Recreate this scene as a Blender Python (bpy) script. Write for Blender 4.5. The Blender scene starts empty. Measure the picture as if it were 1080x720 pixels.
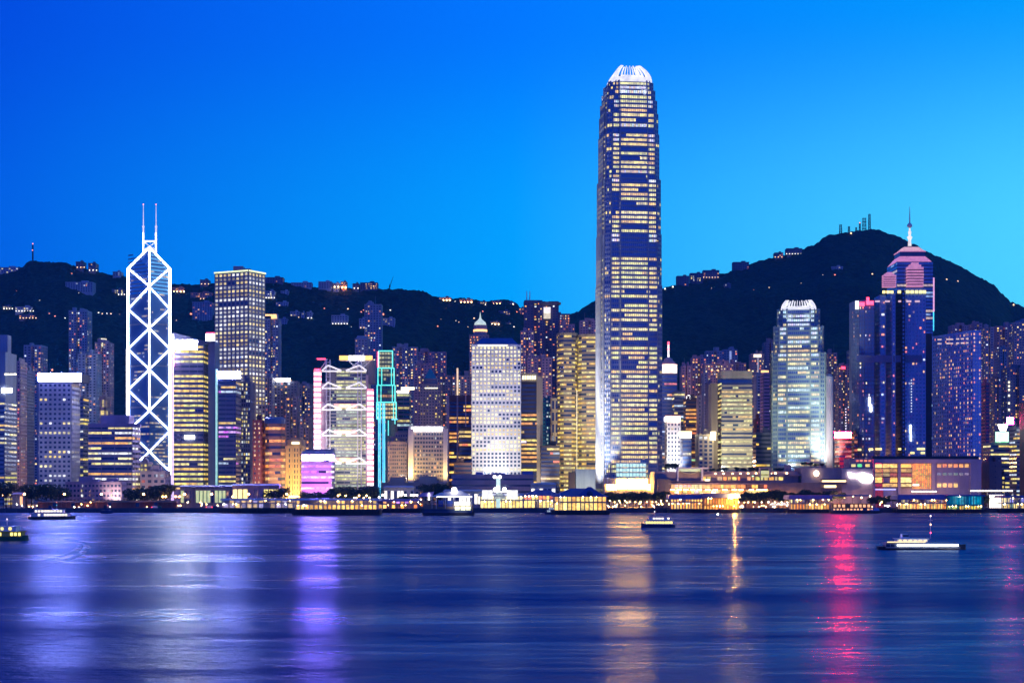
import bpy, math, random
import numpy as np
from mathutils import Vector, noise as mnoise

scene = bpy.context.scene
COL = scene.collection
rad = math.radians

# ------------------------------------------------------------------ camera
# A 59 mm lens, 25 m above the harbour, level, raised by lens shift.
F, CX, HY, EYE = 1768.0, 540.0, 509.0, 25.0
cam_d = bpy.data.cameras.new('camera')
cam = bpy.data.objects.new('camera', cam_d)
COL.objects.link(cam)
cam.location = (0, 0, EYE)
cam.rotation_euler = (rad(90), 0, 0)
cam_d.sensor_width = 36
cam_d.lens = 36 * F / 1080
cam_d.shift_y = (HY - 360) / 1080
cam_d.clip_start = 1
cam_d.clip_end = 60000
scene.camera = cam

def X(px, Y): return (px - CX) / F * Y
def Z(py, Y): return EYE - (py - HY) / F * Y
def at(px, py, Y): return Vector((X(px, Y), Y, Z(py, Y)))

# ------------------------------------------------------------------ dusk sky
world = bpy.data.worlds.new('World')
scene.world = world
world.use_nodes = True
wt = world.node_tree
wt.nodes.clear()
def wn(t, **kw):
    n = wt.nodes.new(t)
    for k, v in kw.items(): setattr(n, k, v)
    return n
def wmath(op, a, b=None, clamp=False):
    n = wn('ShaderNodeMath', operation=op, use_clamp=clamp)
    for i, v in enumerate((a, b)):
        if v is None: continue
        if isinstance(v, (int, float)): n.inputs[i].default_value = v
        else: wt.links.new(v, n.inputs[i])
    return n.outputs[0]
def wramp(fac, stops):
    n = wn('ShaderNodeValToRGB')
    el = n.color_ramp.elements
    while len(el) < len(stops): el.new(0.5)
    for e, (p, c) in zip(el, stops):
        e.position = p; e.color = (*c, 1)
    wt.links.new(fac, n.inputs[0])
    return n.outputs[0]
def wmap(v, a, b):
    n = wn('ShaderNodeMapRange'); n.clamp = True
    n.interpolation_type = 'SMOOTHSTEP'
    wt.links.new(v, n.inputs[0]); n.inputs[1].default_value = a; n.inputs[2].default_value = b
    return n.outputs[0]
def wmix(f, a, b):
    n = wn('ShaderNodeMix', data_type='RGBA')
    wt.links.new(f, n.inputs[0]); wt.links.new(a, n.inputs[6])
    if isinstance(b, tuple): n.inputs[7].default_value = (*b, 1)
    else: wt.links.new(b, n.inputs[7])
    return n.outputs[2]
tc = wn('ShaderNodeTexCoord')
sep = wn('ShaderNodeSeparateXYZ')
wt.links.new(tc.outputs['Generated'], sep.inputs[0])
dx, dy, dz = sep.outputs
az = wmath('ADD', wmath('MULTIPLY', dx, 0.5), 0.5)
low = wramp(az, [(0.0, (.0, .05, .40)), (.354, (.0, .135, .82)), (.5, (.0, .41, 1.08)), (.646, (.090, .75, 1.12)), (.80, (.30, .72, 1.0)), (1.0, (.16, .46, .85))])
high = wramp(az, [(0.0, (.0, .03, .34)), (.354, (.0, .068, .73)), (.5, (.0, .188, 1.0)), (.646, (.0, .34, 1.0)), (.80, (.02, .40, 1.0)), (1.0, (.06, .34, .86))])
low2 = wmix(wmap(dz, .125, .275), low, high)
# plain linear blend reads better than a smooth step inside the frame
zen = wmix(wmap(dz, .30, .95), low2, (.0, .035, .36))
back = wmix(wmap(dy, .05, -.45), zen, (.034, .092, .60))
sky = wn('ShaderNodeTexSky', sky_type='NISHITA')
sky.sun_disc = False
sky.sun_elevation = rad(-3.0)
sky.sun_rotation = rad(75)
bg1 = wn('ShaderNodeBackground'); bg1.inputs[1].default_value = 1.09
wt.links.new(back, bg1.inputs[0])
bg2 = wn('ShaderNodeBackground'); bg2.inputs[1].default_value = 0.015
wt.links.new(sky.outputs[0], bg2.inputs[0])
add = wn('ShaderNodeAddShader')
wt.links.new(bg1.outputs[0], add.inputs[0]); wt.links.new(bg2.outputs[0], add.inputs[1])
wo = wn('ShaderNodeOutputWorld')
wt.links.new(add.outputs[0], wo.inputs[0])

# the last afterglow from the west, a very weak and very soft sun
sun_d = bpy.data.lights.new('afterglow_sun', 'SUN')
sun_d.energy = 0.06
sun_d.angle = rad(25)
sun_d.color = (1.0, .74, .80)
sun = bpy.data.objects.new('afterglow_sun', sun_d)
COL.objects.link(sun)
sun.rotation_euler = Vector((-0.80, 0.55, -0.16)).to_track_quat('-Z', 'Y').to_euler()

scene.view_settings.view_transform = 'Standard'
scene.view_settings.look = 'None'
scene.view_settings.exposure = 0
scene.view_settings.gamma = 1
scene.render.engine = 'CYCLES'
cy = scene.cycles
cy.max_bounces = 5; cy.diffuse_bounces = 2; cy.glossy_bounces = 3; cy.transmission_bounces = 2
cy.sample_clamp_indirect = 40.0
cy.volume_bounces = 0
cy.sample_clamp_direct = 0
cy.use_denoising = True
cy.caustics_reflective = True
cy.blur_glossy = 0.0
cy.use_light_tree = True
scene.render.use_persistent_data = False

# ------------------------------------------------------------------ materials
MATS = {}
def new_mat(name):
    m = bpy.data.materials.new(name); m.use_nodes = True
    m.node_tree.nodes.clear()
    return m, m.node_tree
def surf(name, base, rough=.7, metal=0.0, var=.25, scale=.12, streak=True, spec=.4):
    """weathered wall: base colour broken up by soft blotches and rain streaks"""
    if name in MATS: return MATS[name]
    m, t = new_mat(name)
    N = t.nodes.new; L = t.links.new
    tcn = N('ShaderNodeTexCoord')
    mp = N('ShaderNodeMapping'); mp.inputs['Scale'].default_value = (scale, scale, scale * (.18 if streak else 1))
    L(tcn.outputs['Object'], mp.inputs[0])
    no = N('ShaderNodeTexNoise'); no.inputs['Scale'].default_value = 1.0; no.inputs['Detail'].default_value = 5; no.inputs['Roughness'].default_value = .65
    L(mp.outputs[0], no.inputs['Vector'])
    mr = N('ShaderNodeMapRange'); mr.inputs[1].default_value = .3; mr.inputs[2].default_value = .7
    mr.inputs[3].default_value = 1 - var; mr.inputs[4].default_value = 1 + var * .6
    L(no.outputs[0], mr.inputs[0])
    mx = N('ShaderNodeVectorMath'); mx.operation = 'SCALE'
    mx.inputs[0].default_value = base
    L(mr.outputs[0], mx.inputs['Scale'])
    b = N('ShaderNodeBsdfPrincipled')
    L(mx.outputs[0], b.inputs['Base Color'])
    b.inputs['Roughness'].default_value = rough
    b.inputs['Metallic'].default_value = metal
    b.inputs['Specular IOR Level'].default_value = spec
    o = N('ShaderNodeOutputMaterial'); L(b.outputs[0], o.inputs[0])
    MATS[name] = m
    return m
def emit(name, col, s=1.0, sample=True, base=(.6, .6, .6)):
    if name in MATS: return MATS[name]
    m, t = new_mat(name)
    N = t.nodes.new; L = t.links.new
    b = N('ShaderNodeBsdfPrincipled'); b.inputs['Base Color'].default_value = (*base, 1)
    b.inputs['Roughness'].default_value = .4
    b.inputs['Emission Color'].default_value = (*col, 1)
    tcn = N('ShaderNodeTexCoord'); no = N('ShaderNodeTexNoise'); no.inputs['Scale'].default_value = .30; no.inputs['Detail'].default_value = 4
    L(tcn.outputs['Object'], no.inputs['Vector'])
    mr = N('ShaderNodeMapRange'); mr.inputs[1].default_value = .3; mr.inputs[2].default_value = .7; mr.inputs[3].default_value = s*.72; mr.inputs[4].default_value = s*1.2
    L(no.outputs[0], mr.inputs[0]); L(mr.outputs[0], b.inputs['Emission Strength'])
    o = N('ShaderNodeOutputMaterial'); L(b.outputs[0], o.inputs[0])
    m.cycles.emission_sampling = 'AUTO' if sample else 'NONE'
    MATS[name] = m
    return m
def glass(name, base, rough=.12, nscale=.35, lo=.45):
    """facade glazing: dark reflective glass; each pane carries the light of the room behind it in the face attribute 'glow'"""
    m, t = new_mat(name)
    N = t.nodes.new; L = t.links.new
    at_ = N('ShaderNodeAttribute'); at_.attribute_name = 'glow'
    tcn = N('ShaderNodeTexCoord')
    mp = N('ShaderNodeMapping'); mp.inputs['Scale'].default_value = (nscale, nscale, nscale * 1.6)
    L(tcn.outputs['Object'], mp.inputs[0])
    no = N('ShaderNodeTexNoise'); no.inputs['Scale'].default_value = 1.0; no.inputs['Detail'].default_value = 3; no.inputs['Roughness'].default_value = .7
    L(mp.outputs[0], no.inputs['Vector'])
    mr = N('ShaderNodeMapRange'); mr.inputs[1].default_value = .32; mr.inputs[2].default_value = .62
    mr.inputs[3].default_value = lo; mr.inputs[4].default_value = 1.25
    L(no.outputs[0], mr.inputs[0])
    b = N('ShaderNodeBsdfPrincipled'); b.inputs['Base Color'].default_value = (*base, 1)
    b.inputs['Roughness'].default_value = rough
    b.inputs['Metallic'].default_value = .45
    b.inputs['Specular IOR Level'].default_value = .7
    L(at_.outputs['Color'], b.inputs['Emission Color'])
    L(mr.outputs[0], b.inputs['Emission Strength'])
    # panes never sit perfectly flat
    bp = N('ShaderNodeBump'); bp.inputs['Strength'].default_value = .12; bp.inputs['Distance'].default_value = .3
    L(no.outputs[0], bp.inputs['Height']); L(bp.outputs[0], b.inputs['Normal'])
    o = N('ShaderNodeOutputMaterial'); L(b.outputs[0], o.inputs[0])
    m.cycles.emission_sampling = 'NONE'
    MATS[name] = m
    return m

GLASS = glass('window_glass', (.09, .12, .21), .14)
GLASS_BLUE = glass('blue_glass', (.20, .34, .62), .15)
GLASS_TEAL = glass('teal_glass', (.02, .10, .12), .15)
MIRROR = glass('mirror_glass', (.03, .05, .10), .05)
MIRROR.node_tree.nodes['Principled BSDF'].inputs['Metallic'].default_value = .75
MIRROR.node_tree.nodes['Principled BSDF'].inputs['Base Color'].default_value = (.75, .92, 1.0, 1)
MIRROR.node_tree.nodes['Principled BSDF'].inputs['Metallic'].default_value = .9
MIRROR_LOW = glass('mirror_glass_dark_reflection', (.13, .22, .46), .10)  # lower glass coloured darker to stand for the dark hill it reflects

stone   = surf('pale_mauve_stone', (.40, .34, .36))
conc    = surf('grey_concrete', (.33, .33, .35))
white   = surf('white_render', (.66, .65, .64), .6, var=.14)
offw    = surf('offwhite_tile', (.52, .50, .50), .6, var=.18)
beige   = surf('beige_stone', (.46, .39, .28))
pink    = surf('pink_granite', (.38, .26, .26), .5)
brown   = surf('brown_stone', (.20, .12, .08))
brick   = surf('red_brick', (.30, .10, .07))
darkst  = surf('dark_stone', (.06, .05, .055))
bluep   = surf('blue_grey_panel', (.25, .31, .43), .5)
slate   = surf('slate_panel', (.17, .19, .27), .5)
purp    = surf('mauve_panel', (.36, .28, .36), .6)
silver  = surf('silver_cladding', (.40, .43, .48), .38, .15, var=.12)
polem   = surf('black_lamp_pole', (.012, .012, .012), .9, spec=.05)
dmetal  = surf('dark_metal', (.05, .05, .06), .5, .3)
steel   = surf('white_steel', (.72, .72, .74), .45, var=.1)
gold    = surf('gold_stone', (.55, .42, .22))
seaw    = surf('seawall_concrete', (.07, .08, .11), .8)
pave    = surf('promenade_paving', (.16, .13, .11), .85, streak=False)
roadm   = surf('road_asphalt', (.05, .05, .052), .8, streak=False)
deckm   = surf('pier_deck_timber', (.05, .045, .05), .8)
roofbl  = surf('blue_roof_sheet', (.06, .09, .30), .5, var=.2)
roofpu  = surf('mauve_roof_sheet', (.26, .20, .42), .6, var=.2)
roofgy  = surf('pale_roof_sheet', (.42, .45, .52), .5, var=.2)
tealp   = surf('teal_panel', (.02, .22, .30), .5)
copper  = surf('green_copper_roof', (.05, .32, .34), .5)
navyp   = surf('navy_paint', (.02, .04, .14), .4)
whitep  = surf('white_paint', (.75, .75, .74), .4, var=.08)
greenp  = surf('green_paint', (.02, .12, .06), .4)
bark    = surf('bark', (.08, .055, .04), .9)
leafA   = surf('leaf_dark', (.030, .055, .018), .7, var=.4, scale=.5, streak=False)
leafB   = surf('leaf_mid', (.055, .085, .025), .7, var=.4, scale=.5, streak=False)

W_ = lambda n, c, s, sample=True: emit(n, c, s, sample)
L_WHITE = W_('lit_white_panel', (1.0, .95, .92), 9)
L_ICE   = W_('lit_ice_white_panel', (.76, .74, 1.0), 480)
L_BLUEW = W_('lit_blue_white_panel', (.26, .28, 1.0), 540)
L_WARM  = W_('lit_warm_lamp', (1.0, .60, .22), 24)
L_ORG   = W_('lit_orange_lamp', (1.0, .42, .10), 80)
L_ORGP  = W_('lit_orange_panel', (1.0, .50, .10), 2.2)
L_RED   = W_('lit_red_panel', (1.0, .03, .06), 5)
L_PINK  = W_('lit_pink_panel', (1.0, .06, .28), 6)
L_GRN   = W_('lit_green_panel', (.35, 1.0, .45), 3)
L_TEAL  = W_('neon_turquoise', (.05, .78, .66), 1.6)
L_AQUA  = W_('neon_aqua', (.04, .52, .85), 2.0)
L_LAV   = W_('neon_lavender', (.66, .50, 1.0), 1.5)
L_MAG   = W_('lit_magenta_panel', (.75, .10, 1.0), 2.0)
L_NEON  = W_('neon_white_tube', (.93, .92, 1.0), 14)
L_YEL   = W_('lit_yellow_panel', (1.0, .78, .18), 2.2)
L_CREAM = W_('lit_cream_panel', (1.0, .90, .55), 2.2)
L_HILL  = W_('hillside_lamp_glow', (1.0, .62, .28), 3.0, False)
L_HILLW = W_('hillside_lamp_glow_white', (1.0, .92, .72), 3.5, False)
L_HILLR = W_('hillside_lamp_glow_red', (1.0, .25, .08), 3.0, False)
L_ROSE  = W_('rose_roof_glow', (1.0, .30, .42), .60)  # roof faces glow themselves in place of floodlight

# ------------------------------------------------------------------ mesh building
def wloc(o):
    v = Vector((0, 0, 0))
    while o is not None:
        v += o.location; o = o.parent
    return v
class MB:
    def __init__(s):
        s.v = []; s.f = []; s.m = []; s.g = []
    def quad(s, a, b, c, d, mi=0, glow=None):
        i = len(s.v); s.v += [tuple(a), tuple(b), tuple(c), tuple(d)]
        s.f.append((i, i+1, i+2, i+3)); s.m.append(mi); s.g.append(glow)
    def tri(s, a, b, c, mi=0, glow=None):
        i = len(s.v); s.v += [tuple(a), tuple(b), tuple(c)]
        s.f.append((i, i+1, i+2)); s.m.append(mi); s.g.append(glow)
    def hexa(s, p, mi=0, glow=None):
        """p: 4 bottom (ccw from above) + 4 top points"""
        i = len(s.v); s.v += [tuple(q) for q in p]
        for fc in ((3, 2, 1, 0), (4, 5, 6, 7), (0, 1, 5, 4), (1, 2, 6, 5), (2, 3, 7, 6), (3, 0, 4, 7)):
            s.f.append(tuple(i + k for k in fc)); s.m.append(mi); s.g.append(glow)
    def box(s, x0, x1, y0, y1, z0, z1, mi=0, glow=None):
        s.hexa([(x0, y0, z0), (x1, y0, z0), (x1, y1, z0), (x0, y1, z0), (x0, y0, z1), (x1, y0, z1), (x1, y1, z1), (x0, y1, z1)], mi, glow)
    def ebox(s, A, t, n, a0, a1, p0, p1, z0, z1, mi=0):
        """box along an edge: a along t, p outwards along n"""
        def P(a, p, z): return (A[0] + t[0]*a + n[0]*p, A[1] + t[1]*a + n[1]*p, z)
        s.hexa([P(a0, p1, z0), P(a1, p1, z0), P(a1, p0, z0), P(a0, p0, z0), P(a0, p1, z1), P(a1, p1, z1), P(a1, p0, z1), P(a0, p0, z1)], mi)
    def prism(s, poly, z0, z1, mi=0, top=None, cap=True, glow=None):
        n = len(poly); i = len(s.v); tp = top or poly
        s.v += [(p[0], p[1], z0) for p in poly] + [(p[0], p[1], z1) for p in tp]
        for k in range(n):
            j = (k + 1) % n
            s.f.append((i+k, i+j, i+n+j, i+n+k)); s.m.append(mi); s.g.append(glow)
        if cap:
            s.f.append(tuple(i+n+k for k in range(n))); s.m.append(mi); s.g.append(glow)
            s.f.append(tuple(i+k for k in reversed(range(n)))); s.m.append(mi); s.g.append(glow)
    def tube(s, a, b, r0, r1=None, n=6, mi=0, cap=True):
        a, b = Vector(a), Vector(b); r1 = r0 if r1 is None else r1
        d = (b - a).normalized()
        u = d.cross(Vector((0, 0, 1)) if abs(d.z) < .9 else Vector((1, 0, 0))).normalized(); w = d.cross(u)
        i = len(s.v)
        for c, r in ((a, r0), (b, r1)):
            for k in range(n):
                th = 2*math.pi*(k+.5)/n
                s.v.append(tuple(c + u*(r*math.cos(th)) + w*(r*math.sin(th))))
        for k in range(n):
            j = (k+1) % n
            s.f.append((i+j, i+k, i+n+k, i+n+j)); s.m.append(mi); s.g.append(None)
        if cap:
            s.f.append(tuple(i+k for k in range(n))); s.m.append(mi); s.g.append(None)
            s.f.append(tuple(i+n+k for k in reversed(range(n)))); s.m.append(mi); s.g.append(None)
    def lathe(s, cx, cy, prof, n=12, mi=0, ph=0.0):
        i = len(s.v); m = len(prof)
        for r, z in prof:
            for k in range(n):
                th = 2*math.pi*k/n + ph
                s.v.append((cx + r*math.cos(th), cy + r*math.sin(th), z))
        for q in range(m-1):
            for k in range(n):
                j = (k+1) % n
                s.f.append((i+q*n+k, i+q*n+j, i+(q+1)*n+j, i+(q+1)*n+k)); s.m.append(mi); s.g.append(None)
        s.f.append(tuple(i+(m-1)*n+k for k in range(n))); s.m.append(mi); s.g.append(None)
    def octa(s, c, r, mi=0):
        s.lathe(c[0], c[1], [(r*.02, c[2]-r), (r*.72, c[2]-r*.7), (r, c[2]), (r*.72, c[2]+r*.7), (r*.02, c[2]+r)], 8, mi)
    def build(s, name, mats, parent=None, smooth=False):
        if not isinstance(mats, (list, tuple)): mats = [mats]
        off = wloc(parent) if parent is not None else Vector((0, 0, 0))
        own = Vector((0, 0, 0))
        if parent is None:      # a thing of one mesh: origin at the middle of its base
            a = np.array(s.v); own = Vector(((a[:, 0].min()+a[:, 0].max())/2, (a[:, 1].min()+a[:, 1].max())/2, a[:, 2].min()))
            off = own
        me = bpy.data.meshes.new(name)
        me.from_pydata([(x-off.x, y-off.y, z-off.z) for x, y, z in s.v], [], s.f)
        for mt in mats: me.materials.append(mt)
        me.polygons.foreach_set('material_index', s.m)
        if any(g is not None for g in s.g):
            a = me.attributes.new('glow', 'FLOAT_COLOR', 'FACE')
            d = np.zeros((len(s.f), 4), np.float32); d[:, 3] = 1
            for k, g in enumerate(s.g):
                if g is not None: d[k, :3] = (g[0], g[1]*.90, g[2]*.5) if g[0] > 1.2*g[2] else g      # tungsten and sodium rooms
            a.data.foreach_set('color', d.ravel())
        if smooth: me.polygons.foreach_set('use_smooth', [True]*len(s.f))
        o = bpy.data.objects.new(name, me); COL.objects.link(o)
        o.location = own
        if parent is not None: o.parent = parent
        return o
def tag(o, label, cat, group=None, kind=None):
    o['label'] = label; o['category'] = cat
    if group: o['group'] = group
    if kind: o['kind'] = kind
    return o
def thing(name, label, cat, loc, group=None):
    o = bpy.data.objects.new(name, None); COL.objects.link(o)
    o.location = loc; o.empty_display_size = 2
    return tag(o, label, cat, group)
def struct(o, kind='structure'):
    o['kind'] = kind; return o
def dup(o, loc, rz=0.0, sc=1.0, label=None):
    c = o.copy(); COL.objects.link(c); c.location = loc; c.rotation_euler = (0, 0, rz); c.scale = (sc, sc, sc)
    if label: c['label'] = label
    for ch in o.children:
        k = ch.copy(); COL.objects.link(k); k.parent = c
        for g in ch.children:
            q = g.copy(); COL.objects.link(q); q.parent = k
    return c
def lit_sign(parent, m_, x0, x1, y0, y1, Y, d=2.0, name='roof_sign'):
    """a sign box: dark housing, only the face towards the harbour gives light"""
    mb = MB(); mb.box(X(x0, Y), X(x1, Y), Y, Y+d, Z(y1, Y), Z(y0, Y)); o = mb.build(name, dmetal, parent)
    mb = MB(); xa, xb, za, zb = X(x0, Y)+.05, X(x1, Y)-.05, Z(y1, Y)+.05, Z(y0, Y)-.05
    mb.quad((xa, Y-.06, za), (xb, Y-.06, za), (xb, Y-.06, zb), (xa, Y-.06, zb)); mb.build('sign_face', m_, o)
    return o
def flood(loc, aim, col, E, angle=40, blend=.6, parent=None, r=1.0):
    """a real floodlight: E is the irradiance wanted at the aim point"""
    loc, aim = Vector(loc), Vector(aim)
    d = (aim - loc).length
    l = bpy.data.lights.new('floodlight', 'SPOT')
    l.energy = 4*math.pi*d*d*E; l.color = col; l.spot_size = rad(angle); l.spot_blend = blend; l.shadow_soft_size = r
    o = bpy.data.objects.new('floodlight', l); COL.objects.link(o)
    o.location = loc; o.rotation_euler = (aim-loc).to_track_quat('-Z', 'Y').to_euler()
    return o
def fill_lamp(loc, col, P, r=.5):
    l = bpy.data.lights.new('lamp', 'POINT'); l.energy = P; l.color = col; l.shadow_soft_size = r
    o = bpy.data.objects.new('lamp', l); COL.objects.link(o); o.location = loc
    return o
# ------------------------------------------------------------------ water
SHORE = 1416.0
GZ = 3.0
def water_material():
    m, t = new_mat('harbour_water')
    N = t.nodes.new; L = t.links.new
    tcn = N('ShaderNodeTexCoord')
    def noise(sx, sy, detail, rough=.55, off=0):
        mp = N('ShaderNodeMapping'); mp.inputs['Scale'].default_value = (sx, sy, 1); mp.inputs['Location'].default_value = (off, off*.7, 0)
        L(tcn.outputs['Object'], mp.inputs[0])
        n = N('ShaderNodeTexNoise'); n.inputs['Scale'].default_value = 1; n.inputs['Detail'].default_value = detail; n.inputs['Roughness'].default_value = rough
        L(mp.outputs[0], n.inputs['Vector'])
        return n.outputs[0]
    swell = noise(.016, .055, 4, .6)
    chop = noise(.20, .40, 4, .62, 31)
    patch = noise(.0045, .016, 3, .6, 7)
    mr = N('ShaderNodeMapRange'); mr.inputs[1].default_value = .32; mr.inputs[2].default_value = .68
    mr.inputs[3].default_value = WATER_R0; mr.inputs[4].default_value = WATER_R1
    L(patch, mr.inputs[0])
    b1 = N('ShaderNodeBump'); b1.inputs['Strength'].default_value = 1; b1.inputs['Distance'].default_value = 1.5
    b2 = N('ShaderNodeBump'); b2.inputs['Strength'].default_value = 1; b2.inputs['Distance'].default_value = .75
    L(swell, b1.inputs['Height']); L(chop, b2.inputs['Height']); L(b1.outputs[0], b2.inputs['Normal'])
    dif = N('ShaderNodeBsdfDiffuse'); dif.inputs['Color'].default_value = (.0, .046, .23, 1)
    glo = N('ShaderNodeBsdfGlossy'); glo.inputs['Color'].default_value = (.76, .90, 1.0, 1)
    L(mr.outputs[0], glo.inputs['Roughness'])
    L(b2.outputs[0], glo.inputs['Normal']); L(b2.outputs[0], dif.inputs['Normal'])
    mx = N('ShaderNodeMixShader')
    rip = noise(.030, .17, 5, .66, 53)
    band = noise(.0030, .020, 4, .6, 91)
    def remap(v, lo, hi, a0, a1):
        n = N('ShaderNodeMapRange'); n.inputs[1].default_value = lo; n.inputs[2].default_value = hi
        n.inputs[3].default_value = a0; n.inputs[4].default_value = a1; L(v, n.inputs[0]); return n.outputs[0]
    ad = N('ShaderNodeMath'); ad.operation = 'MULTIPLY'
    L(remap(rip, .36, .64, WATER_F*.46, WATER_F*1.6), ad.inputs[0]); L(remap(band, .38, .62, .45, 1.45), ad.inputs[1])
    L(ad.outputs[0], mx.inputs[0])
    L(dif.outputs[0], mx.inputs[1]); L(glo.outputs[0], mx.inputs[2])
    o = N('ShaderNodeOutputMaterial'); L(mx.outputs[0], o.inputs[0])
    return m
WATER_R0, WATER_R1, WATER_F = .16, .28, .17
w = MB(); w.quad((-9000, -400, 0), (9000, -400, 0), (9000, SHORE + 30, 0), (-9000, SHORE + 30, 0))
wo_ = w.build('harbour_water', water_material()); struct(wo_)

# ------------------------------------------------------------------ shore and hillside
g = MB()
g.box(-2600, 2600, SHORE, 2120, -4, GZ, 0)
go = g.build('ground', pave); struct(go)
g = MB(); g.box(-2600, 2600, SHORE + 28, SHORE + 42, GZ + .004, GZ + .05)
struct(g.build('waterfront_road', roadm))
g = MB()
for k in range(-55, 56):
    g.box(k*12 - 3, k*12 + 3, SHORE + 34.9, SHORE + 35.1, GZ + .054, GZ + .058)
struct(g.build('road_marking', whitep))
g = MB()
g.box(-2600, 2600, SHORE - 3, SHORE - .02, -4, GZ - .3)
g.box(-2600, 2600, SHORE - 3.2, SHORE - 1.4, GZ - .3 + .002, GZ + .9)
for k in range(-60, 61):
    g.box(k*9.5 - .6, k*9.5 + .6, SHORE - 3.9, SHORE - 3.003, -4, GZ - .4)
sw = g.build('seawall', seaw); tag(sw, 'long dark concrete seawall along the edge of the harbour water', 'seawall'); sw['kind'] = 'structure'

RIDGE = [(-260, 318), (-120, 300), (0, 287), (24, 283), (28, 279), (36, 277.5), (70, 277.8), (78, 281), (88, 284), (100, 286.5), (116, 289), (132, 291), (180, 299), (200, 299), (214, 299), (240, 296), (280, 296), (300, 297.5), (310, 299.5), (330, 302), (345, 303), (400, 304), (415, 305.5), (430, 305), (440, 305.6), (449, 308), (456, 312), (475, 315), (500, 316), (515, 318.5), (530, 317), (543, 319), (549, 325), (560, 329), (580, 331), (594, 332.5), (601, 330), (611, 326), (621, 319.5), (631, 313.5), (665, 309), (697, 304.5), (713, 301), (729, 298), (758, 289.5), (773, 284.5), (785, 281.3), (793, 278), (801, 275), (813, 273), (831, 269), (847, 263.5), (858, 258.5), (873, 249.5), (887, 246.5), (905, 245), (918, 243.6), (928, 244.2), (940, 247.5), (950, 251), (957, 255), (968, 260), (980, 266), (1000, 274.5), (1010, 279), (1025, 288), (1036, 294), (1050, 303.5), (1060, 313), (1066, 319.5), (1080, 325), (1110, 334), (1200, 348), (1380, 372)]
RPX = np.array([p for p, _ in RIDGE]); RPY = np.array([q for _, q in RIDGE])
def smooth(t): t = min(1, max(0, t)); return t*t*(3-2*t)
H0 = 2060.0
def ridge_depth(px): return 3000 + 500*smooth((px-480)/330)
def terrain(x, y, rough=True):
    px = CX + x/y*F
    yr = ridge_depth(px)
    zr = Z(float(np.interp(px, RPX, RPY)), yr)
    if y <= H0: return GZ - 1.0
    if y <= yr:
        t = (y-H0)/(yr-H0)
        z = GZ - 1 + (zr-GZ) * (.62*t**1.5 + .38*t)
    else:
        t = (y-yr)/900
        z = zr - (zr-GZ)*.75*smooth(t)
    if rough:
        s = min(1, max(0, (y-H0)/500)); s *= 1 - .82*math.exp(-((y-yr)/130)**2)
        z += s*(26*mnoise.noise((x*.0042, y*.0042, 3)) + 12*mnoise.noise((x*.011, y*.011, 9)))
        f = min(1, max(0, (y-H0)/150))
        z += f*(3.4*mnoise.noise((x*.055, y*.055, 1)) + 4.6*abs(mnoise.noise((x*.16, y*.13, 5))))
    return z
def make_hill():
    us = np.arange(-260, 1381, 2.0)
    ys = np.concatenate([np.arange(2050, 2450, 16), np.arange(2450, 3600, 9), np.arange(3600, 4500, 60)])
    v = []; f = []
    nu = len(us)
    for y in ys:
        for u in us:
            x = X(u, y); v.append((x, float(y), terrain(x, float(y))))
    for j in range(len(ys)-1):
        for i in range(nu-1):
            a = j*nu+i; f.append((a, a+1, a+nu+1, a+nu))
    me = bpy.data.meshes.new('hillside'); me.from_pydata(v, [], f)
    m, t = new_mat('forested_slope')
    N = t.nodes.new; L = t.links.new
    tcn = N('ShaderNodeTexCoord')
    n1 = N('ShaderNodeTexNoise'); n1.inputs['Scale'].default_value = .06; n1.inputs['Detail'].default_value = 6; n1.inputs['Roughness'].default_value = .7
    L(tcn.outputs['Object'], n1.inputs['Vector'])
    n2 = N('ShaderNodeTexVoronoi'); n2.inputs['Scale'].default_value = .13
    L(tcn.outputs['Object'], n2.inputs['Vector'])
    cr = N('ShaderNodeValToRGB')
    cr.color_ramp.elements[0].position = .3; cr.color_ramp.elements[0].color = (.022, .040, .020, 1)
    cr.color_ramp.elements[1].position = .7; cr.color_ramp.elements[1].color = (.060, .085, .045, 1)
    L(n1.outputs[0], cr.inputs[0])
    b = N('ShaderNodeBsdfPrincipled'); b.inputs['Roughness'].default_value = .9; b.inputs['Specular IOR Level'].default_value = .1
    L(cr.outputs[0], b.inputs['Base Color'])
    bp = N('ShaderNodeBump'); bp.inputs['Strength'].default_value = .8; bp.inputs['Distance'].default_value = 5
    L(n2.outputs[0], bp.inputs['Height']); bp.invert = True
    L(bp.outputs[0], b.inputs['Normal'])
    o = N('ShaderNodeOutputMaterial'); L(b.outputs[0], o.inputs[0])
    me.materials.append(m)
    me.polygons.foreach_set('use_smooth', [True]*len(f))
    ob = bpy.data.objects.new('hillside', me); COL.objects.link(ob)
    return struct(ob)
make_hill()
def hill_hit(px, py):
    """first point of the slope seen through a pixel"""
    yr = ridge_depth(px)
    y = H0 + 20
    while y < yr - 6:
        if terrain(X(px, y), y, True) >= Z(py, y): break
        y += 6
    return y
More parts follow.
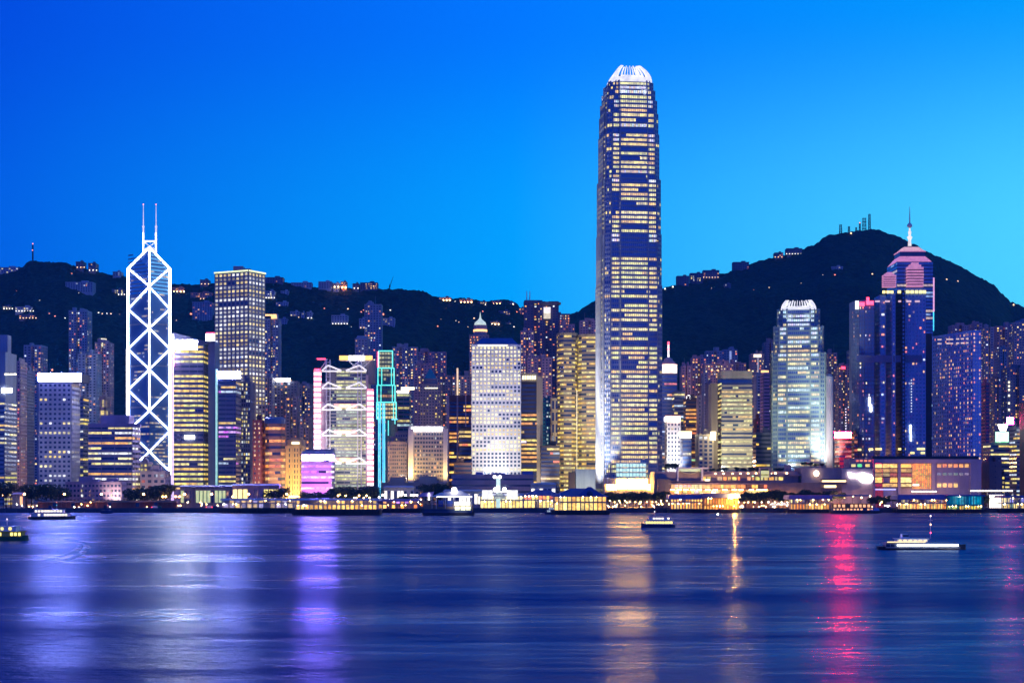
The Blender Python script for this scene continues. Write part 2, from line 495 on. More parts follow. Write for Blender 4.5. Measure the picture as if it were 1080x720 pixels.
# ------------------------------------------------------------------ facades
OFF  = [(1.3, 1.04, .26), (1.3, 1.15, .40), (1.25, .86, .20), (1.3, 1.2, .66), (1.1, 1.12, .42)]
GOLD = [(1.3, .86, .16), (1.2, .68, .10), (1.3, 1.0, .35), (1.2, .55, .08)]
RES  = [(1.3, .74, .24), (1.3, .50, .12), (1.3, 1.0, .48), (1.2, 1.1, .8), (.9, 1.0, 1.1), (1.2, .30, .14)]
ORNG = [(1.3, .48, .10), (1.3, .62, .2), (1.2, .32, .10), (1.3, .85, .42)]
WHT  = [(1.35, 1.3, 1.0), (1.3, 1.18, .62), (1.25, 1.25, 1.2), (1.3, 1.05, .42)]
GRNW = [(1.0, 1.12, .58), (1.12, 1.12, .75), (.85, 1.05, .65), (1.15, 1.05, .5)]
COOL = [(.8, 1.0, 1.2), (1.0, 1.05, 1.0), (1.1, 1.05, .7)]
MAGP = [(1.0, .35, 1.15), (1.1, .62, 1.15), (.95, .25, 1.1), (1.15, .85, 1.1)]

def style(fh=4.0, bw=3.0, wx=1.0, wy=.5, sill=.25, pr=.35, pp=.45, mull=0, mw=.3):
    return dict(fh=fh, bw=bw, wx=wx, wy=wy, sill=sill, pr=pr, pp=pp, mull=mull, mw=mw)
def lit(p=.4, pal=OFF, gain=1.0, run=True, full=.25, dark=.2, per=.14, dim=.03):
    """run: whole stretches of a floor share a switch; otherwise each window decides alone"""
    return dict(p=p, pal=pal, gain=gain, run=run, full=full, dark=dark, per=per, dim=dim)
def floor_glow(rng, nb, L, fi=0, nf=1):
    p = L['p'](fi/max(1, nf-1)) if callable(L['p']) else L['p']
    out = []
    if L['run']:
        r = rng.random()
        q = .96 if r < L['full']*p*2 else (p*.08 if r > 1-L['dark'] else p)
        c = rng.choice(L['pal']); on = rng.random() < q
        for i in range(nb):
            if rng.random() < L['per']: on = rng.random() < q
            if rng.random() < .05: c = rng.choice(L['pal'])
            b = L['gain']*rng.uniform(.55, 1.2)
            out.append(tuple(k*b for k in c) if on else None)
    else:
        cf = L.setdefault('cols', {}).setdefault(nb, [rng.choice((0, .3, .7, 1, 1.3, 1.9)) for _ in range(nb)]) if nb > 2 else [1]*nb
        for i in range(nb):
            on = rng.random() < p*cf[i]
            c = rng.choice(L['pal']); b = L['gain']*rng.choice((.4, .7, 1.0, 1.25))
            out.append(tuple(k*b for k in c) if on else None)
    return out
def visible(A, B):
    t = (B[0]-A[0], B[1]-A[1]); n = (t[1], -t[0])
    mx, my = (A[0]+B[0])/2, (A[1]+B[1])/2
    l = math.hypot(*n) or 1
    return (-mx*n[0] - my*n[1])/l/math.hypot(mx, my) > -.12
def facade(wall, rows, A, B, z0, z1, st, L, rng, wm=0, gm=0, override=None):
    """wall: MB for piers and spandrels; rows: MB or list of MBs, one per storey"""
    A, B = Vector(A[:2]), Vector(B[:2])
    ln = (B-A).length
    if ln < .5: return
    t = (B-A)/ln; n = Vector((t.y, -t.x))
    nb = max(1, round(ln/st['bw'])); bw = ln/nb
    nf = max(1, round((z1-z0)/st['fh'])); fh = (z1-z0)/nf
    for i in range(nf):
        zf = z0 + i*fh
        za, zb = zf + st['sill']*fh, zf + min(.985, st['sill'] + st['wy'])*fh
        gl = floor_glow(rng, nb, L, i, nf)
        if override: gl = override(i, nf, nb, gl, rng)
        mb = rows[i] if isinstance(rows, list) else rows
        if isinstance(rows, list):      # the strip of dark glass the panes of this storey sit in
            Q = lambda a, z: (A.x + t.x*a + n.x*.03, A.y + t.y*a + n.y*.03, z)
            mb.quad(Q(.1, za), Q(ln-.1, za), Q(ln-.1, zb), Q(.1, zb), gm, (0, 0, 0))
        for k in range(nb):
            a0 = k*bw + bw*(1-st['wx'])/2; a1 = a0 + bw*st['wx']
            p = .06
            P = lambda a, z: (A.x + t.x*a + n.x*p, A.y + t.y*a + n.y*p, z)
            if gl[k] and not L['run'] and rng.random() < .6:      # a curtain half drawn
                am = a0 + (a1-a0)*rng.uniform(.4, .8)
                g1, g2 = (gl[k], tuple(c*.12 for c in gl[k]))[::rng.choice((1, -1))]
                mb.quad(P(a0, za), P(am, za), P(am, zb), P(a0, zb), gm, g1); mb.quad(P(am, za), P(a1, za), P(a1, zb), P(am, zb), gm, g2)
            else: mb.quad(P(a0, za), P(a1, za), P(a1, zb), P(a0, zb), gm, gl[k] or (0, 0, 0))
        lo = zf if i == 0 else zf - fh*(1 - min(.985, st['sill'] + st['wy']))
        if st['pr'] > 0:
            wall.ebox(A, t, n, 0, ln, -.2, st['pr'], lo, za, wm)
    if st['pr'] > 0:
        wall.ebox(A, t, n, 0, ln, -.2, st['pr'], z1 - fh*(1 - min(.985, st['sill'] + st['wy'])), z1, wm)
    if st['wx'] < .999:
        hw = bw*(1-st['wx'])/2
        for k in range(nb+1):
            a = k*bw
            wall.ebox(A, t, n, max(0, a-hw), min(ln, a+hw), -.2, st['pp'], z0, z1 + .002, wm)
    elif st['mull']:
        k = 0
        while k <= nb:
            a = k*bw
            wall.ebox(A, t, n, max(0, a-st['mw']/2), min(ln, a+st['mw']/2), -.2, st['pp'], z0, z1 + .002, wm)
            k += st['mull']
def plan_box(x0, x1, Y, D):
    u0, u1 = (x0-CX)/F, (x1-CX)/F
    if u1 <= 0:   a, b = u0*Y, u1*(Y+D)
    elif u0 >= 0: a, b = u0*(Y+D), u1*Y
    else:         a, b = u0*Y, u1*Y
    if b - a < 3: b = a + 3
    return [(a, Y), (b, Y), (b, Y+D), (a, Y+D)]
def plan_rot(x0, xm, x1, Y, ang):
    """near corner seen at xm; right face heads off at `ang` degrees from +X, left face at right angles to it"""
    a = rad(ang); u0, um, u1 = [(q-CX)/F for q in (x0, xm, x1)]
    px = um*Y; c, s = math.cos(a), math.sin(a)
    w2 = (u1*Y - px)/(c - u1*s)
    w1 = (px - u0*Y)/(s + u0*c)
    P = (px, Y); R = (px + w2*c, Y + w2*s); Lf = (px - w1*s, Y + w1*c)
    Bk = (R[0] - w1*s, R[1] + w1*c)
    return [Lf, P, R, Bk]
def inset(plan, d):
    cx = sum(p[0] for p in plan)/len(plan); cy = sum(p[1] for p in plan)/len(plan)
    out = []
    for p in plan:
        l = math.hypot(p[0]-cx, p[1]-cy) or 1
        out.append((p[0] - (p[0]-cx)/l*d, p[1] - (p[1]-cy)/l*d))
    return out
def notched(plan, n, depth, frac=.34):
    """cut n vertical light wells into the front edge"""
    A, B = Vector(plan[0]), Vector(plan[1])
    ln = (B-A).length; t = (B-A)/ln; nn = Vector((-t.y, t.x))
    pts = [tuple(A)]
    for k in range(n):
        c = ln*(k+1)/(n+1); w = ln/(n+1)*frac/2
        for a, d in ((c-w, 0), (c-w, depth), (c+w, depth), (c+w, 0)):
            q = A + t*a + nn*d; pts.append((q.x, q.y))
    return pts + [tuple(p) for p in plan[1:]]
def centre(plan): return (sum(p[0] for p in plan)/len(plan), sum(p[1] for p in plan)/len(plan))

def roof_gear(mb, plan, z, rng, mi=0, parapet=True, big=1.0):
    cx, cy = centre(plan)
    xs = [p[0] for p in plan]; w_ = max(xs)-min(xs); d_ = max(p[1] for p in plan)-min(p[1] for p in plan)
    for k in range(rng.choice((2, 3, 3, 4))):
        bw_ = w_*rng.uniform(.12, .3); bh = rng.uniform(2, 6)*big
        x = cx + rng.uniform(-.3, .3)*w_; y = cy + rng.uniform(-.2, .2)*d_
        mb.box(x-bw_/2, x+bw_/2, y-4, y+4, z-.1, z+bh, mi)
    if rng.random() < .4:
        x = cx + rng.uniform(-.3, .3)*w_
        mb.tube((x, cy, z), (x, cy, z + rng.uniform(7, 14)), .25, .1, 5, mi)

def tower(name, label, plan, zt, st, L, wallmat, seed, zb=None, rows=False, glassm=None, group=None, gear=True, cat='building', parapet=1.2, cap=None, override=None, sides=None):
    """a block whose storeys and bays are real: core, proud spandrels and piers, recessed panes. rows=True splits the glazing into one window_row per storey"""
    rng = random.Random(seed)
    glassm = glassm or GLASS
    cx, cy = centre(plan)
    if zb is None:
        zb = GZ if cy < H0 else min(terrain(p[0], p[1], True) for p in plan) - 3
    wall = MB()
    wall.prism(plan, zb, zt, 0)
    nf = max(1, round((zt-parapet-zb)/st['fh']))
    rl = [MB() for _ in range(nf)] if rows else MB()
    z1 = zt - parapet
    n = len(plan)
    for k in range(n):
        A, B = plan[k], plan[(k+1) % n]
        if not visible(A, B): continue
        s_, L_ = st, L
        if sides and k in sides:
            s_ = sides[k].get('st', st); L_ = sides[k].get('lit', L)
            if sides[k].get('blank'): continue
            if s_['fh'] != st['fh']: s_ = dict(s_, fh=st['fh'])
        facade(wall, rl, A, B, zb, z1, s_, L_, rng, 0, 0 if rows else 1, override)
        A_, B_ = Vector(A), Vector(B); t = (B_-A_).normalized()
        wall.ebox(A_, t, Vector((t.y, -t.x)), 0, (B_-A_).length, -.3, st['pp']+.06, z1 - .02, zt + .4, 0)
    if gear: roof_gear(wall, plan, zt, rng)
    if rows:
        root = thing(name, label, cat, (cx, cy, zb), group)
        wall.build('wall', wallmat, root)
        for r in rl:
            if r.v: r.build('window_row', glassm, root)
        return root
    if gear == 'child' or cap:
        root = thing(name, label, cat, (cx, cy, zb), group)
        wall.v += rl.v and []
        merge(wall, rl)
        wall.build('wall', [wallmat, glassm], root)
        return root
    merge(wall, rl)
    o = wall.build(name, [wallmat, glassm])
    tag(o, label, cat, group)
    return o
def merge(a, b):
    i = len(a.v); a.v += b.v
    a.f += [tuple(i+k for k in f) for f in b.f]; a.m += b.m; a.g += b.g
SPLIT = set('lobby_post cove_light garden_lamp edge_lamp antenna_lamp bead_light gold_window rose_window bar_window top_window crown_light light_column terrace_light fender lower_window upper_window blue_panel canopy_post post mullion light_strip red_sign roof_rail_lamp blue_light ball_lamp clock_lamp logo_light aircraft_lamp roof_hut lobby_window lit_loggia flag_pole wing_pier'.split())
def islands(mb):
    p = list(range(len(mb.v)))
    def find(a):
        while p[a] != a: p[a] = p[p[a]]; a = p[a]
        return a
    for f in mb.f:
        for k in f[1:]: p[find(k)] = find(f[0])
    out = {}
    for f, m_, g_ in zip(mb.f, mb.m, mb.g):
        q, ix = out.setdefault(find(f[0]), (MB(), {}))
        nf = []
        for k in f:
            if k not in ix: ix[k] = len(q.v); q.v.append(mb.v[k])
            nf.append(ix[k])
        q.f.append(tuple(nf)); q.m.append(m_); q.g.append(g_)
    return [q for q, _ in out.values()]
def part(parent, name, mats, fn, label=None):
    mb = MB(); fn(mb)
    if name in SPLIT:
        for q in islands(mb): o = q.build(name, mats, parent)
        return o
    o = mb.build(name, mats, parent)
    if label: o['label'] = label
    return o
def rooted(o, name='body'):
    """turn a one-mesh thing into an Empty with that mesh as its part"""
    r = thing(o.name, o['label'], o['category'], o.location.copy(), o.get('group'))
    nm = o.name; o.name = 'tmp'; r.name = nm
    o.name = name; o.data.name = name
    for k in ('label', 'category', 'group'):
        if k in o: del o[k]
    o.parent = r; o.location = (0, 0, 0)
    return r
# ------------------------------------------------------------------ the tallest tower and its smaller sibling
def rot_plan(pts, cx, cy, a):
    c, s = math.cos(a), math.sin(a)
    return [(cx + x*c - y*s, cy + x*s + y*c) for x, y in pts]
def ifc_plan(cx, cy, w, a, bay, k, proud=1.3):
    """square of half width w, chamfered corners k, centre bay of half width `bay` standing proud on every side"""
    side = [(-(w-k), -w), (-bay, -w), (-bay, -w-proud), (bay, -w-proud), (bay, -w), (w-k, -w)]
    pts = []
    for q in range(4):
        th = q*math.pi/2
        for x, y in side:
            pts.append((x*math.cos(th) - y*math.sin(th), x*math.sin(th) + y*math.cos(th)))
    return rot_plan(pts, cx, cy, a)
def obelisk_tower(name, label, pxc, Y, ang, tiers, bayf, kf, fh, L, wallmat, glassm, seed, crown, fins, specials, mech):
    """tiers: (py_bottom, py_top, half width px) from the ground up; specials: pane rows that glow in place of floodlight on setback louvres"""
    rng = random.Random(seed)
    wmax = tiers[0][2]/F*Y
    cy = Y + wmax; cx = X(pxc, cy)
    root = thing(name, label, 'skyscraper', (cx, cy, GZ))
    wall = MB()
    for ti, (pb, pt, hw) in enumerate(tiers):
        w_ = hw/F*Y; z0 = max(GZ, Z(pb, Y)); z1 = Z(pt, Y)
        bay = tiers[0][2]*bayf/F*Y
        plan = ifc_plan(cx, cy, w_, ang, bay, w_*kf)
        wall.prism(plan, z0, z1, 0)
        nf = max(1, round((z1-z0)/fh)); f_ = (z1-z0)/nf
        n = len(plan)
        rows = [MB() for _ in range(nf)]
        big = [(cx + (p[0]-cx)*1.001, cy + (p[1]-cy)*1.001) for p in plan]
        for i, r in enumerate(rows):
            r.prism(big, z0 + (i+.2)*f_, z0 + (i+.8)*f_, 0, cap=False, glow=(0, 0, 0))
        for k in range(n):
            A, B = Vector(plan[k]), Vector(plan[(k+1) % n])
            if not visible(A, B): continue
            ln = (B-A).length
            q = k % 6
            central = q == 2; corner = q in (0, 4); chamf = q == 5; ret = q in (1, 3)
            t = (B-A)/ln; nn = Vector((t.y, -t.x))
            def ov(i, nf_, nb, gl, r, central=central, corner=corner, chamf=chamf, z0=z0, f_=f_):
                y = HY - (z0 + (i+.5)*f_ - EYE)*F/Y
                for (ya, yb, where, col) in specials:
                    if ya <= y <= yb and ((where == 'c' and central) or (where == 's' and corner) or where == 'a'):
                        return [tuple(c*r.uniform(.75, 1.1) for c in col) for _ in range(nb)]
                for (ya, yb) in mech:
                    if ya <= y <= yb: return [None]*nb
                if chamf: return [g if g and r.random() < .25 else None for g in gl]
                return gl
            st = style(fh=f_, bw=1.9 if not chamf else 2.4, wx=1.0, wy=.56, sill=.22, pr=.4, pp=.75, mull=1, mw=.34)
            if ret: st = style(fh=f_, bw=3, wx=1, wy=.4, sill=.3, pr=.3, pp=.3)
            facade(wall, rows, A, B, z0, z1, st, L, rng, 0, 0, ov)
            if central or corner:
                wall.ebox(A, t, nn, 0, .9, -.3, 1.0, z0, z1 + 1.2)
                wall.ebox(A, t, nn, ln-.9, ln, -.3, 1.0, z0, z1 + 1.2)
        for r in rows:
            if r.v: r.build('window_row', glassm, root)
    wall.build('wall', wallmat, root)
    # crown: curved blades glow in place of floodlight, solid corners, open spikes between
    pb, pt, ptip, hw0, hw1, nsp = crown
    w0 = hw0/F*Y; w1 = hw1/F*Y; z0 = Z(pb, Y); z1 = Z(pt, Y); z2 = Z(ptip, Y)
    prof = lambda u: w0 + (w1-w0)*u**2.0
    def ringp(q, lo, hi, ua, ub, uu):
        th = q*math.pi/2 + ang; ct, sn = math.cos(th), math.sin(th)
        r = prof(uu); r2 = r - 1.6
        out = []
        for xx, rr in ((lo*r, -r), (hi*r, -r), (hi*r2, -r2), (lo*r2, -r2)):
            out.append((cx + xx*ct - rr*sn, cy + xx*sn + rr*ct, z0 + (z2-z0)*uu))
        return out
    def blade(mb, q, lo, hi, ua, ub, S=8):
        prev = None
        for k in range(S+1):
            u = ua + (ub-ua)*k/S
            ring = ringp(q, lo, hi, ua, ub, u)
            if prev: mb.hexa(prev + ring)
            prev = ring
    LC = W_('crown_floodlight_glow', (1, .97, .93), fins)
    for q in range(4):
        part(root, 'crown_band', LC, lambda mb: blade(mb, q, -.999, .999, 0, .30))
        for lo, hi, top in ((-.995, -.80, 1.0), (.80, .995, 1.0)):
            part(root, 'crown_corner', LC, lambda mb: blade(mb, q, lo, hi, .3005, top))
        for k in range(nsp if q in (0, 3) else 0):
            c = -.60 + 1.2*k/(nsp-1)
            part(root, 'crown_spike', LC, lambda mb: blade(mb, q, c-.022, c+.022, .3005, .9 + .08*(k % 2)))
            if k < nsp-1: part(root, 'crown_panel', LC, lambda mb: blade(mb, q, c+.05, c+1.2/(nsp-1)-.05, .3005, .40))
    wd = w0*.8
    part(root, 'crown_drum', slate, lambda mb: mb.prism(rot_plan([(-wd, -wd), (wd, -wd), (wd, wd), (-wd, wd)], cx, cy, ang), z0-.5, z0+(z2-z0)*.4))
    for q in (0, 3):
        th = q*math.pi/2 + ang
        for f in (-.6, .6):
            lx, ly = f*w0, -w0 - 8.0
            p = Vector((cx + lx*math.cos(th) - ly*math.sin(th), cy + lx*math.sin(th) + ly*math.cos(th), z0 - 14))
            flood(p, (cx + lx*.8*math.cos(th) + w0*math.sin(th), cy + lx*.8*math.sin(th) - w0*math.cos(th), z0), (1, .97, .93), 1.4, 60, .8)
    return root, cx, cy

wc = (1.25, 1.2, 1.15)
spec2 = [(83, 86.5, 'a', (0, 0, 0)), (87, 101, 'c', (1.1, 1.1, .98)), (128, 135, 'c', (1.1, 1.05, .9)), (104, 112, 's', (1.0, 1.0, .85)), (140, 148.5, 's', wc), (186, 195, 's', wc), (246, 253.5, 's', wc), (180, 184, 'c', (1.0, .8, .7))]  # setback panes glow white in place of floodlight on metal louvres
mech2 = [(136, 140), (186, 193), (244, 262), (254, 272), (358, 367)]
def p_ifc2(u):
    return .88 if .42 < u < .56 else .55
tallest, IX, IY = obelisk_tower('tall_tower', 'tallest tower in the skyline, silver with a white lit claw crown', 663.0, 1560, rad(7),
    [(535, 300, 30.6), (300, 246, 30.0), (246, 188, 29.3), (188, 140, 27.9), (140, 118, 27.0), (118, 104, 25.9), (104, 93, 24.2), (93, 84.5, 22.4)], .49, .17, 4.35,
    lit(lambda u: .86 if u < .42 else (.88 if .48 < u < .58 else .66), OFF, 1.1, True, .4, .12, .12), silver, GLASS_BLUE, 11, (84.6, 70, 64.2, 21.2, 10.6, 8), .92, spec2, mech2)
# its lower floors: bright lobby, framed glass hall, canopy
def fn(mb):
    x0, x1, y = X(637, 1545), X(691, 1545), 1545
    mb.box(x0, x1, y, y+8, GZ, Z(503.6, 1545))
part(tallest, 'lobby_hall', surf('lobby_stone', (.5, .47, .42)), fn)
def fn(mb):
    for i in range(9):
        xa = X(640 + i*5.3, 1544.4)
        za, zb = (Z(515, 1545), Z(505, 1545)) if 2 <= i < 8 else (Z(516, 1545), Z(511, 1545)); mb.quad((xa, 1544.7, za), (xa+4.5, 1544.7, za), (xa+4.5, 1544.7, zb), (xa, 1544.7, zb))
part(tallest, 'lobby_window', W_('lit_lobby_glass', (1.0, .46, .08), 170), fn)
def fn(mb):
    for r in range(3):
        for c in range(9):
            xa = X(651.5 + c*3.5, 1556); za = Z(502 - r*5.0, 1556)
            mb.box(xa-1.2, xa+1.2, 1555, 1557.4, za, za+3.4, 0)
part(tallest, 'lobby_post', steel, lambda mb: [mb.box(X(p, 1544)-.35, X(p, 1544)+.35, 1543.6, 1544.5, GZ, Z(503.8, 1544)) for p in np.arange(637.5, 691, 3.5)])
part(tallest, 'lobby_canopy', steel, lambda mb: (mb.box(X(636, 1544), X(692, 1544), 1541.5, 1545.1, Z(510.2, 1544), Z(509.4, 1544)), mb.box(X(648, 1544), X(684, 1544), 1542.5, 1545.2, Z(504.6, 1544), Z(503.2, 1544))))
part(tallest, 'lit_loggia', W_('lit_green_white_loggia', (.55, .95, .85), 1.1), fn)
def fn(mb):
    for r in range(4):
        za = Z(503.6 - r*5.0, 1556); mb.box(X(650, 1554), X(682, 1554), 1554, 1557.2, za-.1, za+.9)
    for c in range(10):
        xa = X(649.9 + c*3.5, 1554); mb.box(xa-.3, xa+.3, 1553.9, 1557.1, Z(504, 1556), Z(488, 1556))
part(tallest, 'loggia_frame', steel, fn)
# floodlights at its foot, from the western and the harbour side
flood((X(603, 1550), 1550, 14), (X(630, 1580), 1583, 60), (1, .96, 1.0), 17.0, 70, .9)
flood((X(600, 1548), 1548, 14), (X(630, 1580), 1583, 165), (1, .95, 1.0), 9.0, 44, .9)
flood((X(640, 1536), 1536, 22), (X(641, 1562), 1562, 75), (1, .97, 1.0), 5.5, 44, .9)

spec1 = [(325, 330, 'c', (0, 0, 0)), (331, 342, 'c', (.85, .98, .95)), (325, 334, 's', (.7, .95, .95)), (345, 352, 's', (.9, 1.1, 1.05)), (357, 364, 'c', (.95, 1.1, 1.0)), (373, 378, 's', (.85, 1.05, 1.05))]
ifc1, JX, JY = obelisk_tower('tapered_tower', 'teal white tapered tower with a lit claw crown, a shorter twin of the tallest', 842, 1575, rad(-9),
    [(535, 372, 26.4), (372, 344, 24.2), (344, 326, 20.2)], .46, .16, 4.1,
    lit(.55, [(1.2, 1.1, .42), (1.25, 1.2, .7), (1.15, .9, .3), (.95, 1.15, .9)], 1.0, True, .25, .25, .16),
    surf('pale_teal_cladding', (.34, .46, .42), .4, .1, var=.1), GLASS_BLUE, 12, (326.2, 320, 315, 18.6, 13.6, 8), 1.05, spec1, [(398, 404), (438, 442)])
flood((X(835, 1532), 1532, GZ+38), (X(838, 1575), 1575, 75), (.92, 1, .80), 1.5, 90, .9)
flood((X(829, 1530), 1530, GZ+38), (X(832, 1575), 1578, 130), (.92, 1, .84), .8, 60, .9)
flood((X(872, 1535), 1535, GZ+44), (X(864, 1600), 1595, 190), (.95, 1, .9), 1.6, 50, .9)
def fn(mb):
    # pale round stair tower that climbs its western corner
    cx_, cy_ = X(872.5, 1605), 1605
    mb.lathe(cx_, cy_, [(5.6, GZ), (5.6, Z(398, 1605)), (4.6, Z(395.6, 1605)), (2.4, Z(394.4, 1605))], 18)
rt = MB(); fn(rt); ro = rt.build('round_tower', white, None, True)
tag(ro, 'slim pale round tower standing close behind the teal white tapered tower', 'tower')
flood((X(875, 1545), 1545, GZ+44), (X(873, 1600), 1603, 80), (1, .93, .9), 3.6, 80, .8)

# ------------------------------------------------------------------ the braced glass tower
def braced_tower():
    Y = 1900.0
    hw = 22.0/F*Y
    cx = X(157.4, Y+hw); near = (X(157.6, Y), Y)
    L_, R_ = (X(135.4, Y+hw), Y+hw), (X(179.0, Y+hw), Y+hw)
    bk = (X(157.4, Y+2*hw), Y+2*hw)
    zsh, zap = Z(283, Y+hw), Z(260.5, Y)
    root = thing('braced_glass_tower', 'glass tower outlined by white zigzag light tubes with two tall masts', 'skyscraper', (cx, Y+hw, GZ))
    rng = random.Random(5)
    core = MB()
    zc = Z(309, Y)
    def solid(mb, zb_, zl, zn, zbk, roof):
        i = len(mb.v)
        mb.v += [(*L_, zb_), (*near, zb_), (*R_, zb_), (*bk, zb_), (*L_, zl), (*near, zn), (*R_, zl), (*bk, zbk)]
        for fc in ((0, 1, 5, 4), (1, 2, 6, 5), (2, 3, 7, 6), (3, 0, 4, 7)) + (((4, 5, 7), (5, 6, 7)) if roof else ()):
            mb.f.append(tuple(i+k for k in fc)); mb.m.append(0); mb.g.append((0, 0, 0))
    solid(core, zc, zsh, zap, zap-6, True)
    core.build('upper_glass', MIRROR, root)
    core = MB(); solid(core, GZ, zc, zc, zc, False)
    core.build('glass_wall', MIRROR_LOW, root)
    for y in (340, 384, 428, 471):
        part(root, 'floor_band', slate, lambda mb: [mb.ebox(Vector(a_), (Vector(b_)-Vector(a_)).normalized(), Vector(((Vector(b_)-Vector(a_)).normalized().y, -(Vector(b_)-Vector(a_)).normalized().x)), 0, (Vector(b_)-Vector(a_)).length, -.2, .25, Z(y+1.6, Y), Z(y, Y)) for a_, b_ in ((L_, near), (near, R_))])
    # lit storeys
    nf = 64
    fh = (zsh-GZ)/nf
    for k in range(nf+7):
        mb = MB()
        z = GZ + (k+.3)*fh
        low_ = k < 24
        for (A, B) in ((L_, near), (near, R_)):
            A, B = Vector(A), Vector(B); ln = (B-A).length; t = (B-A)/ln; n = Vector((t.y, -t.x))
            nb = 17
            p = .50 if low_ else (.25 if k < 40 else .13)
            if rng.random() < (.3 if low_ else .45): p *= .1
            on = False
            for b in range(nb):
                if rng.random() < .35: on = rng.random() < p
                a0, a1 = b*ln/nb, (b+.92)*ln/nb
                up = (lambda q: q/ln) if tuple(B) == near else (lambda q: 1-q/ln)
                if z + fh*.5 > zsh + (zap-zsh)*min(up(a0), up(a1)): continue
                c = rng.choice([(.9, .72, .32), (.8, .75, .5), (.7, .5, .2), (.6, .65, .55)]); g_ = rng.uniform(.35, 1.0)
                P = lambda a, zz: (A.x+t.x*a+n.x*.08, A.y+t.y*a+n.y*.08, zz)
                mb.quad(P(a0, z), P(a1, z), P(a1, z+fh*.42), P(a0, z+fh*.42), 0, tuple(q*g_ for q in c) if on else (0, 0, 0))
        if mb.v: mb.build('window_row', MIRROR_LOW, root)
    # light tubes
    off = .9
    def pt(side, y):
        if side == 'n': return (near[0], near[1]-off, Z(y, Y))
        if side == 'l': return (L_[0]-off*.7, L_[1]-off*.7, Z(y, Y+hw))
        return (R_[0]+off*.7, R_[1]-off*.7, Z(y, Y+hw))
    def tube(a, b, r=.56):
        part(root, 'light_tube', L_NEON, lambda mb: mb.tube(a, b, r, r, 6))
    edge = [283, 326, 368, 411, 454, 497]; mid = [260.5, 302, 346, 389.5, 433, 476]
    tube(pt('n', 260.5), pt('l', 283)); tube(pt('n', 260.5), pt('r', 283))
    for k in range(5):
        tube(pt('l', edge[k]), pt('n', mid[k+1])); tube(pt('r', edge[k]), pt('n', mid[k+1]))
        tube(pt('n', mid[k+1]), pt('l', edge[k+1])); tube(pt('n', mid[k+1]), pt('r', edge[k+1]))
    tube(pt('n', 260.5), pt('n', 433), .7)
    tube(pt('l', 283), pt('l', 368), .8); tube(pt('l', 368), pt('l', 450), 1.5)
    tube(pt('r', 283), pt('r', 500), .9)
    # masts on a braced base, glowing in place of the light on them
    for px in (151.2, 164.6):
        yb = Y + hw*.55
        part(root, 'mast', W_('mast_floodlight_glow', (1, .88, .94), .75), lambda mb: (mb.tube((X(px, yb), yb, Z(270, yb)), (X(px, yb), yb, Z(238, yb)), 1.0, .9, 8), mb.tube((X(px, yb), yb, Z(238, yb)), (X(px, yb), yb, Z(216, yb)), .55, .3, 8), mb.tube((X(px-1.2, yb), yb, Z(239, yb)), (X(px+1.2, yb), yb, Z(239, yb)), .6, .6, 6)))
        part(root, 'mast_lamp', L_HILLR, lambda mb: mb.octa((X(px, yb), yb, Z(215.6, yb)), .7))
    yb = Y + hw*.55
    a, b = (X(151.2, yb), yb), (X(164.6, yb), yb)
    part(root, 'mast_base', steel, lambda mb: (mb.tube((*a, Z(254.6, yb)), (*b, Z(254.6, yb)), .9), mb.tube((*a, Z(255, yb)), (*b, Z(264, yb)), .6), mb.tube((*b, Z(255, yb)), (*a, Z(264, yb)), .6)))
    part(root, 'mast_base_light', L_NEON, lambda mb: (mb.tube((a[0], a[1]-1.2, Z(266, yb)), (a[0], a[1]-1.2, Z(246, yb)), .5), mb.tube((b[0], b[1]-1.2, Z(266, yb)), (b[0], b[1]-1.2, Z(246, yb)), .5), mb.tube((a[0], a[1]-1.2, Z(254.6, yb)), (b[0], b[1]-1.2, Z(254.6, yb)), .5)))
    # stone base
    part(root, 'base_wall', stone, lambda mb: mb.box(X(150, 1890), X(180, 1890), 1880, 1889, GZ, Z(496, 1890)))
braced_tower()
# ------------------------------------------------------------------ shorthand for the rest of the city
OFC = style(3.9, 3.2, 1.0, .50, .28, .35, .4)
OFCM = style(3.9, 2.6, 1.0, .50, .28, .35, .45, 2, .3)
GRID = style(3.9, 3.6, .58, .52, .26, .4, .42)
RESS = style(3.3, 3.7, .50, .46, .3, .3, .34)
RESF = style(3.3, 3.0, .55, .50, .3, .3, .36)
def box_tower(name, label, x0, x1, yt, Y, D, st, L, wm, seed, notch=0, **kw):
    plan = plan_box(x0, x1, Y, D)
    if notch: plan = notched(plan, notch, 4.5)
    return tower(name, label, plan, Z(yt, Y), st, L, wm, seed, **kw)
def sign_box(parent, mats, x0, x1, y0, y1, Y, d=2.0, name='roof_sign', frame=True):
    mb = MB(); mb.box(X(x0, Y), X(x1, Y), Y, Y+d, Z(y1, Y), Z(y0, Y)); o = mb.build(name, mats, parent)
    if frame:
        fr = MB()
        n = max(2, int((x1-x0)/9))
        for k in range(n+1):
            xx = X(x0+1+(x1-x0-2)*k/n, Y)
            fr.tube((xx, Y+d+.3, Z(y1, Y)-3.2), (xx, Y+d+.3, Z(y0, Y)-.5), .22, .22, 5)
        fr.build('sign_frame', dmetal, o)
    return o

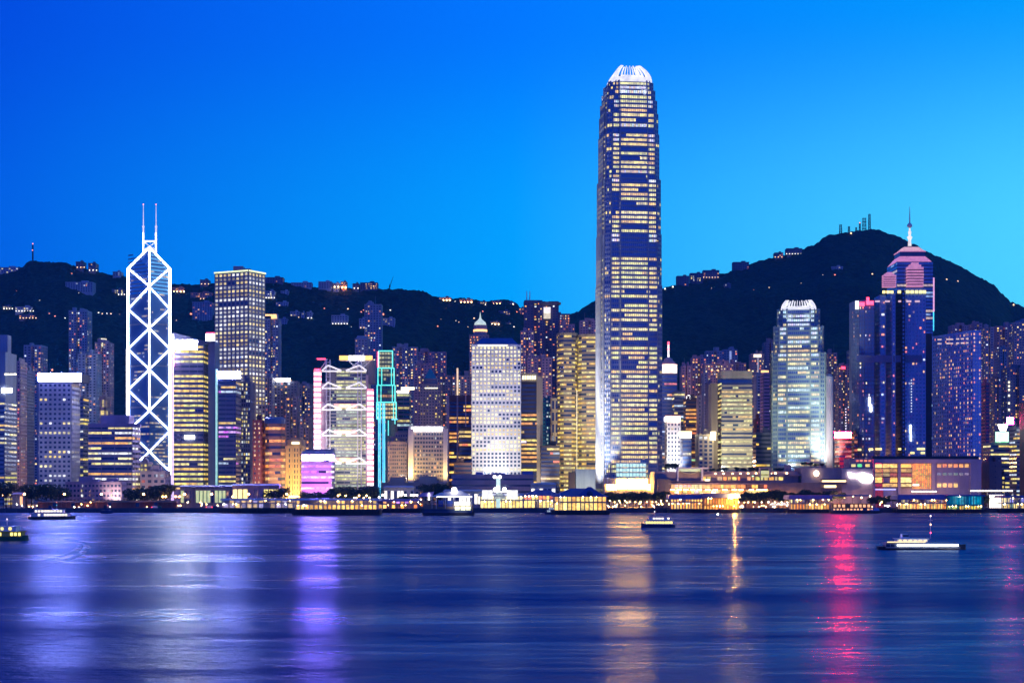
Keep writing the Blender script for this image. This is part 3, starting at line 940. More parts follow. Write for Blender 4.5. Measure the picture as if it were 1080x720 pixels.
# ======================================================= far left
r = box_tower('office_tower', 'blue grey office tower cut by the picture edge with a small white roof light', -14, 17.6, 422, 1600, 40, style(4.2, 3.4, 1, .45, .3, .3, .4, 3, .3), lit(.22, COOL+OFF, .8), bluep, 101, cap=True)
part(r, 'upper_block', [bluep, GLASS], lambda mb: mb.prism(plan_box(-14, 17.4, 1601, 36), Z(424, 1600), Z(371, 1600)))
part(r, 'upper_window', L_CREAM, lambda mb: [mb.box(X(a, 1600), X(b, 1600), 1600.3, 1601.2, Z(395.4, 1600), Z(393.6, 1600)) for a, b in ((4.5, 9), (10, 13), (14, 17))])
part(r, 'roof_light', L_WHITE, lambda mb: mb.box(X(2, 1600), X(12.5, 1600), 1599.3, 1600.9, Z(414, 1600), Z(409, 1600)))
part(r, 'stair_core', bluep, lambda mb: mb.box(X(-5, 1620), X(8, 1620), 1620, 1632, Z(390, 1620), Z(353, 1620)))
box_tower('apartment_tower', 'thin dark apartment tower squeezed beside the blue grey office tower, with pink lights', 18, 26, 381, 1720, 24, RESS, lit(0.46, RES+[(1.2, .2, .5)], 1.35, False), purp, 102)
box_tower('apartment_tower', 'blue apartment block with pale twin bays above the roof of the white sign building', 25, 50, 364, 2000, 26, RESS, lit(0.31, RES, 1.35, False), bluep, 103, notch=1)
box_tower('apartment_tower', 'low dark blue apartment block left of the white sign building', 24.5, 36, 391, 1790, 26, RESS, lit(0.16, RES, 1.35, False), slate, 104)
r = tower('office_tower', 'pale office block of square windows under a glowing white roof sign', plan_box(41, 84, 1545, 30), Z(402.5, 1545), style(4.3, 4.35, .56, .46, .3, .5, .52), lit(.16, WHT, .9, True, .25, .5, .3), offw, 105, rows=True, gear=False,
          override=lambda i, nf, nb, gl, rg: [g if i not in (nf-4, nf-9, nf-15) else tuple(q for q in rg.choice(WHT)) if rg.random() < .7 else None for g in gl])
lit_sign(r, L_BLUEW, 40, 85.5, 393.6, 402, 1543, 31)
part(r, 'base_arcade', offw, lambda mb: mb.box(X(41, 1545), X(84, 1545), 1543.5, 1545.5, GZ, GZ+13))
part(r, 'aircraft_lamp', L_HILLR, lambda mb: mb.octa((X(55, 1550), 1550, Z(390, 1550)), .9))
flood((X(62, 1470), 1470, GZ+8), (X(62, 1545), 1545, 70), (.85, .80, 1.0), .55, 70, .9)
for i, (a, b, yt, yb, tint, lab) in enumerate([
    (72.5, 97, 327.5, 2080, bluep, 'tall dark slab apartment tower rising above the white sign building'),
    (82, 107, 373, 1950, bluep, 'blue apartment slab with a lit stair column in front of the tall dark slab'),
    (100, 120, 361, 2020, purp, 'mauve apartment tower with a lit round penthouse left of the braced glass tower')]):
    r = box_tower('apartment_tower', lab, a, b, yt, yb, 24, RESS, lit(0.31, RES, 1.35, False), tint, 110+i, notch=1, cap=True)
    if i == 2:
        part(r, 'penthouse', W_('lit_penthouse', (1.0, .88, .5), 1.1), lambda mb: mb.lathe(X(108, 2030), 2030, [(7, Z(366, 2030)), (7, Z(362, 2030)), (5, Z(361.5, 2030)), (5, Z(357, 2030))], 12))
box_tower('apartment_tower', 'narrow dark office slab right of the white sign building', 84.5, 93.5, 418, 1660, 22, OFC, lit(.3, OFF+COOL, .9), slate, 118)
box_tower('apartment_tower', 'small hall with tall yellow windows behind the ribbon office block', 105, 116, 418, 1750, 20, style(11, 5, .6, .7, .1, .4, .4), lit(.9, [(1.0, .85, .3)], .9, False), stone, 119)
# ribbon windowed office
r = tower('office_building', 'broad mauve office block with bright ribbon windows left of the braced tower', plan_box(93, 147.5, 1520, 34), Z(447, 1520), style(4.6, 3.1, 1, .42, .3, .8, .9, 4, .35), lit(.62, [(1.35, 1.3, 1.0), (1.3, 1.15, .6), (1.3, .7, .2), (1.3, 1.3, 1.2)], 1.0, True, .2, .12, .17), stone, 120, rows=True, gear=False)
part(r, 'plant_room', purp, lambda mb: mb.box(X(106, 1525), X(136, 1525), 1526, 1546, Z(448, 1525), Z(437.5, 1525)))
part(r, 'roof_band', purp, lambda mb: mb.box(X(92.7, 1518), X(147.9, 1518), 1518, 1521, Z(450.5, 1518), Z(446.5, 1518)))
flood((X(120, 1465), 1465, GZ+6), (X(120, 1520), 1520, 40), (1, .72, .6), .8, 80, .9)
box_tower('annex_building', 'low pink annex with small lit windows in front of the ribbon office block', 69, 133, 508, 1478, 18, style(4.2, 3.3, .6, .5, .25, .4, .45), lit(.28, WHT+RES, .9, False), purp, 121)
box_tower('annex_building', 'cream annex with square openings at the foot of the braced tower', 148, 179, 497, 1540, 20, style(5, 6, .55, .5, .25, .5, .55), lit(.35, RES, .8, False), stone, 122)
box_tower('office_building', 'small stone office with yellow windows beside the mauve ribbon block', 147.8, 160, 487, 1560, 18, GRID, lit(.5, GOLD+OFF, .9), stone, 123)
flood((X(160, 1490), 1490, GZ+5), (X(163, 1540), 1540, 20), (1, .72, .5), 1.6, 80, .9)
# golden ribbon office with wedge top and lavender neon edge
r = tower('office_tower', 'office tower of gold ribbon windows with lavender neon edge and white roof sign', plan_box(182, 221.5, 1600, 36), Z(362, 1600), style(4.7, 2.7, 1, .46, .3, .5, .6, 3, .3), lit(.93, OFF+[(1.2, .95, .3)], .95, True, .5, .03, .15), slate, 130, rows=True, gear=False,
          override=lambda i, nf, nb, gl, rg: [None]*nb if i in (nf-5, nf-6, 13, 14) else gl)
part(r, 'wedge_roof', slate, lambda mb: mb.hexa([(X(182, 1600), 1600, Z(362.2, 1600)), (X(221, 1600), 1600, Z(362.2, 1600)), (X(221, 1600), 1630, Z(362.2, 1600)), (X(182, 1600), 1630, Z(362.2, 1600)), (X(182, 1600), 1600, Z(350, 1600)), (X(221, 1600), 1600, Z(361, 1600)), (X(221, 1600), 1630, Z(361, 1600)), (X(182, 1600), 1630, Z(350, 1600))]))
lit_sign(r, L_ICE, 184.5, 208, 358.5, 368.5, 1597, 2.4)
lit_sign(r, L_WHITE, 216.8, 226.6, 352, 359.6, 1596, 3, 'corner_sign')
part(r, 'corner_sign_cap', L_RED, lambda mb: mb.box(X(217.5, 1597), X(226, 1597), 1596.5, 1598, Z(351.9, 1597), Z(350.6, 1597)))
part(r, 'fascia_sign', L_WHITE, lambda mb: mb.box(X(194.5, 1598), X(205, 1598), 1598, 1599.2, Z(463, 1598), Z(459, 1598)))
part(r, 'neon_edge', L_LAV, lambda mb: mb.box(X(180.3, 1585), X(182.6, 1585), 1585, 1588, GZ+3, Z(352, 1585)))
part(r, 'pink_neon', L_PINK, lambda mb: mb.box(X(182.2, 1594), X(183.4, 1594), 1594, 1596, Z(386, 1594), Z(373, 1594)))
part(r, 'stair_core', slate, lambda mb: mb.box(X(219.5, 1605), X(226.5, 1605), 1605, 1632, GZ, Z(360, 1605)))
part(r, 'base_block', purp, lambda mb: mb.box(X(183, 1592), X(224, 1592), 1592, 1599, GZ, GZ+16))
# violet tinged glass office with teal neon edge
r = tower('office_tower', 'dark glass office with a white roof sign and a teal neon edge', plan_box(230.5, 254, 1600, 30), Z(400, 1600), style(4.3, 2.4, 1, .46, .3, .3, .4, 3, .25), lit(lambda u: .42 if u < .62 else .75, OFF+COOL+[(1.0, .25, 1.1)], .85, True, .25, .3, .2), slate, 131, rows=True, gear=False,
          override=lambda i, nf, nb, gl, rg: [rg.choice(((1.0, .2, 1.2), (.9, .5, 1.1), (.3, .2, .6))) for _ in gl] if i in (16, 17) else ([None]*nb if nf-9 < i < nf-3 else gl))
lit_sign(r, L_BLUEW, 231, 253.6, 391.3, 399.2, 1600, 2)
part(r, 'neon_edge', W_('neon_teal', (.35, .85, .72), .8), lambda mb: mb.box(X(227.2, 1598), X(229, 1598), 1598, 1600, GZ+3, Z(389, 1598)))
part(r, 'stair_core', slate, lambda mb: mb.box(X(226.5, 1603), X(230.8, 1603), 1603, 1625, GZ, Z(391, 1603)))
# tall white-dotted tower
plan = plan_rot(226.5, 262, 279.5, 1760, 62)
DOT = style(4.35, 5.4, .62, .60, .22, .35, .4)
r = tower('office_tower', 'tall square tower covered in a grid of white window lights, two faces in view', plan, Z(285.5, 1760), DOT, lit(.92, [(1.15, 1.12, .98), (1.2, 1.18, 1.05), (1.15, 1.1, .92), (1.0, .85, .5)], 1.0, True, .5, .02, .3), surf('steel_blue_cladding', (.24, .25, .33), .4), 132, rows=True, gear=False,
          override=lambda i, nf, nb, gl, rg: gl if i % 2 else [tuple(q*.36 for q in g) if g and rg.random() < .8 else g for g in gl])
A_, B_, C_ = plan[0], plan[1], plan[2]
part(r, 'roof_light_strip', W_('lit_lime_strip', (.85, 1.0, .40), 1.5), lambda mb: [mb.ebox(Vector(a), (Vector(b)-Vector(a)).normalized(), Vector(((Vector(b)-Vector(a)).normalized().y, -(Vector(b)-Vector(a)).normalized().x)), 0, (Vector(b)-Vector(a)).length, .6, 1.3, Z(286, 1760), Z(284.6, 1760)) for a, b in ((A_, B_), (B_, C_))])
part(r, 'plant_room', purp, lambda mb: (mb.box(X(246, 1780), X(256, 1780), 1780, 1795, Z(287, 1780), Z(280.6, 1780)), mb.box(X(258, 1780), X(264, 1780), 1780, 1795, Z(287, 1780), Z(283.2, 1780))))
box_tower('office_tower', 'grey glass office with sparkling vertical window lights under the tall dotted tower', 254.5, 268, 402, 1640, 26, style(4, 2.2, .7, .6, .2, .3, .5), lit(.62, WHT+COOL, .85, False), slate, 133)
r = box_tower('apartment_tower', 'blue apartment tower with an orange lit roof edge right of the dotted tower', 279, 296.5, 336, 2050, 24, RESS, lit(0.37, RES, 1.35, False), bluep, 134, notch=1, cap=True)
part(r, 'roof_light', L_ORGP, lambda mb: (mb.box(X(279, 2049), X(291.5, 2049), 2048.6, 2050, Z(333, 2049), Z(331.4, 2049)), mb.box(X(286, 2049), X(292, 2049), 2048.4, 2049.8, Z(336, 2049), Z(333.2, 2049))))
# red stone slab and curved ribbon block
r = tower('office_building', 'red stone slab with two columns of small white windows beside the gold ribbon block', plan_box(266.5, 280, 1530, 26), Z(443, 1530), style(4, 4.1, .42, .42, .3, .3, .32), lit(.93, [(1.25, 1.0, .7), (1.2, .8, .5)], .9, False), brick, 135)
flood((X(270, 1490), 1490, GZ+6), (X(273, 1530), 1530, 50), (1, .5, .35), 1.4, 80, .9)
CURV = style(5.6, 2.6, 1, .44, .28, .9, .95)
r = tower('office_building', 'rounded brown office block with orange ribbon windows between a red slab and gold stone hall', [(X(280, 1535), 1535), (X(284, 1528), 1528), (X(296, 1528), 1528), (X(300.5, 1535), 1535), (X(300.5, 1560), 1560), (X(280, 1560), 1560)], Z(447, 1530), CURV, lit(.75, ORNG, 1.0, True, .3, .2, .15), surf('tan_spandrel', (.30, .20, .13)), 136, rows=True, gear=False)
part(r, 'domed_top', bluep, lambda mb: mb.lathe(X(290, 1545), 1545, [(9.4, Z(447.2, 1535)), (9.4, Z(441, 1535)), (7.5, Z(439.5, 1535)), (1, Z(439.2, 1535))], 16))
flood((X(290, 1490), 1490, GZ+5), (X(290, 1530), 1530, 25), (1, .55, .2), 1.6, 90, .9)
# gold stone hall
plan = plan_box(301, 321.5, 1540, 24)
r = tower('bank_building', 'stepped old stone building washed in golden floodlight', plan, Z(470, 1540), style(5, 2.6, .45, .6, .2, .7, .8), lit(.25, GOLD, .7, False), gold, 137, cap=True, gear=False)
part(r, 'upper_tier', gold, lambda mb: (mb.box(X(303, 1542), X(319.5, 1542), 1543, 1560, Z(471, 1540), Z(463.5, 1540)), mb.box(X(306, 1542), X(317, 1542), 1546, 1558, Z(464, 1540), Z(461, 1540))))
part(r, 'roof_sign', W_('lit_gold_sign', (1, .85, .45), 3), lambda mb: mb.box(X(307.5, 1541), X(315.5, 1541), 1541.5, 1542.6, Z(468, 1541), Z(466, 1541)))
part(r, 'corner_pier', gold, lambda mb: [mb.box(X(a, 1538), X(a+2.2, 1538), 1537.8, 1540, GZ, Z(470, 1540)) for a in (301, 306, 314, 319)])
flood((X(306, 1508), 1508, GZ+4), (X(311, 1540), 1540, 34), (1, .66, .20), 5.5, 100, .8)
flood((X(318, 1508), 1508, GZ+4), (X(312, 1540), 1540, 20), (1, .62, .16), 5.0, 100, .8)
# dark apartments between
for i, (a, b, yt, Yb, m_, lab) in enumerate([
    (279.5, 290, 398, 1860, bluep, 'low blue office below the orange topped apartment tower'),
    (289, 316, 402, 1880, slate, 'dark blue apartment block with a round rooftop restaurant and white beacon'),
    (301, 316.5, 418, 1800, slate, 'plain dark apartment block behind the golden stone hall'),
    (312, 330, 405, 1960, slate, 'dim apartment block left of the pink striped tower'),
    (316, 329, 440, 1780, slate, 'short dark apartment block left of the pink striped tower, nearer the water')]):
    r = box_tower('apartment_tower', lab, a, b, yt, Yb, 24, RESS, lit(0.31, RES, 1.35, False), m_, 140+i, cap=True, notch=1)
    if i == 1:
        part(r, 'round_restaurant', surf('restaurant_cladding', (.3, .2, .15)), lambda mb: mb.lathe(X(293, 1895), 1895, [(9, Z(405, 1895)), (15, Z(402.5, 1895)), (15, Z(400, 1895)), (11, Z(398, 1895))], 18))
        part(r, 'restaurant_window', L_ORGP, lambda mb: mb.lathe(X(293, 1895), 1895, [(15.2, Z(402.4, 1895)), (15.2, Z(400.4, 1895))], 18))
        part(r, 'beacon', L_WHITE, lambda mb: mb.box(X(291, 1876), X(306, 1876), 1876, 1877.5, Z(402, 1876), Z(398.6, 1876)))
# pink lit block
plan = plan_rot(318, 345, 352.3, 1500, 22)
plan = plan_box(318, 352.4, 1500, 26)
PK = style(5.0, 2.2, 1, .40, .35, 1.0, 1.05)
r = tower('office_building', 'short block washed in magenta light with a blazing cyan white band under its roof', plan, Z(476, 1500), PK, lit(.9, MAGP+[(1.2, .95, 1.2), (1.15, .85, 1.2)], 1.35, True, .5, .05, .2), white, 150, rows=True, gear=False)
lit_sign(r, W_('lit_cyan_white_band', (.24, .14, 1.0), 540), 318.6, 352.6, 479.6, 485, 1496.5, 2.1, 'sign_band')
part(r, 'roof_block', purp, lambda mb: mb.box(X(322, 1505), X(351, 1505), 1505, 1522, Z(477, 1505), Z(473.6, 1505)))
flood((X(328, 1474), 1474, GZ+9), (X(331, 1500), 1500, 26), (.85, .16, 1.0), 5.0, 115, .9)
flood((X(348, 1474), 1474, GZ+9), (X(348, 1500), 1500, 26), (1, .25, .8), 2.6, 100, .9)

# ======================================================= the bank with coat-hanger trusses
def hanger_bank():
    Y = 1600.0
    plan = plan_box(334, 388, Y+4, 36)
    root = thing('truss_bank_tower', 'bank tower hung from white coat hanger trusses between pink striped stair towers', 'skyscraper', (X(361, Y), Y+20, GZ))
    rng = random.Random(20)
    core = MB()
    core.box(X(345, Y), X(386, Y), Y+4, Y+36, GZ, Z(388, Y))
    core.build('wall', surf('bank_grey_cladding', (.30, .31, .30), .4), root)
    z0, z1 = GZ+8, Z(390, Y)
    nf = 38
    rows = [MB() for _ in range(nf)]
    wl = MB()
    facade(wl, rows, (X(346, Y), Y+4), (X(385.5, Y), Y+4), z0, z1, style((z1-z0)/nf, 1.9, 1, .55, .22, .25, .5, 4, .3), lit(.85, [(.95, 1.05, .62), (.8, .92, .58), (1.1, 1.1, .8), (.6, .72, .5)], .82, True, .4, .1, .25), rng, 0, 0,
           lambda i, nf_, nb, gl, r: [None if b < 4 and r.random() < .8 and i > 20 else g for b, g in enumerate(gl)])
    wl.build('spandrel', surf('bank_grey_cladding', (.30, .31, .30)), root)
    for q in rows: q.build('window_row', GLASS, root)
    part(root, 'service_wall', surf('bank_mauve_panel', (.46, .36, .42), .5), lambda mb: mb.box(X(336.5, Y), X(345.6, Y), Y+2, Y+30, GZ, Z(404, Y)))
    part(root, 'service_wall', surf('bank_mauve_panel', (.46, .36, .42)), lambda mb: mb.box(X(330, Y), X(337, Y), Y+8, Y+34, GZ, Z(431, Y)))
    part(root, 'service_wall', surf('bank_mauve_panel', (.46, .36, .42)), lambda mb: mb.box(X(385.4, Y), X(388, Y), Y+3.6, Y+32, GZ, Z(395, Y)))
    # striped stair towers: lit glazed segments between red ones
    for (xa, xb, ya, yb_) in ((331, 338, 390, 512), (387.4, 393.4, 410, 512)):
        n = int((yb_-ya)/5.4)
        for k in range(n):
            za, zb = Z(ya + (k+1)*(yb_-ya)/n, Y), Z(ya + k*(yb_-ya)/n, Y)
            mid = za + (zb-za)*.55
            part(root, 'stair_glass', W_('lit_stair_white', (1, .84, .9), 2.6), lambda mb: mb.box(X(xa, Y), X(xb, Y), Y, Y+7, za, mid-.05))
            part(root, 'stair_band', W_('lit_stair_red', (1.0, .14, .18), 1.5), lambda mb: mb.hexa([(X(xa, Y)-.1, Y-.1, mid), (X(xb, Y)+.1, Y-.1, mid), (X(xb, Y)+.1, Y+7, mid), (X(xa, Y)-.1, Y+7, mid), (X(xa, Y)-.1, Y-.1, zb), (X(xb, Y)+.1, Y-.1, zb), (X(xb, Y)+.1, Y+7, zb), (X(xa, Y)-.1, Y+7, zb)]))
    part(root, 'stair_cap', L_RED, lambda mb: mb.box(X(331.4, Y), X(337, Y), Y+.5, Y+6, Z(390, Y), Z(388.6, Y)))
    # masts: ladder trusses in pairs
    for (c, yt) in ((346.5, 379.5), (379.5, 376)):
        def fn(mb, c=c, yt=yt):
            for o in (-1.9, 1.9):
                for d in (0, 3.4):
                    mb.tube((X(c+o, Y), Y-1-d, GZ), (X(c+o, Y), Y-1-d, Z(yt, Y)), .42, .42, 6)
            z = GZ+8
            while z < Z(yt, Y):
                mb.box(X(c-1.9, Y), X(c+1.9, Y), Y-4.4, Y-1, z-.25, z+.25); z += 4.6
        part(root, 'mast', steel, fn)
    # coat hangers
    def hanger(yc, lab=None):
        for c, sides in ((346.5, (-6.5, 14)), (379.5, (-14, 7.5))):
            def fn(mb):
                zt_, zb = Z(yc-5.5, Y), Z(yc, Y)
                for s in sides:
                    mb.tube((X(c, Y), Y-4.9, zt_), (X(c+s, Y), Y-4.9, zb), .75, .75, 6)
                    mb.tube((X(c, Y), Y-4.9, zb-.6), (X(c+s, Y), Y-4.9, zb-.6), .7, .7, 6)
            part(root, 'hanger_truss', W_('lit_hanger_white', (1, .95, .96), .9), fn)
    for yc in (391, 409, 431.5, 458.5, 488): hanger(yc)
    for yc, ch in ((428, 1), (455.5, 1), (485, 1)):
        part(root, 'sky_lobby', W_('lit_sky_lobby', (1.0, .22, .10), 1.1), lambda mb: mb.box(X(352, Y), X(376, Y), Y+2.6, Y+3.9, Z(yc+1.6, Y), Z(yc-2.6, Y)))
        part(root, 'sky_lobby_light', L_YEL, lambda mb: mb.box(X(358, Y), X(369, Y), Y+1.6, Y+2.5, Z(yc+.9, Y), Z(yc-1.8, Y)))
    part(root, 'roof_module', surf('bank_dark_module', (.2, .2, .24)), lambda mb: (mb.box(X(348, Y), X(353.5, Y), Y+3, Y+20, Z(404, Y), Z(389, Y)), mb.lathe(X(387, Y), Y+14, [(7, Z(404, Y)), (7, Z(380, Y)), (5, Z(378.5, Y))], 14)))
    part(root, 'roof_sign', L_WHITE, lambda mb: mb.box(X(368.2, Y), X(384.8, Y), Y-3, Y-1.6, Z(379.6, Y), Z(375.2, Y)))
    for a, b in ((358.2, 368), (385, 393)):
        part(root, 'roof_sign_end', W_('lit_amber_sign', (1, .50, .02), 2.2), lambda mb: mb.box(X(a, Y), X(b, Y), Y-3, Y-1.6, Z(379.6, Y), Z(375.2, Y)))
    part(root, 'roof_frame', steel, lambda mb: (mb.tube((X(358, Y), Y-1.2, Z(380.2, Y)), (X(393, Y), Y-1.2, Z(380.2, Y)), .4), mb.tube((X(367, Y), Y, Z(380, Y)), (X(379.5, Y), Y, Z(391, Y)), .5), mb.tube((X(391, Y), Y, Z(380, Y)), (X(379.5, Y), Y, Z(391, Y)), .5), mb.tube((X(367, Y), Y, Z(391, Y)), (X(379.5, Y), Y, Z(380, Y)), .5)))
    part(root, 'roof_crane', steel, lambda mb: (mb.box(X(334, Y), X(345, Y), Y+2, Y+4, Z(379.4, Y), Z(378, Y)), mb.tube((X(343, Y), Y+3, Z(391, Y)), (X(343, Y), Y+3, Z(378, Y)), .7), mb.tube((X(336, Y), Y+3, Z(391, Y)), (X(343, Y), Y+3, Z(381, Y)), .5)))
    part(root, 'roof_crane_light', L_RED, lambda mb: mb.box(X(334, Y), X(343, Y), Y+1.2, Y+1.9, Z(378.6, Y), Z(377.4, Y)))
    flood((X(362, 1530), 1530, GZ+12), (X(362, Y), Y, 60), (1, .9, .95), 2.6, 60, .9)
    flood((X(335, 1540), 1540, GZ+20), (X(340, Y), Y, 70), (1, .82, .92), 2.0, 60, .9)
hanger_bank()

# ======================================================= turquoise neon tower and neighbours
def neon_tower():
    Y = 1640.0
    root = thing('neon_tower', 'slim stepped tower outlined in turquoise neon tubes', 'skyscraper', (X(407, Y), Y+14, GZ))
    segs = [(399.2, 414.2, 370, 388), (398.4, 415.8, 388, 406), (397.6, 416.8, 406, 424), (397.2, 418, 424, 442)]
    rng = random.Random(9)
    body = surf('teal_dark_stone', (.10, .12, .12))
    for i, (a, b, ya, yb) in enumerate(segs):
        wl, gl = MB(), MB()
        wl.box(X(a, Y), X(b, Y), Y+1+(3-i), Y+26, Z(yb, Y), Z(ya, Y))
        L = (lit(.45, [(.7, .75, .5), (.9, .9, .5)], .6), lit(.45, [(.7, .75, .5)], .55), lit(.25, [(.15, .5, .15), (1, .5, .1), (.15, .35, .12)], .6), lit(.95, [(1.0, .8, .32), (1.1, .95, .5)], .9))[i]
        facade(wl, gl, (X(a, Y), Y+1+(3-i)), (X(b, Y), Y+1+(3-i)), Z(yb, Y), Z(ya, Y), style(4.2, 2.6, .8, .55, .2, .2, .25), L, rng, 0, 1)
        merge(wl, gl); wl.build('upper_stage', [body, GLASS], root)
        y = Y - .6 + (3-i)
        def tube(p, q, m_=L_TEAL, r=.55): part(root, 'neon_tube', m_, lambda mb: mb.tube((X(p[0], y), y, Z(p[1], y)), (X(q[0], y), y, Z(q[1], y)), r, r, 6))
        tube((a, ya), (b, ya)); tube((a+.2, ya), (a+.2, yb)); tube((b-.2, ya), (b-.2, yb))
        if i == 3: tube((b-5, yb), (b+1.5, yb), L_AQUA); tube((a+1, yb), (a+5, yb), L_AQUA)
        if i: tube((a+4.2, ya), (a+4.2, yb), L_TEAL, .4); tube((b-3, ya), (b-3, yb), L_TEAL, .4)
    part(root, 'red_edge', L_RED, lambda mb: mb.box(X(397.6, Y), X(398.6, Y), Y+2, Y+4, Z(387, Y), Z(370.5, Y)))
    wl, gl = MB(), MB()
    wl.box(X(398, Y), X(417, Y), Y+4, Y+28, GZ, Z(442, Y))
    facade(wl, gl, (X(398.5, Y), Y+4), (X(407, Y), Y+4), GZ, Z(424, Y)-.05, style(4.2, 2.2, .7, .55, .2, .3, .35), lit(.6, [(1, .35, .45), (.9, .3, .3), (1, .7, .5)], .55, False), rng, 0, 1)
    merge(wl, gl); wl.build('shaft', [body, GLASS], root)
    for px in (399.4, 401.0, 404.0, 405.6):
        part(root, 'neon_tube', L_AQUA, lambda mb: mb.tube((X(px, Y-.5), Y-.5, GZ+2), (X(px, Y-.5), Y-.5, Z(425, Y)), .5, .5, 6))
    for (px, ya, yb) in ((409.6, 443, 459), (416.6, 442, 447)):
        part(root, 'neon_tube', L_TEAL, lambda mb: mb.tube((X(px, Y), Y, Z(yb, Y)), (X(px, Y), Y, Z(ya, Y)), .45, .45, 6))
neon_tower()
r = box_tower('office_tower', 'blue glass office with a white lit roof terrace and mast right of the neon tower', 416, 433.5, 413, 1700, 28, style(4.4, 2.8, 1, .5, .25, .3, .4, 3, .3), lit(.4, [(.7, 1.0, 1.0), (1, 1.1, .7), (.9, .8, .4)], .8, True, .3, .3), slate, 160, cap=True, glassm=GLASS_TEAL, gear=False)
part(r, 'roof_light', L_WHITE, lambda mb: mb.box(X(416.6, 1699), X(431, 1699), 1698, 1700, Z(413.8, 1699), Z(412.0, 1699)))
part(r, 'roof_light', L_CREAM, lambda mb: mb.box(X(423, 1701), X(437, 1701), 1701, 1703, Z(411, 1701), Z(408, 1701)))
part(r, 'mast', steel, lambda mb: (mb.tube((X(427.5, 1705), 1705, Z(412, 1705)), (X(427.5, 1705), 1705, Z(397.5, 1705)), .5, .25), mb.tube((X(430.3, 1705), 1705, Z(412, 1705)), (X(430.3, 1705), 1705, Z(398.5, 1705)), .45, .25)))
# pyramid roofed tower
r = box_tower('office_tower', 'dim tower with a green copper pyramid roof', 443, 465.5, 405, 1850, 26, RESF, lit(.2, WHT+OFF, .8, False), slate, 161, cap=True, gear=False)
P = plan_box(447, 462, 1853, 18); ap = (X(453.5, 1862), 1862)
part(r, 'upper_stage', slate, lambda mb: mb.prism(P, Z(406, 1853), Z(399, 1853)))
part(r, 'pyramid_roof', copper, lambda mb: mb.prism(P, Z(399, 1853), Z(388.6, 1853), 0, [(ap[0]+(p[0]-ap[0])*.12, ap[1]+(p[1]-ap[1])*.12) for p in P]))
part(r, 'roof_light', L_CREAM, lambda mb: mb.box(X(448, 1849), X(461.5, 1849), 1848.6, 1849.6, Z(409.6, 1849), Z(408.6, 1849)))
for i, (a, b, yt, Yb, m_, lab) in enumerate([
    (414, 441, 366, 2120, bluep, 'wide pale blue apartment block with stepped top behind the neon tower'),
    (440, 471, 371, 2160, purp, 'mauve apartment block with twin stair heads behind the copper pyramid'),
    (437, 455, 384, 2060, purp, 'low mauve apartment block just left of the copper pyramid'),
    (461, 476, 396, 2000, slate, 'dark apartment block right of the copper pyramid')]):
    r = box_tower('apartment_tower', lab, a, b, yt, Yb, 24, RESS, lit(0.34, RES, 1.35, False), m_, 165+i, notch=2 if b-a > 20 else 1)
for i, (a, b, yt, Yb, m_, lab) in enumerate([
    (390, 403, 322, 2250, bluep, 'tall pale blue apartment tower standing alone on the dark slope'),]):
    r = box_tower('apartment_tower', lab, 384.5, 403.5, 321, 2300, 22, RESS, lit(0.31, RES, 1.35, False), bluep, 170, cap=True)
    part(r, 'stair_head', bluep, lambda mb: mb.box(X(386, 2300), X(394, 2300), 2302, 2314, Z(322, 2300), Z(319.5, 2300)))
r = box_tower('apartment_tower', 'round topped blue apartment tower below the lone tower on the slope', 374.5, 389, 357, 2150, 20, RESS, lit(0.22, RES, 1.35, False), bluep, 171, cap=True, gear=False)
part(r, 'barrel_roof', bluep, lambda mb: mb.prism([(p[0], p[1]) for p in inset(plan_box(374.5, 389, 2151, 18), 1)], Z(357.4, 2150), Z(353.6, 2150), 0, inset(plan_box(374.5, 389, 2151, 18), 4)))

# ======================================================= grand hotel with gold-lit fins
r = tower('hotel', 'pale hotel front with gold lit corner fins and a white lit roof edge', plan_box(431, 470.5, 1530, 30), Z(449.6, 1530), style(3.9, 2.6, .74, .52, .24, .35, .4), lit(.30, [(1.1, .85, .5), (1.2, 1.0, .75), (.8, .9, .8), (1.1, .6, .4)], .75, False), surf('hotel_grey', (.34, .32, .33)), 180, rows=True, gear=False)
part(r, 'roof_light_strip', L_WHITE, lambda mb: mb.box(X(434, 1528), X(466, 1528), 1528, 1529.4, Z(454.2, 1528), Z(450.2, 1528)))
for a, b in ((430.6, 436), (467.4, 471.8)):
    part(r, 'corner_fin', white, lambda mb: mb.box(X(a, 1527), X(b, 1527), 1527, 1545, GZ, Z(452, 1527)))
r2 = box_tower('hotel', 'lower hotel wing of warm grey stone with fine window grid', 409, 431, 466, 1560, 26, style(3.5, 2.0, .6, .5, .25, .3, .35), lit(.5, [(1.0, .75, .4), (.9, .7, .4)], .5, False), surf('hotel_wing_stone', (.36, .30, .24)), 181)
box_tower('hotel', 'set back hotel wing with a lit cornice above the warm grey wing', 417, 434, 456, 1590, 24, style(3.6, 2.4, .6, .5, .25, .3, .35), lit(.4, [(1, .8, .45)], .6, False), surf('hotel_wing_stone', (.36, .30, .24)), 182, gear=False)
r = box_tower('podium_building', 'low hotel podium with warm street lit arcade', 404, 472, 509, 1500, 26, style(5, 4, .5, .5, .2, .4, .5), lit(.6, ORNG, .9, False), beige, 183)
for px in (433.4, 469.4, 427):
    flood((X(px, 1514), 1514, GZ+25), (X(px, 1527), 1527, 46), (1, .62, .16), 7.0, 125, .8)
flood((X(418, 1520), 1520, GZ+26), (X(418, 1560), 1560, 45), (1, .72, .4), 1.8, 125, .9)
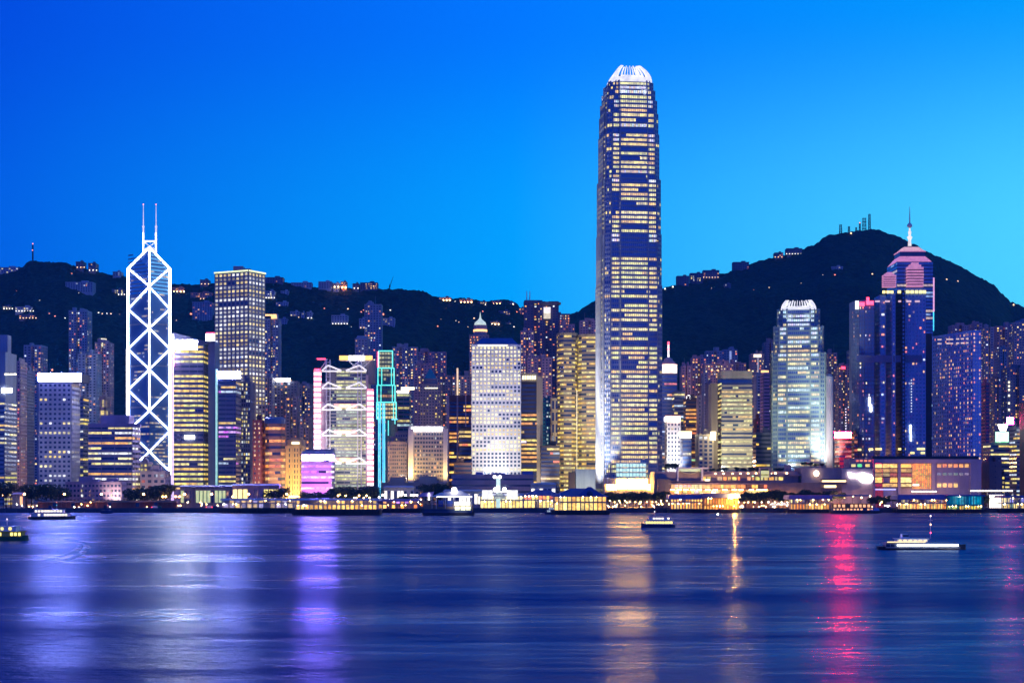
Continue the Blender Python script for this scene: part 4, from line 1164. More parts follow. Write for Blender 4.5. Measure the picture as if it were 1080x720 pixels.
# orange ribbon office with mauve columns
r = box_tower('office_tower', 'office with mauve columns and blazing orange windows left of the dotted white tower', 471, 497.5, 417, 1640, 30, style(3.8, 2.3, 1, .55, .25, .25, .3), lit(.62, GOLD+ORNG, 1.0, True, .25, .2, .3), surf('dark_red_stone', (.14, .06, .06)), 184, cap=True, gear=False)
for px, w_ in ((470.6, 3.2), (481.6, 1.6), (490.5, 1.3)):
    part(r, 'column', surf('mauve_column', (.42, .33, .38)), lambda mb: mb.box(X(px, 1637), X(px+w_, 1637), 1637, 1641, GZ, Z(418-1, 1637)))
part(r, 'crown_band', surf('dark_red_stone', (.14, .06, .06)), lambda mb: mb.box(X(472, 1638.4), X(497, 1638.4), 1638.4, 1641, Z(423.5, 1638), Z(416.6, 1638)))
box_tower('office_building', 'dark brown office with scattered orange windows below the mauve columned office', 484, 497.5, 452, 1580, 24, OFC, lit(.4, ORNG+GOLD, .9), darkst, 185)
box_tower('office_building', 'small brown block with few lights at the left foot of the dotted white tower', 479, 498, 488, 1555, 20, OFC, lit(.15, ORNG, .8), brown, 186)
r = box_tower('apartment_tower', 'orange dotted apartment tower with a glowing vertical strip left of the dotted white tower', 477, 496, 396, 1960, 22, RESS, lit(0.65, ORNG+RES, 1.35, False), slate, 187, cap=True)
part(r, 'light_strip', W_('lit_tan_strip', (1, .72, .36), 1.0), lambda mb: mb.box(X(481.6, 1958), X(483.4, 1958), 1958, 1959.3, Z(417, 1958), Z(388, 1958)))
part(r, 'light_mast', dmetal, lambda mb: mb.box(X(481, 1959.5), X(484, 1959.5), 1959.5, 1961, Z(417, 1958), Z(390, 1958)))

# ======================================================= dotted white tower
plan = plan_box(497.5, 549.3, 1560, 46)
RND = style(3.62, 3.42, .56, .56, .22, .35, .37)
def jov(i, nf, nb, gl, rg):
    return gl
r = tower('office_tower', 'broad white tower dotted with small square windows under a blue sloping roof', plan, Z(363.4, 1560), RND, lit(lambda u: .62 if u > .3 else .5, [(1.4, 1.35, 1.1), (1.35, 1.2, .7), (1.3, 1.05, .45), (1.35, 1.3, 1.0)], 1.1, True, .32, .22, .16), white, 190, rows=True, gear=False)
rp = plan_box(501, 547, 1562, 42)
part(r, 'hipped_roof', surf('blue_roof_slab', (.06, .13, .38), .5), lambda mb: mb.prism(rp, Z(363.4, 1562), Z(355.2, 1562), 0, [(X(508, 1575), 1575), (X(540, 1575), 1575), (X(540, 1592), 1592), (X(508, 1592), 1592)]))
part(r, 'eaves_light', L_CREAM, lambda mb: mb.box(X(504, 1559), X(535, 1559), 1558.6, 1559.6, Z(364.6, 1559), Z(363.6, 1559)))
flood((X(533, 1530), 1530, GZ+34), (X(532, 1560), 1560, 48), (1, .95, .80), 3.6, 130, .9)
flood((X(512, 1530), 1530, GZ+34), (X(512, 1560), 1560, 50), (1, .95, .84), 2.6, 130, .9)
flood((X(521, 1505), 1505, GZ+36), (X(522, 1560), 1560, 105), (1, .96, .92), 1.3, 90, .9)
flood((X(523, 1478), 1478, GZ+34), (X(523, 1560), 1560, 150), (.9, .88, 1.0), 1.2, 60, .9)
# curved roof spire tower behind it
r = box_tower('apartment_tower', 'tower with a glowing bell shaped roof and spire behind the dotted white tower', 495, 515.5, 353, 1990, 24, RESS, lit(0.54, ORNG+RES, 1.35, False), slate, 191, cap=True, gear=False)
c_ = (X(506.5, 2002), 2002)
part(r, 'drum', purp, lambda mb: mb.lathe(*c_, [(8, Z(354, 2002)), (8, Z(343, 2002))], 14))
part(r, 'drum_window', L_ORGP, lambda mb: mb.lathe(*c_, [(8.3, Z(350, 2002)), (8.3, Z(347.6, 2002))], 14))
part(r, 'bell_roof', W_('lit_bell_roof', (.75, .95, .72), .75), lambda mb: mb.lathe(*c_, [(7.2, Z(342.4, 2002)), (6.4, Z(340, 2002)), (3.6, Z(338, 2002)), (1.5, Z(336, 2002)), (.8, Z(333.5, 2002)), (.2, Z(329, 2002))], 14))
# butterfly roofed tower
r = box_tower('apartment_tower', 'tall dark apartment tower with two white masts and a butterfly roof', 552.5, 589, 318, 2180, 26, RESS, lit(0.46, ORNG+RES, 1.35, False), surf('dark_mauve_panel', (.12, .10, .18)), 192, cap=True, gear=False, notch=2)
part(r, 'butterfly_roof', slate, lambda mb: mb.hexa([(X(570, 2175), 2175, Z(321, 2178)), (X(586, 2175), 2175, Z(322, 2178)), (X(586, 2200), 2200, Z(322, 2178)), (X(570, 2200), 2200, Z(321, 2178)), (X(570, 2172), 2172, Z(318.4, 2178)), (X(591.6, 2172), 2172, Z(319.2, 2178)), (X(591.6, 2200), 2200, Z(319.2, 2178)), (X(570, 2200), 2200, Z(318.4, 2178))]))
part(r, 'roof_block', slate, lambda mb: mb.box(X(553, 2182), X(572, 2182), 2182, 2200, Z(320, 2180), Z(316.2, 2180)))
part(r, 'lit_lounge', W_('lit_lounge', (1.0, .85, .75), 1.2), lambda mb: mb.box(X(573.4, 2177), X(580.6, 2177), 2176, 2178, Z(330, 2178), Z(324, 2178)))
part(r, 'lit_lounge', W_('lit_lounge_gold', (.95, .80, .42), .9), lambda mb: mb.box(X(573.4, 2177), X(580.6, 2177), 2176, 2178, Z(336, 2178), Z(330.2, 2178)))
for px in (555.6, 558.8):
    part(r, 'mast', steel, lambda mb: mb.tube((X(px, 2190), 2190, Z(317, 2190)), (X(px, 2190), 2190, Z(307, 2190)), .7, .4))
for i, (a, b, yt, Yb, m_, p_, lab) in enumerate([
    (549, 563, 349, 2080, purp, .3, 'mauve apartment tower right of the dotted white tower, in front of the butterfly roof'),
    (574, 601, 331, 2240, slate, .35, 'orange lit apartment tower right of the butterfly roof'),
    (590, 606, 342, 2150, purp, .3, 'pale stepped apartment tower above the twin curved offices'),
    (611, 632, 338, 2120, purp, .2, 'mauve apartment tower touching the left side of the tallest tower'),
    (556, 582, 377, 1960, purp, .16, 'short purple apartment tower with a flat stair head')]):
    box_tower('apartment_tower', lab, a, b, yt, Yb, 24, RESS, lit(p_*1.5, ORNG+RES, 1.35, False), m_, 195+i, notch=1)
# lit crown office
r = box_tower('office_tower', 'dark glass office with yellow ribbon floors and a floodlit cream corner pier', 549.6, 567.5, 403, 1620, 28, style(4, 2.6, 1, .5, .25, .2, .25), lit(lambda u: .75 if .25 < u < .72 else .35, GOLD+[(1.2, 1.1, .3)], 1, True, .4, .2), darkst, 200, cap=True, gear=False)
part(r, 'corner_pier', beige, lambda mb: mb.box(X(566, 1618), X(572.4, 1618), 1618, 1640, GZ, Z(397, 1618)))
part(r, 'crown', beige, lambda mb: mb.box(X(550, 1622), X(567.6, 1622), 1621, 1640, Z(404, 1622), Z(393.5, 1622)))
part(r, 'crown_light', L_CREAM, lambda mb: [mb.box(X(551+k*2.5, 1620), X(552.6+k*2.5, 1620), 1619.6, 1620.6, Z(400, 1620), Z(396, 1620)) for k in range(6)])
part(r, 'corner_sign', L_LAV, lambda mb: mb.box(X(549.8, 1618), X(555, 1618), 1617, 1618.6, Z(466.6, 1618), Z(465, 1618)))
flood((X(569, 1585), 1585, GZ+8), (X(569, 1618), 1618, 50), (1, .85, .7), 2.0, 90, .9)
flood((X(571, 1590), 1590, GZ+8), (X(569, 1618), 1618, 118), (1, .85, .75), 1.2, 50, .9)
box_tower('office_building', 'narrow green glass slab with white window lights', 572, 582, 420, 1680, 20, style(3.8, 3, .6, .5, .25, .2, .25), lit(.4, [(.7, 1.1, .9), (1, 1.1, 1)], .8, False), tealp, 201)
box_tower('office_building', 'brown office with white window frames left of the twin curved offices', 581, 589, 420, 1660, 20, style(12, 4, .6, .7, .2, .5, .6), lit(.1, WHT, .6, False), beige, 202)
box_tower('office_building', 'low dark office with few lights left of the twin curved offices', 570, 590, 470, 1600, 22, OFC, lit(.12, WHT+RES, .9), darkst, 203)
# twin curved offices
EX = style(4.3, 2.3, 1, .46, .3, .55, .6, 0)
for i, (a, b, yt, lab) in enumerate([(588.5, 609, 351, 'beige striped office tower, the left one of a matching pair beside the tallest tower'), (610.6, 637, 352.5, 'beige striped office tower, the right one of a matching pair, partly behind the tallest tower')]):
    xa, xb = X(a, 1650), X(b, 1650)
    wd = xb - xa
    plan = [(xa, 1660), (xa+wd*.12, 1653), (xa+wd*.3, 1650), (xa+wd*.7, 1650), (xa+wd*.88, 1653), (xb, 1660), (xb, 1690), (xa, 1690)]
    r = tower('office_tower', lab, plan, Z(yt, 1650), EX, lit(lambda u: .50 if u > .5 else .82, [(1.2, .95, .26), (1.15, 1.0, .40), (1.2, .78, .18), (1.15, 1.05, .55)], .85, True, .3, .14, .22), surf('exchange_pink_stone', (.33, .25, .17)), 205+i, rows=True, gear=False, group='pair of beige striped offices')
    part(r, 'edge_column', W_('lit_gold_edge', (1, .80, .32), .7), lambda mb: mb.tube((xb-.4, 1655, GZ), (xb-.4, 1655, Z(yt+60, 1650)), .5, .5, 6))
flood((X(606, 1580), 1580, GZ+10), (X(604, 1650), 1650, 60), (1, .82, .45), 2.0, 80, .9)
flood((X(600, 1560), 1560, GZ+14), (X(606, 1650), 1650, 110), (1, .85, .55), 1.0, 60, .9)
# plain white vent block
r = box_tower('vent_building', 'plain windowless greenish white block at the left foot of the tallest tower', 606.5, 628, 495, 1500, 20, style(9, 9, .02, .02, .4, .02, .04), lit(0, OFF), surf('pale_green_render', (.60, .66, .58)), 210, cap=True, gear=False)
part(r, 'dark_side', brown, lambda mb: mb.box(X(600, 1501), X(606.4, 1501), 1501, 1518, GZ, Z(497.5, 1501)))
flood((X(616, 1470), 1470, GZ+14), (X(617, 1500), 1500, 20), (1, 1, .85), 2.2, 90, .9)
# ======================================================= stretch behind the quay, centre
r = box_tower('podium_building', 'long grey two storey post office block below the dotted white tower', 477, 562, 500.5, 1500, 26, style(6, 4, 1, .3, .35, .8, .85), lit(.35, WHT, .9, True), surf('grey_mauve_panel', (.34, .30, .36)), 211, cap=True, gear=False)
part(r, 'roof_hut', surf('blue_shed', (.08, .15, .5)), lambda mb: (mb.box(X(502, 1502), X(509.5, 1502), 1503, 1510, Z(501, 1502), Z(497.4, 1502)), mb.box(X(518, 1502), X(533, 1502), 1503, 1510, Z(501, 1502), Z(498.6, 1502)), mb.box(X(551, 1502), X(562, 1502), 1503, 1512, Z(501, 1502), Z(496.6, 1502))))
# ======================================================= right of the tallest tower
r = box_tower('office_tower', 'blue glass tower with glowing white drum and red white spire beside the tallest tower', 696, 714, 394, 1800, 24, OFCM, lit(.25, COOL+ORNG, .8), bluep, 220, cap=True, gear=False, glassm=GLASS_BLUE)
c_ = (X(705, 1812), 1812)
part(r, 'lit_drum', W_('lit_drum', (1, .86, .72), 3.2), lambda mb: mb.lathe(*c_, [(9.2, Z(393.6, 1812)), (9.2, Z(385, 1812))], 16))
part(r, 'drum_rim', W_('lit_drum_rim', (1, .5, .3), 1.6), lambda mb: [mb.lathe(*c_, [(9.5, Z(y, 1812)), (9.5, Z(y-.7, 1812))], 16) for y in (393.9, 388.6, 384.9)])
part(r, 'dome', purp, lambda mb: mb.lathe(*c_, [(7.8, Z(384.4, 1812)), (7, Z(381.5, 1812)), (5.5, Z(381, 1812)), (4.5, Z(378.5, 1812)), (1.2, Z(376.6, 1812))], 16))
part(r, 'spire', W_('lit_spire', (1, .92, .88), 2.2), lambda mb: mb.tube((*c_, Z(376.6, 1812)), (*c_, Z(360.5, 1812)), 1.0, .8, 8))
part(r, 'spire_band', L_RED, lambda mb: (mb.tube((*c_, Z(363.4, 1812)), (*c_, Z(360.3, 1812)), 1.2, 1.1, 8), mb.tube((*c_, Z(368.6, 1812)), (*c_, Z(367.6, 1812)), 1.3, 1.3, 8)))
r = box_tower('office_tower', 'small white grid tower with a red rimmed glowing top right of the tallest tower', 701.5, 717.8, 444, 1640, 22, style(4.3, 3.1, .52, .5, .25, .4, .42), lit(.06, WHT, .7, False), white, 221, cap=True, gear=False)
part(r, 'lit_top', L_WHITE, lambda mb: mb.box(X(702.2, 1638), X(717.6, 1638), 1638, 1655, Z(443.6, 1638), Z(439.4, 1638)))
part(r, 'red_rim', W_('lit_rim_red', (1, .22, .06), 3), lambda mb: (mb.box(X(701.8, 1637), X(718, 1637), 1637, 1639, Z(439.3, 1638), Z(438.3, 1638)), mb.box(X(701.8, 1637), X(718, 1637), 1637, 1639, Z(444.6, 1638), Z(443.7, 1638))))
flood((X(710, 1600), 1600, GZ+32), (X(709, 1640), 1640, 70), (1, .93, .90), 5.0, 100, .9)
flood((X(706, 1602), 1602, GZ+34), (X(708, 1640), 1640, 48), (1, .93, .88), 4.0, 90, .9)
r = box_tower('office_tower', 'short glass tower under a glowing cream roof sign, beside the small white grid tower', 717.8, 729, 462, 1610, 20, OFCM, lit(.3, COOL+OFF, .8), slate, 222, cap=True, gear=False, glassm=GLASS_BLUE)
part(r, 'roof_sign', W_('lit_cream_sign', (1, .86, .55), 6), lambda mb: mb.box(X(717.2, 1608), X(729.3, 1608), 1608, 1610, Z(461.4, 1608), Z(455.4, 1608)))
part(r, 'sign_rim', L_ORGP, lambda mb: (mb.box(X(716.6, 1609), X(730, 1609), 1609, 1610.6, Z(455.2, 1608), Z(454.3, 1608)),))
box_tower('office_tower', 'brown office tower with warm windows behind the cream roof sign', 721, 737, 421, 1720, 22, OFC, lit(.4, ORNG+GOLD+[(.6, 1.1, .5)], .9), brown, 223)
r = box_tower('office_tower', 'grey green office with a round white beacon on its shoulder', 709, 722, 413, 1760, 22, OFC, lit(.3, COOL+OFF, .9), slate, 224, cap=True)
part(r, 'beacon', L_WHITE, lambda mb: mb.octa((X(726.4, 1755), 1755, Z(419, 1755)), 2.6))
part(r, 'beacon_arm', dmetal, lambda mb: mb.tube((X(718, 1755), 1758, Z(421, 1755)), (X(726.4, 1755), 1755, Z(421, 1755)), .5))
box_tower('office_tower', 'slim pale ribbed column tower left of the wide beige ribbon office', 735, 738.6, 417, 1700, 14, style(4, 3, .4, .6, .2, .2, .5), lit(.05, WHT, .6, False), purp, 225, gear=False)
r = box_tower('office_building', 'low beige office with a glowing corner lamp left of the wide beige ribbon office', 734, 752, 458, 1590, 22, style(4, 4.6, .62, .6, .2, .5, .7), lit(.2, COOL+WHT, .8), beige, 226, cap=True)
part(r, 'corner_lamp', W_('lit_corner_lamp', (1, .80, .42), 6), lambda mb: mb.box(X(749.5, 1586), X(755, 1586), 1586, 1589, Z(464, 1586), Z(455, 1586)))
# wide beige ribbon office
r = tower('office_tower', 'wide beige ribbon window office with a blank top and dark blue band', plan_box(757, 793.4, 1600, 30), Z(391.4, 1600), style(3.95, 2.6, 1, .46, .30, .4, .45, 0), lit(.66, [(1.1, 1.1, .62), (1.15, 1.1, .8), (1.2, .9, .4), (.95, 1.05, .7)], .85, True, .25, .15, .3), surf('olive_beige_stone', (.46, .42, .27)), 230, rows=True, gear=False, parapet=10,
          override=lambda i, nf, nb, gl, rg: [None]*nb if i == nf-14 else gl)
part(r, 'dark_band', surf('dark_blue_band', (.02, .06, .28), .4), lambda mb: mb.box(X(757.2, 1598), X(793.2, 1598), 1598.6, 1600, Z(403.6, 1598), Z(400.2, 1598)))
part(r, 'side_slab', surf('tan_side', (.30, .24, .17)), lambda mb: mb.box(X(750, 1606), X(757, 1606), 1606, 1628, GZ, Z(404, 1606)))
part(r, 'roof_rail_lamp', L_ORGP, lambda mb: [mb.box(X(a, 1601), X(a+2, 1601), 1600.5, 1601.5, Z(391, 1601), Z(389.6, 1601)) for a in (750, 756, 789)])
flood((X(775, 1532), 1532, GZ+36), (X(775, 1600), 1600, 95), (1, .92, .6), 2.2, 85, .9)
flood((X(775, 1550), 1550, GZ+36), (X(775, 1600), 1600, 50), (1, .92, .6), 1.5, 100, .9)
# behind: mid-slope apartments
for i, (a, b, yt, Yb, m_, p_, lab) in enumerate([
    (717, 729, 386, 2150, purp, .22, 'mauve apartment tower right of the red white spire'),
    (728, 745, 377, 2220, purp, .22, 'pale mauve apartment tower with a square stair head'),
    (743, 764, 370, 2280, bluep, .18, 'blue twin winged apartment block above the wide beige office'),
    (761, 778, 368.5, 2330, bluep, .18, 'blue apartment block with a narrow bright light shaft above the wide beige office'),
    (741, 772, 384, 2180, purp, .3, 'wide mauve apartment block just above the roof of the wide beige office'),
    (766, 787, 383, 2240, purp, .18, 'low mauve apartment block right behind the roof of the wide beige office'),
    (740, 746, 393, 2000, bluep, .08, 'thin blue slab left of the wide beige ribbon office'),
    (744, 753, 404, 1960, slate, .4, 'thin dark apartment tower with a column of orange lights by the beige office'),
    (790, 806, 373, 2200, slate, .15, 'dark apartment tower with a lit roof lantern between beige office and teal tower'),
    (804, 818, 361, 2260, slate, .10, 'dark apartment tower half behind the left edge of the teal white tapered tower'),
    (795, 803, 395, 1900, bluep, .05, 'plain blue grey slab between the beige office and purple louvred slab'),
    (870, 883, 372, 2200, slate, .3, 'dark apartment tower with an orange light column right of the teal tapered tower'),
    (881, 896, 386, 2140, slate, .2, 'dark apartment tower with a red roof lamp near the hotel tower'),
    (893, 906, 369, 2250, slate, .06, 'unlit navy apartment tower just left of the hotel tower')]):
    r = box_tower('apartment_tower', lab, a, b, yt, Yb, 22, RESS, lit(p_*1.7, RES, 1.35, False), m_, 240+i, notch=1 if b-a > 9 else 0, cap=(i in (3, 8, 12)))
    if i == 3: part(r, 'light_shaft', W_('lit_blue_shaft', (.45, .55, 1.0), .55), lambda mb: mb.box(X(769.5, 2328), X(771.5, 2328), 2328, 2329, Z(384, 2328), Z(370, 2328)))
    if i == 8:
        part(r, 'roof_lantern', W_('lit_lantern', (1, .75, .5), 2), lambda mb: mb.box(X(795, 2198), X(803, 2198), 2198, 2200, Z(376.5, 2198), Z(373.5, 2198)))
        part(r, 'edge_strip', W_('lit_pale_edge', (.7, .75, .9), .45), lambda mb: mb.box(X(799, 2198), X(800, 2198), 2198, 2199, Z(400, 2198), Z(377, 2198)))
    if i == 12: part(r, 'roof_lamp', L_RED, lambda mb: mb.box(X(887.5, 2138), X(891.5, 2138), 2138, 2140, Z(389, 2138), Z(386.4, 2138)))
r = box_tower('office_tower', 'purple slab with diagonal louvres between the beige office and teal tower', 802.5, 811.5, 393, 1780, 22, style(3.6, 20, .94, .35, .35, .9, .3), lit(0, OFF), surf('bright_mauve_panel', (.42, .26, .44)), 260)
part(r if r.type == 'EMPTY' else rooted(r), 'roof_lamp', L_ORGP, lambda mb: mb.box(X(803, 1780), X(811, 1780), 1781, 1783, Z(392.6, 1780), Z(390.4, 1780)))
box_tower('office_building', 'dark green glass office with yellow floors at its base left of the teal tower', 794, 815, 456, 1640, 22, style(4, 2.8, 1, .5, .25, .3, .35), lit(lambda u: .95 if u < .45 else .2, GOLD+OFF, 1, True, .3, .1), slate, 261)
box_tower('shop_building', 'small red lit block between the beige office and dark green office', 795, 801.5, 442, 1700, 14, style(4, 3, .5, .5, .25, .3, .35), lit(.7, [(1, .1, .2), (1, .2, .3)], .6, False), brick, 262)
# red lit block with antenna
r = box_tower('office_building', 'red lit block under a blazing red white roof sign with a beaded antenna', 880.5, 898, 462, 1560, 22, style(4.6, 3, 1, .4, .3, .5, .6), lit(.3, [(1, .85, .7), (1, .3, .25)], .8, True), brick, 263, cap=True, gear=False)
part(r, 'roof_sign', L_WHITE, lambda mb: mb.box(X(880.6, 1557), X(897.6, 1557), 1557, 1558.4, Z(460.2, 1557), Z(457, 1557)))
L_HOT = W_('lit_hot_red', (1, .003, .035), 1150)
lit_sign(r, L_HOT, 880, 898.2, 460.3, 461.8, 1557.2, 1.8, 'roof_sign_rim'); lit_sign(r, L_HOT, 880, 898.2, 455.4, 456.9, 1557.2, 1.8, 'roof_sign_rim')
part(r, 'antenna', dmetal, lambda mb: mb.tube((X(892, 1570), 1570, Z(458, 1570)), (X(892, 1570), 1570, Z(430, 1570)), .35, .2))
part(r, 'antenna_lamp', W_('lit_bead', (.9, .8, 1.0), 1.6), lambda mb: [mb.octa((X(892, 1569), 1569, Z(y, 1569)), .6) for y in range(431, 456, 3)])
flood((X(886, 1546), 1546, GZ+40), (X(889, 1560), 1560, 46), (1, .03, .12), 4.0, 75, .9)
box_tower('office_building', 'brown lit slab stuck to the right side of the red lit block', 897, 903.5, 458, 1575, 18, OFC, lit(.1, ORNG, .6), surf('orange_brown_stone', (.34, .14, .05)), 264)

# ------------------------------------------------------- pyramid topped tower behind the hotel
def crowned_tower():
    Y = 1950.0
    root = thing('crowned_tower', 'tower with rose lit stepped roof, gabled turrets and a tall white spire', 'skyscraper', (X(961, Y), Y+25, GZ))
    rng = random.Random(44)
    plan = plan_box(935.5, 984, Y, 52)
    wl, gl = MB(), MB()
    wl.prism(plan, GZ, Z(276, Y), 0)
    for k in (0, 3):
        facade(wl, gl, plan[k], plan[(k+1) % 4], GZ, Z(276, Y), style(4.2, 2.6, 1, .6, .2, .15, .2, 3, .2), lit(.16, [(.5, .8, .9), (1, .8, .5), (.4, .6, .8)], .6, True, .1, .4), rng, 0, 1)
    merge(wl, gl); wl.build('wall', [surf('deep_blue_cladding', (.05, .09, .22), .3), GLASS_BLUE], root)
    cx, cy = centre(plan)
    def sc(h, hy): return [(cx-h, cy-hy), (cx+h, cy-hy), (cx+h, cy+hy), (cx-h, cy+hy)]
    w = (plan[1][0]-plan[0][0])/2
    part(root, 'roof_skirt', L_ROSE, lambda mb: mb.prism(sc(w*1.03, w*1.03), Z(276.2, Y), Z(270, Y), 0, sc(w*.76, w*.76)))
    part(root, 'drum', surf('deep_blue_cladding', (.05, .09, .22)), lambda mb: mb.prism(sc(w*.70, w*.70), Z(271, Y), Z(263, Y)))
    part(root, 'roof_band', L_ROSE, lambda mb: mb.prism(sc(w*.72, w*.72), Z(270.3, Y), Z(269, Y)))
    part(root, 'upper_roof', W_('rose_top_glow', (1, .50, .36), .75), lambda mb: mb.prism(sc(w*.70, w*.70), Z(263.2, Y), Z(258.2, Y), 0, sc(w*.40, w*.40)))  # upper roof glows in place of floodlight, like the skirt
    part(root, 'upper_roof_edge', L_ROSE, lambda mb: mb.prism(sc(w*.73, w*.73), Z(264, Y), Z(263.1, Y)))
    part(root, 'spire_foot', dmetal, lambda mb: mb.prism(sc(w*.34, w*.34), Z(258.3, Y), Z(256.4, Y), 0, sc(w*.1, w*.1)))
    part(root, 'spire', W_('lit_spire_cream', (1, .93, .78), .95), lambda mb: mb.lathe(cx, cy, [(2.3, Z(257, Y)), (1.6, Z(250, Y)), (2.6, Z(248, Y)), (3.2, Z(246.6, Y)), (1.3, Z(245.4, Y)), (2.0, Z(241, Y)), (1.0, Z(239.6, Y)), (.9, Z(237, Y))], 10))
    part(root, 'spire_ball', steel, lambda mb: mb.lathe(cx, cy, [(.6, Z(237, Y)), (3.0, Z(235.4, Y)), (3.0, Z(233.6, Y)), (1.6, Z(232, Y)), (.8, Z(231.4, Y)), (.5, Z(222, Y)), (.2, Z(214, Y))], 10))
    # gabled turrets
    for (a, b, yt, yb, d) in ((931, 944.4, 287.5, 303, -4), (955.4, 972.6, 277.6, 303, -7)):
        def fn(mb):
            xa, xb = X(a, Y), X(b, Y); xm = (xa+xb)/2; y0 = Y+d
            zs = Z(yt + (yb-yt)*.28, Y)
            n = 6
            z0 = Z(yb, Y)
            for k in range(n):
                za = z0 + (zs-z0)*k/n; zb = z0 + (zs-z0)*(k+.62)/n
                mb.box(xa, xb, y0, y0+9, za, zb)
                mb.box(xa+.8, xb-.8, y0+.8, y0+9, zb, z0 + (zs-z0)*(k+1)/n, 1)
            hw = (xb-xa)/2
            for k in range(3):
                f0 = 1-k*.3
                mb.box(xm-hw*f0, xm+hw*f0, y0, y0+9, zs + (Z(yt, Y)-zs)*k/3 + .01, zs + (Z(yt, Y)-zs)*(k+1)/3)
        part(root, 'turret', [W_('rose_turret_glow', (1, .33, .48), .55), surf('turret_core_dark', (.10, .06, .12))], fn)  # pink bands glow in place of floodlight; the core between is dark
    part(root, 'neon_edge', W_('lit_rose_edge', (1, .45, .72), .95), lambda mb: mb.box(X(983, Y), X(987, Y), Y+6, Y+9, Z(328, Y), Z(292, Y)))
    part(root, 'neon_edge', L_AQUA, lambda mb: mb.box(X(983.2, Y), X(986.6, Y), Y+6.2, Y+9, Z(348, Y), Z(328.1, Y)))
crowned_tower()

# ------------------------------------------------------- hotel towers at the right
HOT = style(3.75, 3.5, .56, .52, .24, .35, .5)
hb = surf('hotel_blue_cladding', (.20, .33, .62), .4)
hb2 = surf('hotel_violet_cladding', (.12, .16, .30), .5)
def wing(parent, a, b, yt, Y, D, p, m_, seed, st=HOT, pal=None, name='wing'):
    wl, gl = MB(), MB(); rng = random.Random(seed)
    pl = plan_box(a, b, Y, D); wl.prism(pl, GZ, Z(yt, Y))
    for k in range(4):
        if visible(pl[k], pl[(k+1) % 4]): facade(wl, gl, pl[k], pl[(k+1) % 4], GZ+28, Z(yt, Y)-1.5, st, lit(p, pal or ORNG+RES, 1.0, False), rng, 0, 1)
    merge(wl, gl); return wl.build(name, [m_, GLASS_BLUE], parent)
Y = 1580.0
root = thing('hotel', 'stepped navy hotel tower with a red white corner sign and gold lit top windows', 'hotel', (X(940, Y), Y+14, GZ))
pl = [(X(902, Y), Y+14), (X(903.5, Y), Y+8), (X(907, Y), Y+3.5), (X(912, Y), Y+1), (X(922, Y), Y), (X(922, Y), Y+28), (X(902, Y), Y+28)]
wl, gl = MB(), MB(); rng = random.Random(61)
wl.prism(pl, GZ, Z(316.5, Y))
for k in range(5): facade(wl, gl, pl[k], pl[(k+1) % 7], GZ+28, Z(316.5, Y)-5, style(3.75, 3.4, .5, .5, .24, .3, .45), lit(.13, ORNG+RES+WHT, .9, False), rng, 0, 1)
merge(wl, gl); wl.build('wing', [hb2, GLASS_BLUE], root)
wing(root, 922, 934, 311, Y+2, 26, .22, hb, 62, pal=COOL+ORNG)
wing(root, 934, 944.4, 309, Y-1, 28, .14, hb, 63)
wing(root, 944.5, 946.4, 306, Y-3, 26, .0, dmetal, 64, name='fin')
wing(root, 946.4, 976.4, 304.5, Y, 28, .13, hb, 65)
part(root, 'gold_window', L_YEL, lambda mb: [mb.box(X(a, Y), X(a+3.2, Y), Y-1.9, Y-1.2, Z(309.4, Y), Z(306.4, Y)) for a in (946.5, 951, 955.5, 960, 964.6, 969, 973)] + [mb.box(X(a, Y), X(a+3, Y), Y-2.6, Y-1.8, Z(309.6, Y), Z(306.8, Y)) for a in (930.2, 934.6, 938.6)])
part(root, 'rose_window', W_('lit_rose_windows', (1, .62, .6), .8), lambda mb: [mb.box(X(a, Y), X(a+5, Y), Y-1.9, Y-1.2, Z(318.8, Y), Z(317, Y)) for a in (922.6, 933, 947, 955.6, 964.6)])
part(root, 'corner_sign', L_RED, lambda mb: (mb.box(X(906.5, Y), X(911.8, Y), Y-.6, Y+.6, Z(322.6, Y), Z(318.8, Y)), mb.box(X(913.6, Y), X(921, Y), Y-1.6, Y-.6, Z(321.6, Y), Z(317.6, Y)), mb.box(X(913.6, Y), X(916.4, Y), Y-1.6, Y-.6, Z(317.5, Y), Z(313.6, Y))))
part(root, 'corner_sign_end', W_('lit_corner_white', (.95, .98, .95), 1.3), lambda mb: mb.box(X(902.4, Y), X(906, Y), Y+1, Y+2, Z(326, Y), Z(317, Y)))
part(root, 'mechanical_band', hb2, lambda mb: mb.box(X(903, Y), X(972, Y), Y-1.4, Y-.9, Z(382, Y), Z(374.6, Y)))
part(root, 'bead_light', W_('lit_bead_white', (.9, .95, 1), 1.3), lambda mb: [mb.octa((X(961.3, Y-2), Y-2, Z(y, Y)), .55) for y in range(401, 436, 3)])
part(root, 'logo_light', L_WHITE, lambda mb: (mb.box(X(916, Y), X(917.6, Y), Y-1.3, Y-.6, Z(428, Y), Z(419, Y)), mb.box(X(917.4, Y), X(919.2, Y), Y-1.4, Y-.6, Z(434, Y), Z(426.6, Y)), mb.box(X(959.4, Y), X(960.6, Y), Y-1.3, Y-.6, Z(456, Y), Z(448, Y)), mb.box(X(960, Y), X(961, Y), Y-1.4, Y-.6, Z(465, Y), Z(457, Y))))
part(root, 'bar_window', L_YEL, lambda mb: [mb.box(X(a, Y), X(b, Y), Y-1.4, Y-.8, Z(y+2, Y), Z(y, Y)) for a, b, y in ((904.5, 908, 473), (916, 920.5, 472.6), (923, 929.6, 472.4), (947, 954.6, 472.4), (967, 975, 472.2), (960, 964, 476.4), (971, 975, 476.4))])
part(root, 'dark_gap', dmetal, lambda mb: mb.box(X(976.4, Y), X(984.5, Y), Y+6, Y+24, GZ, Z(351, Y)))
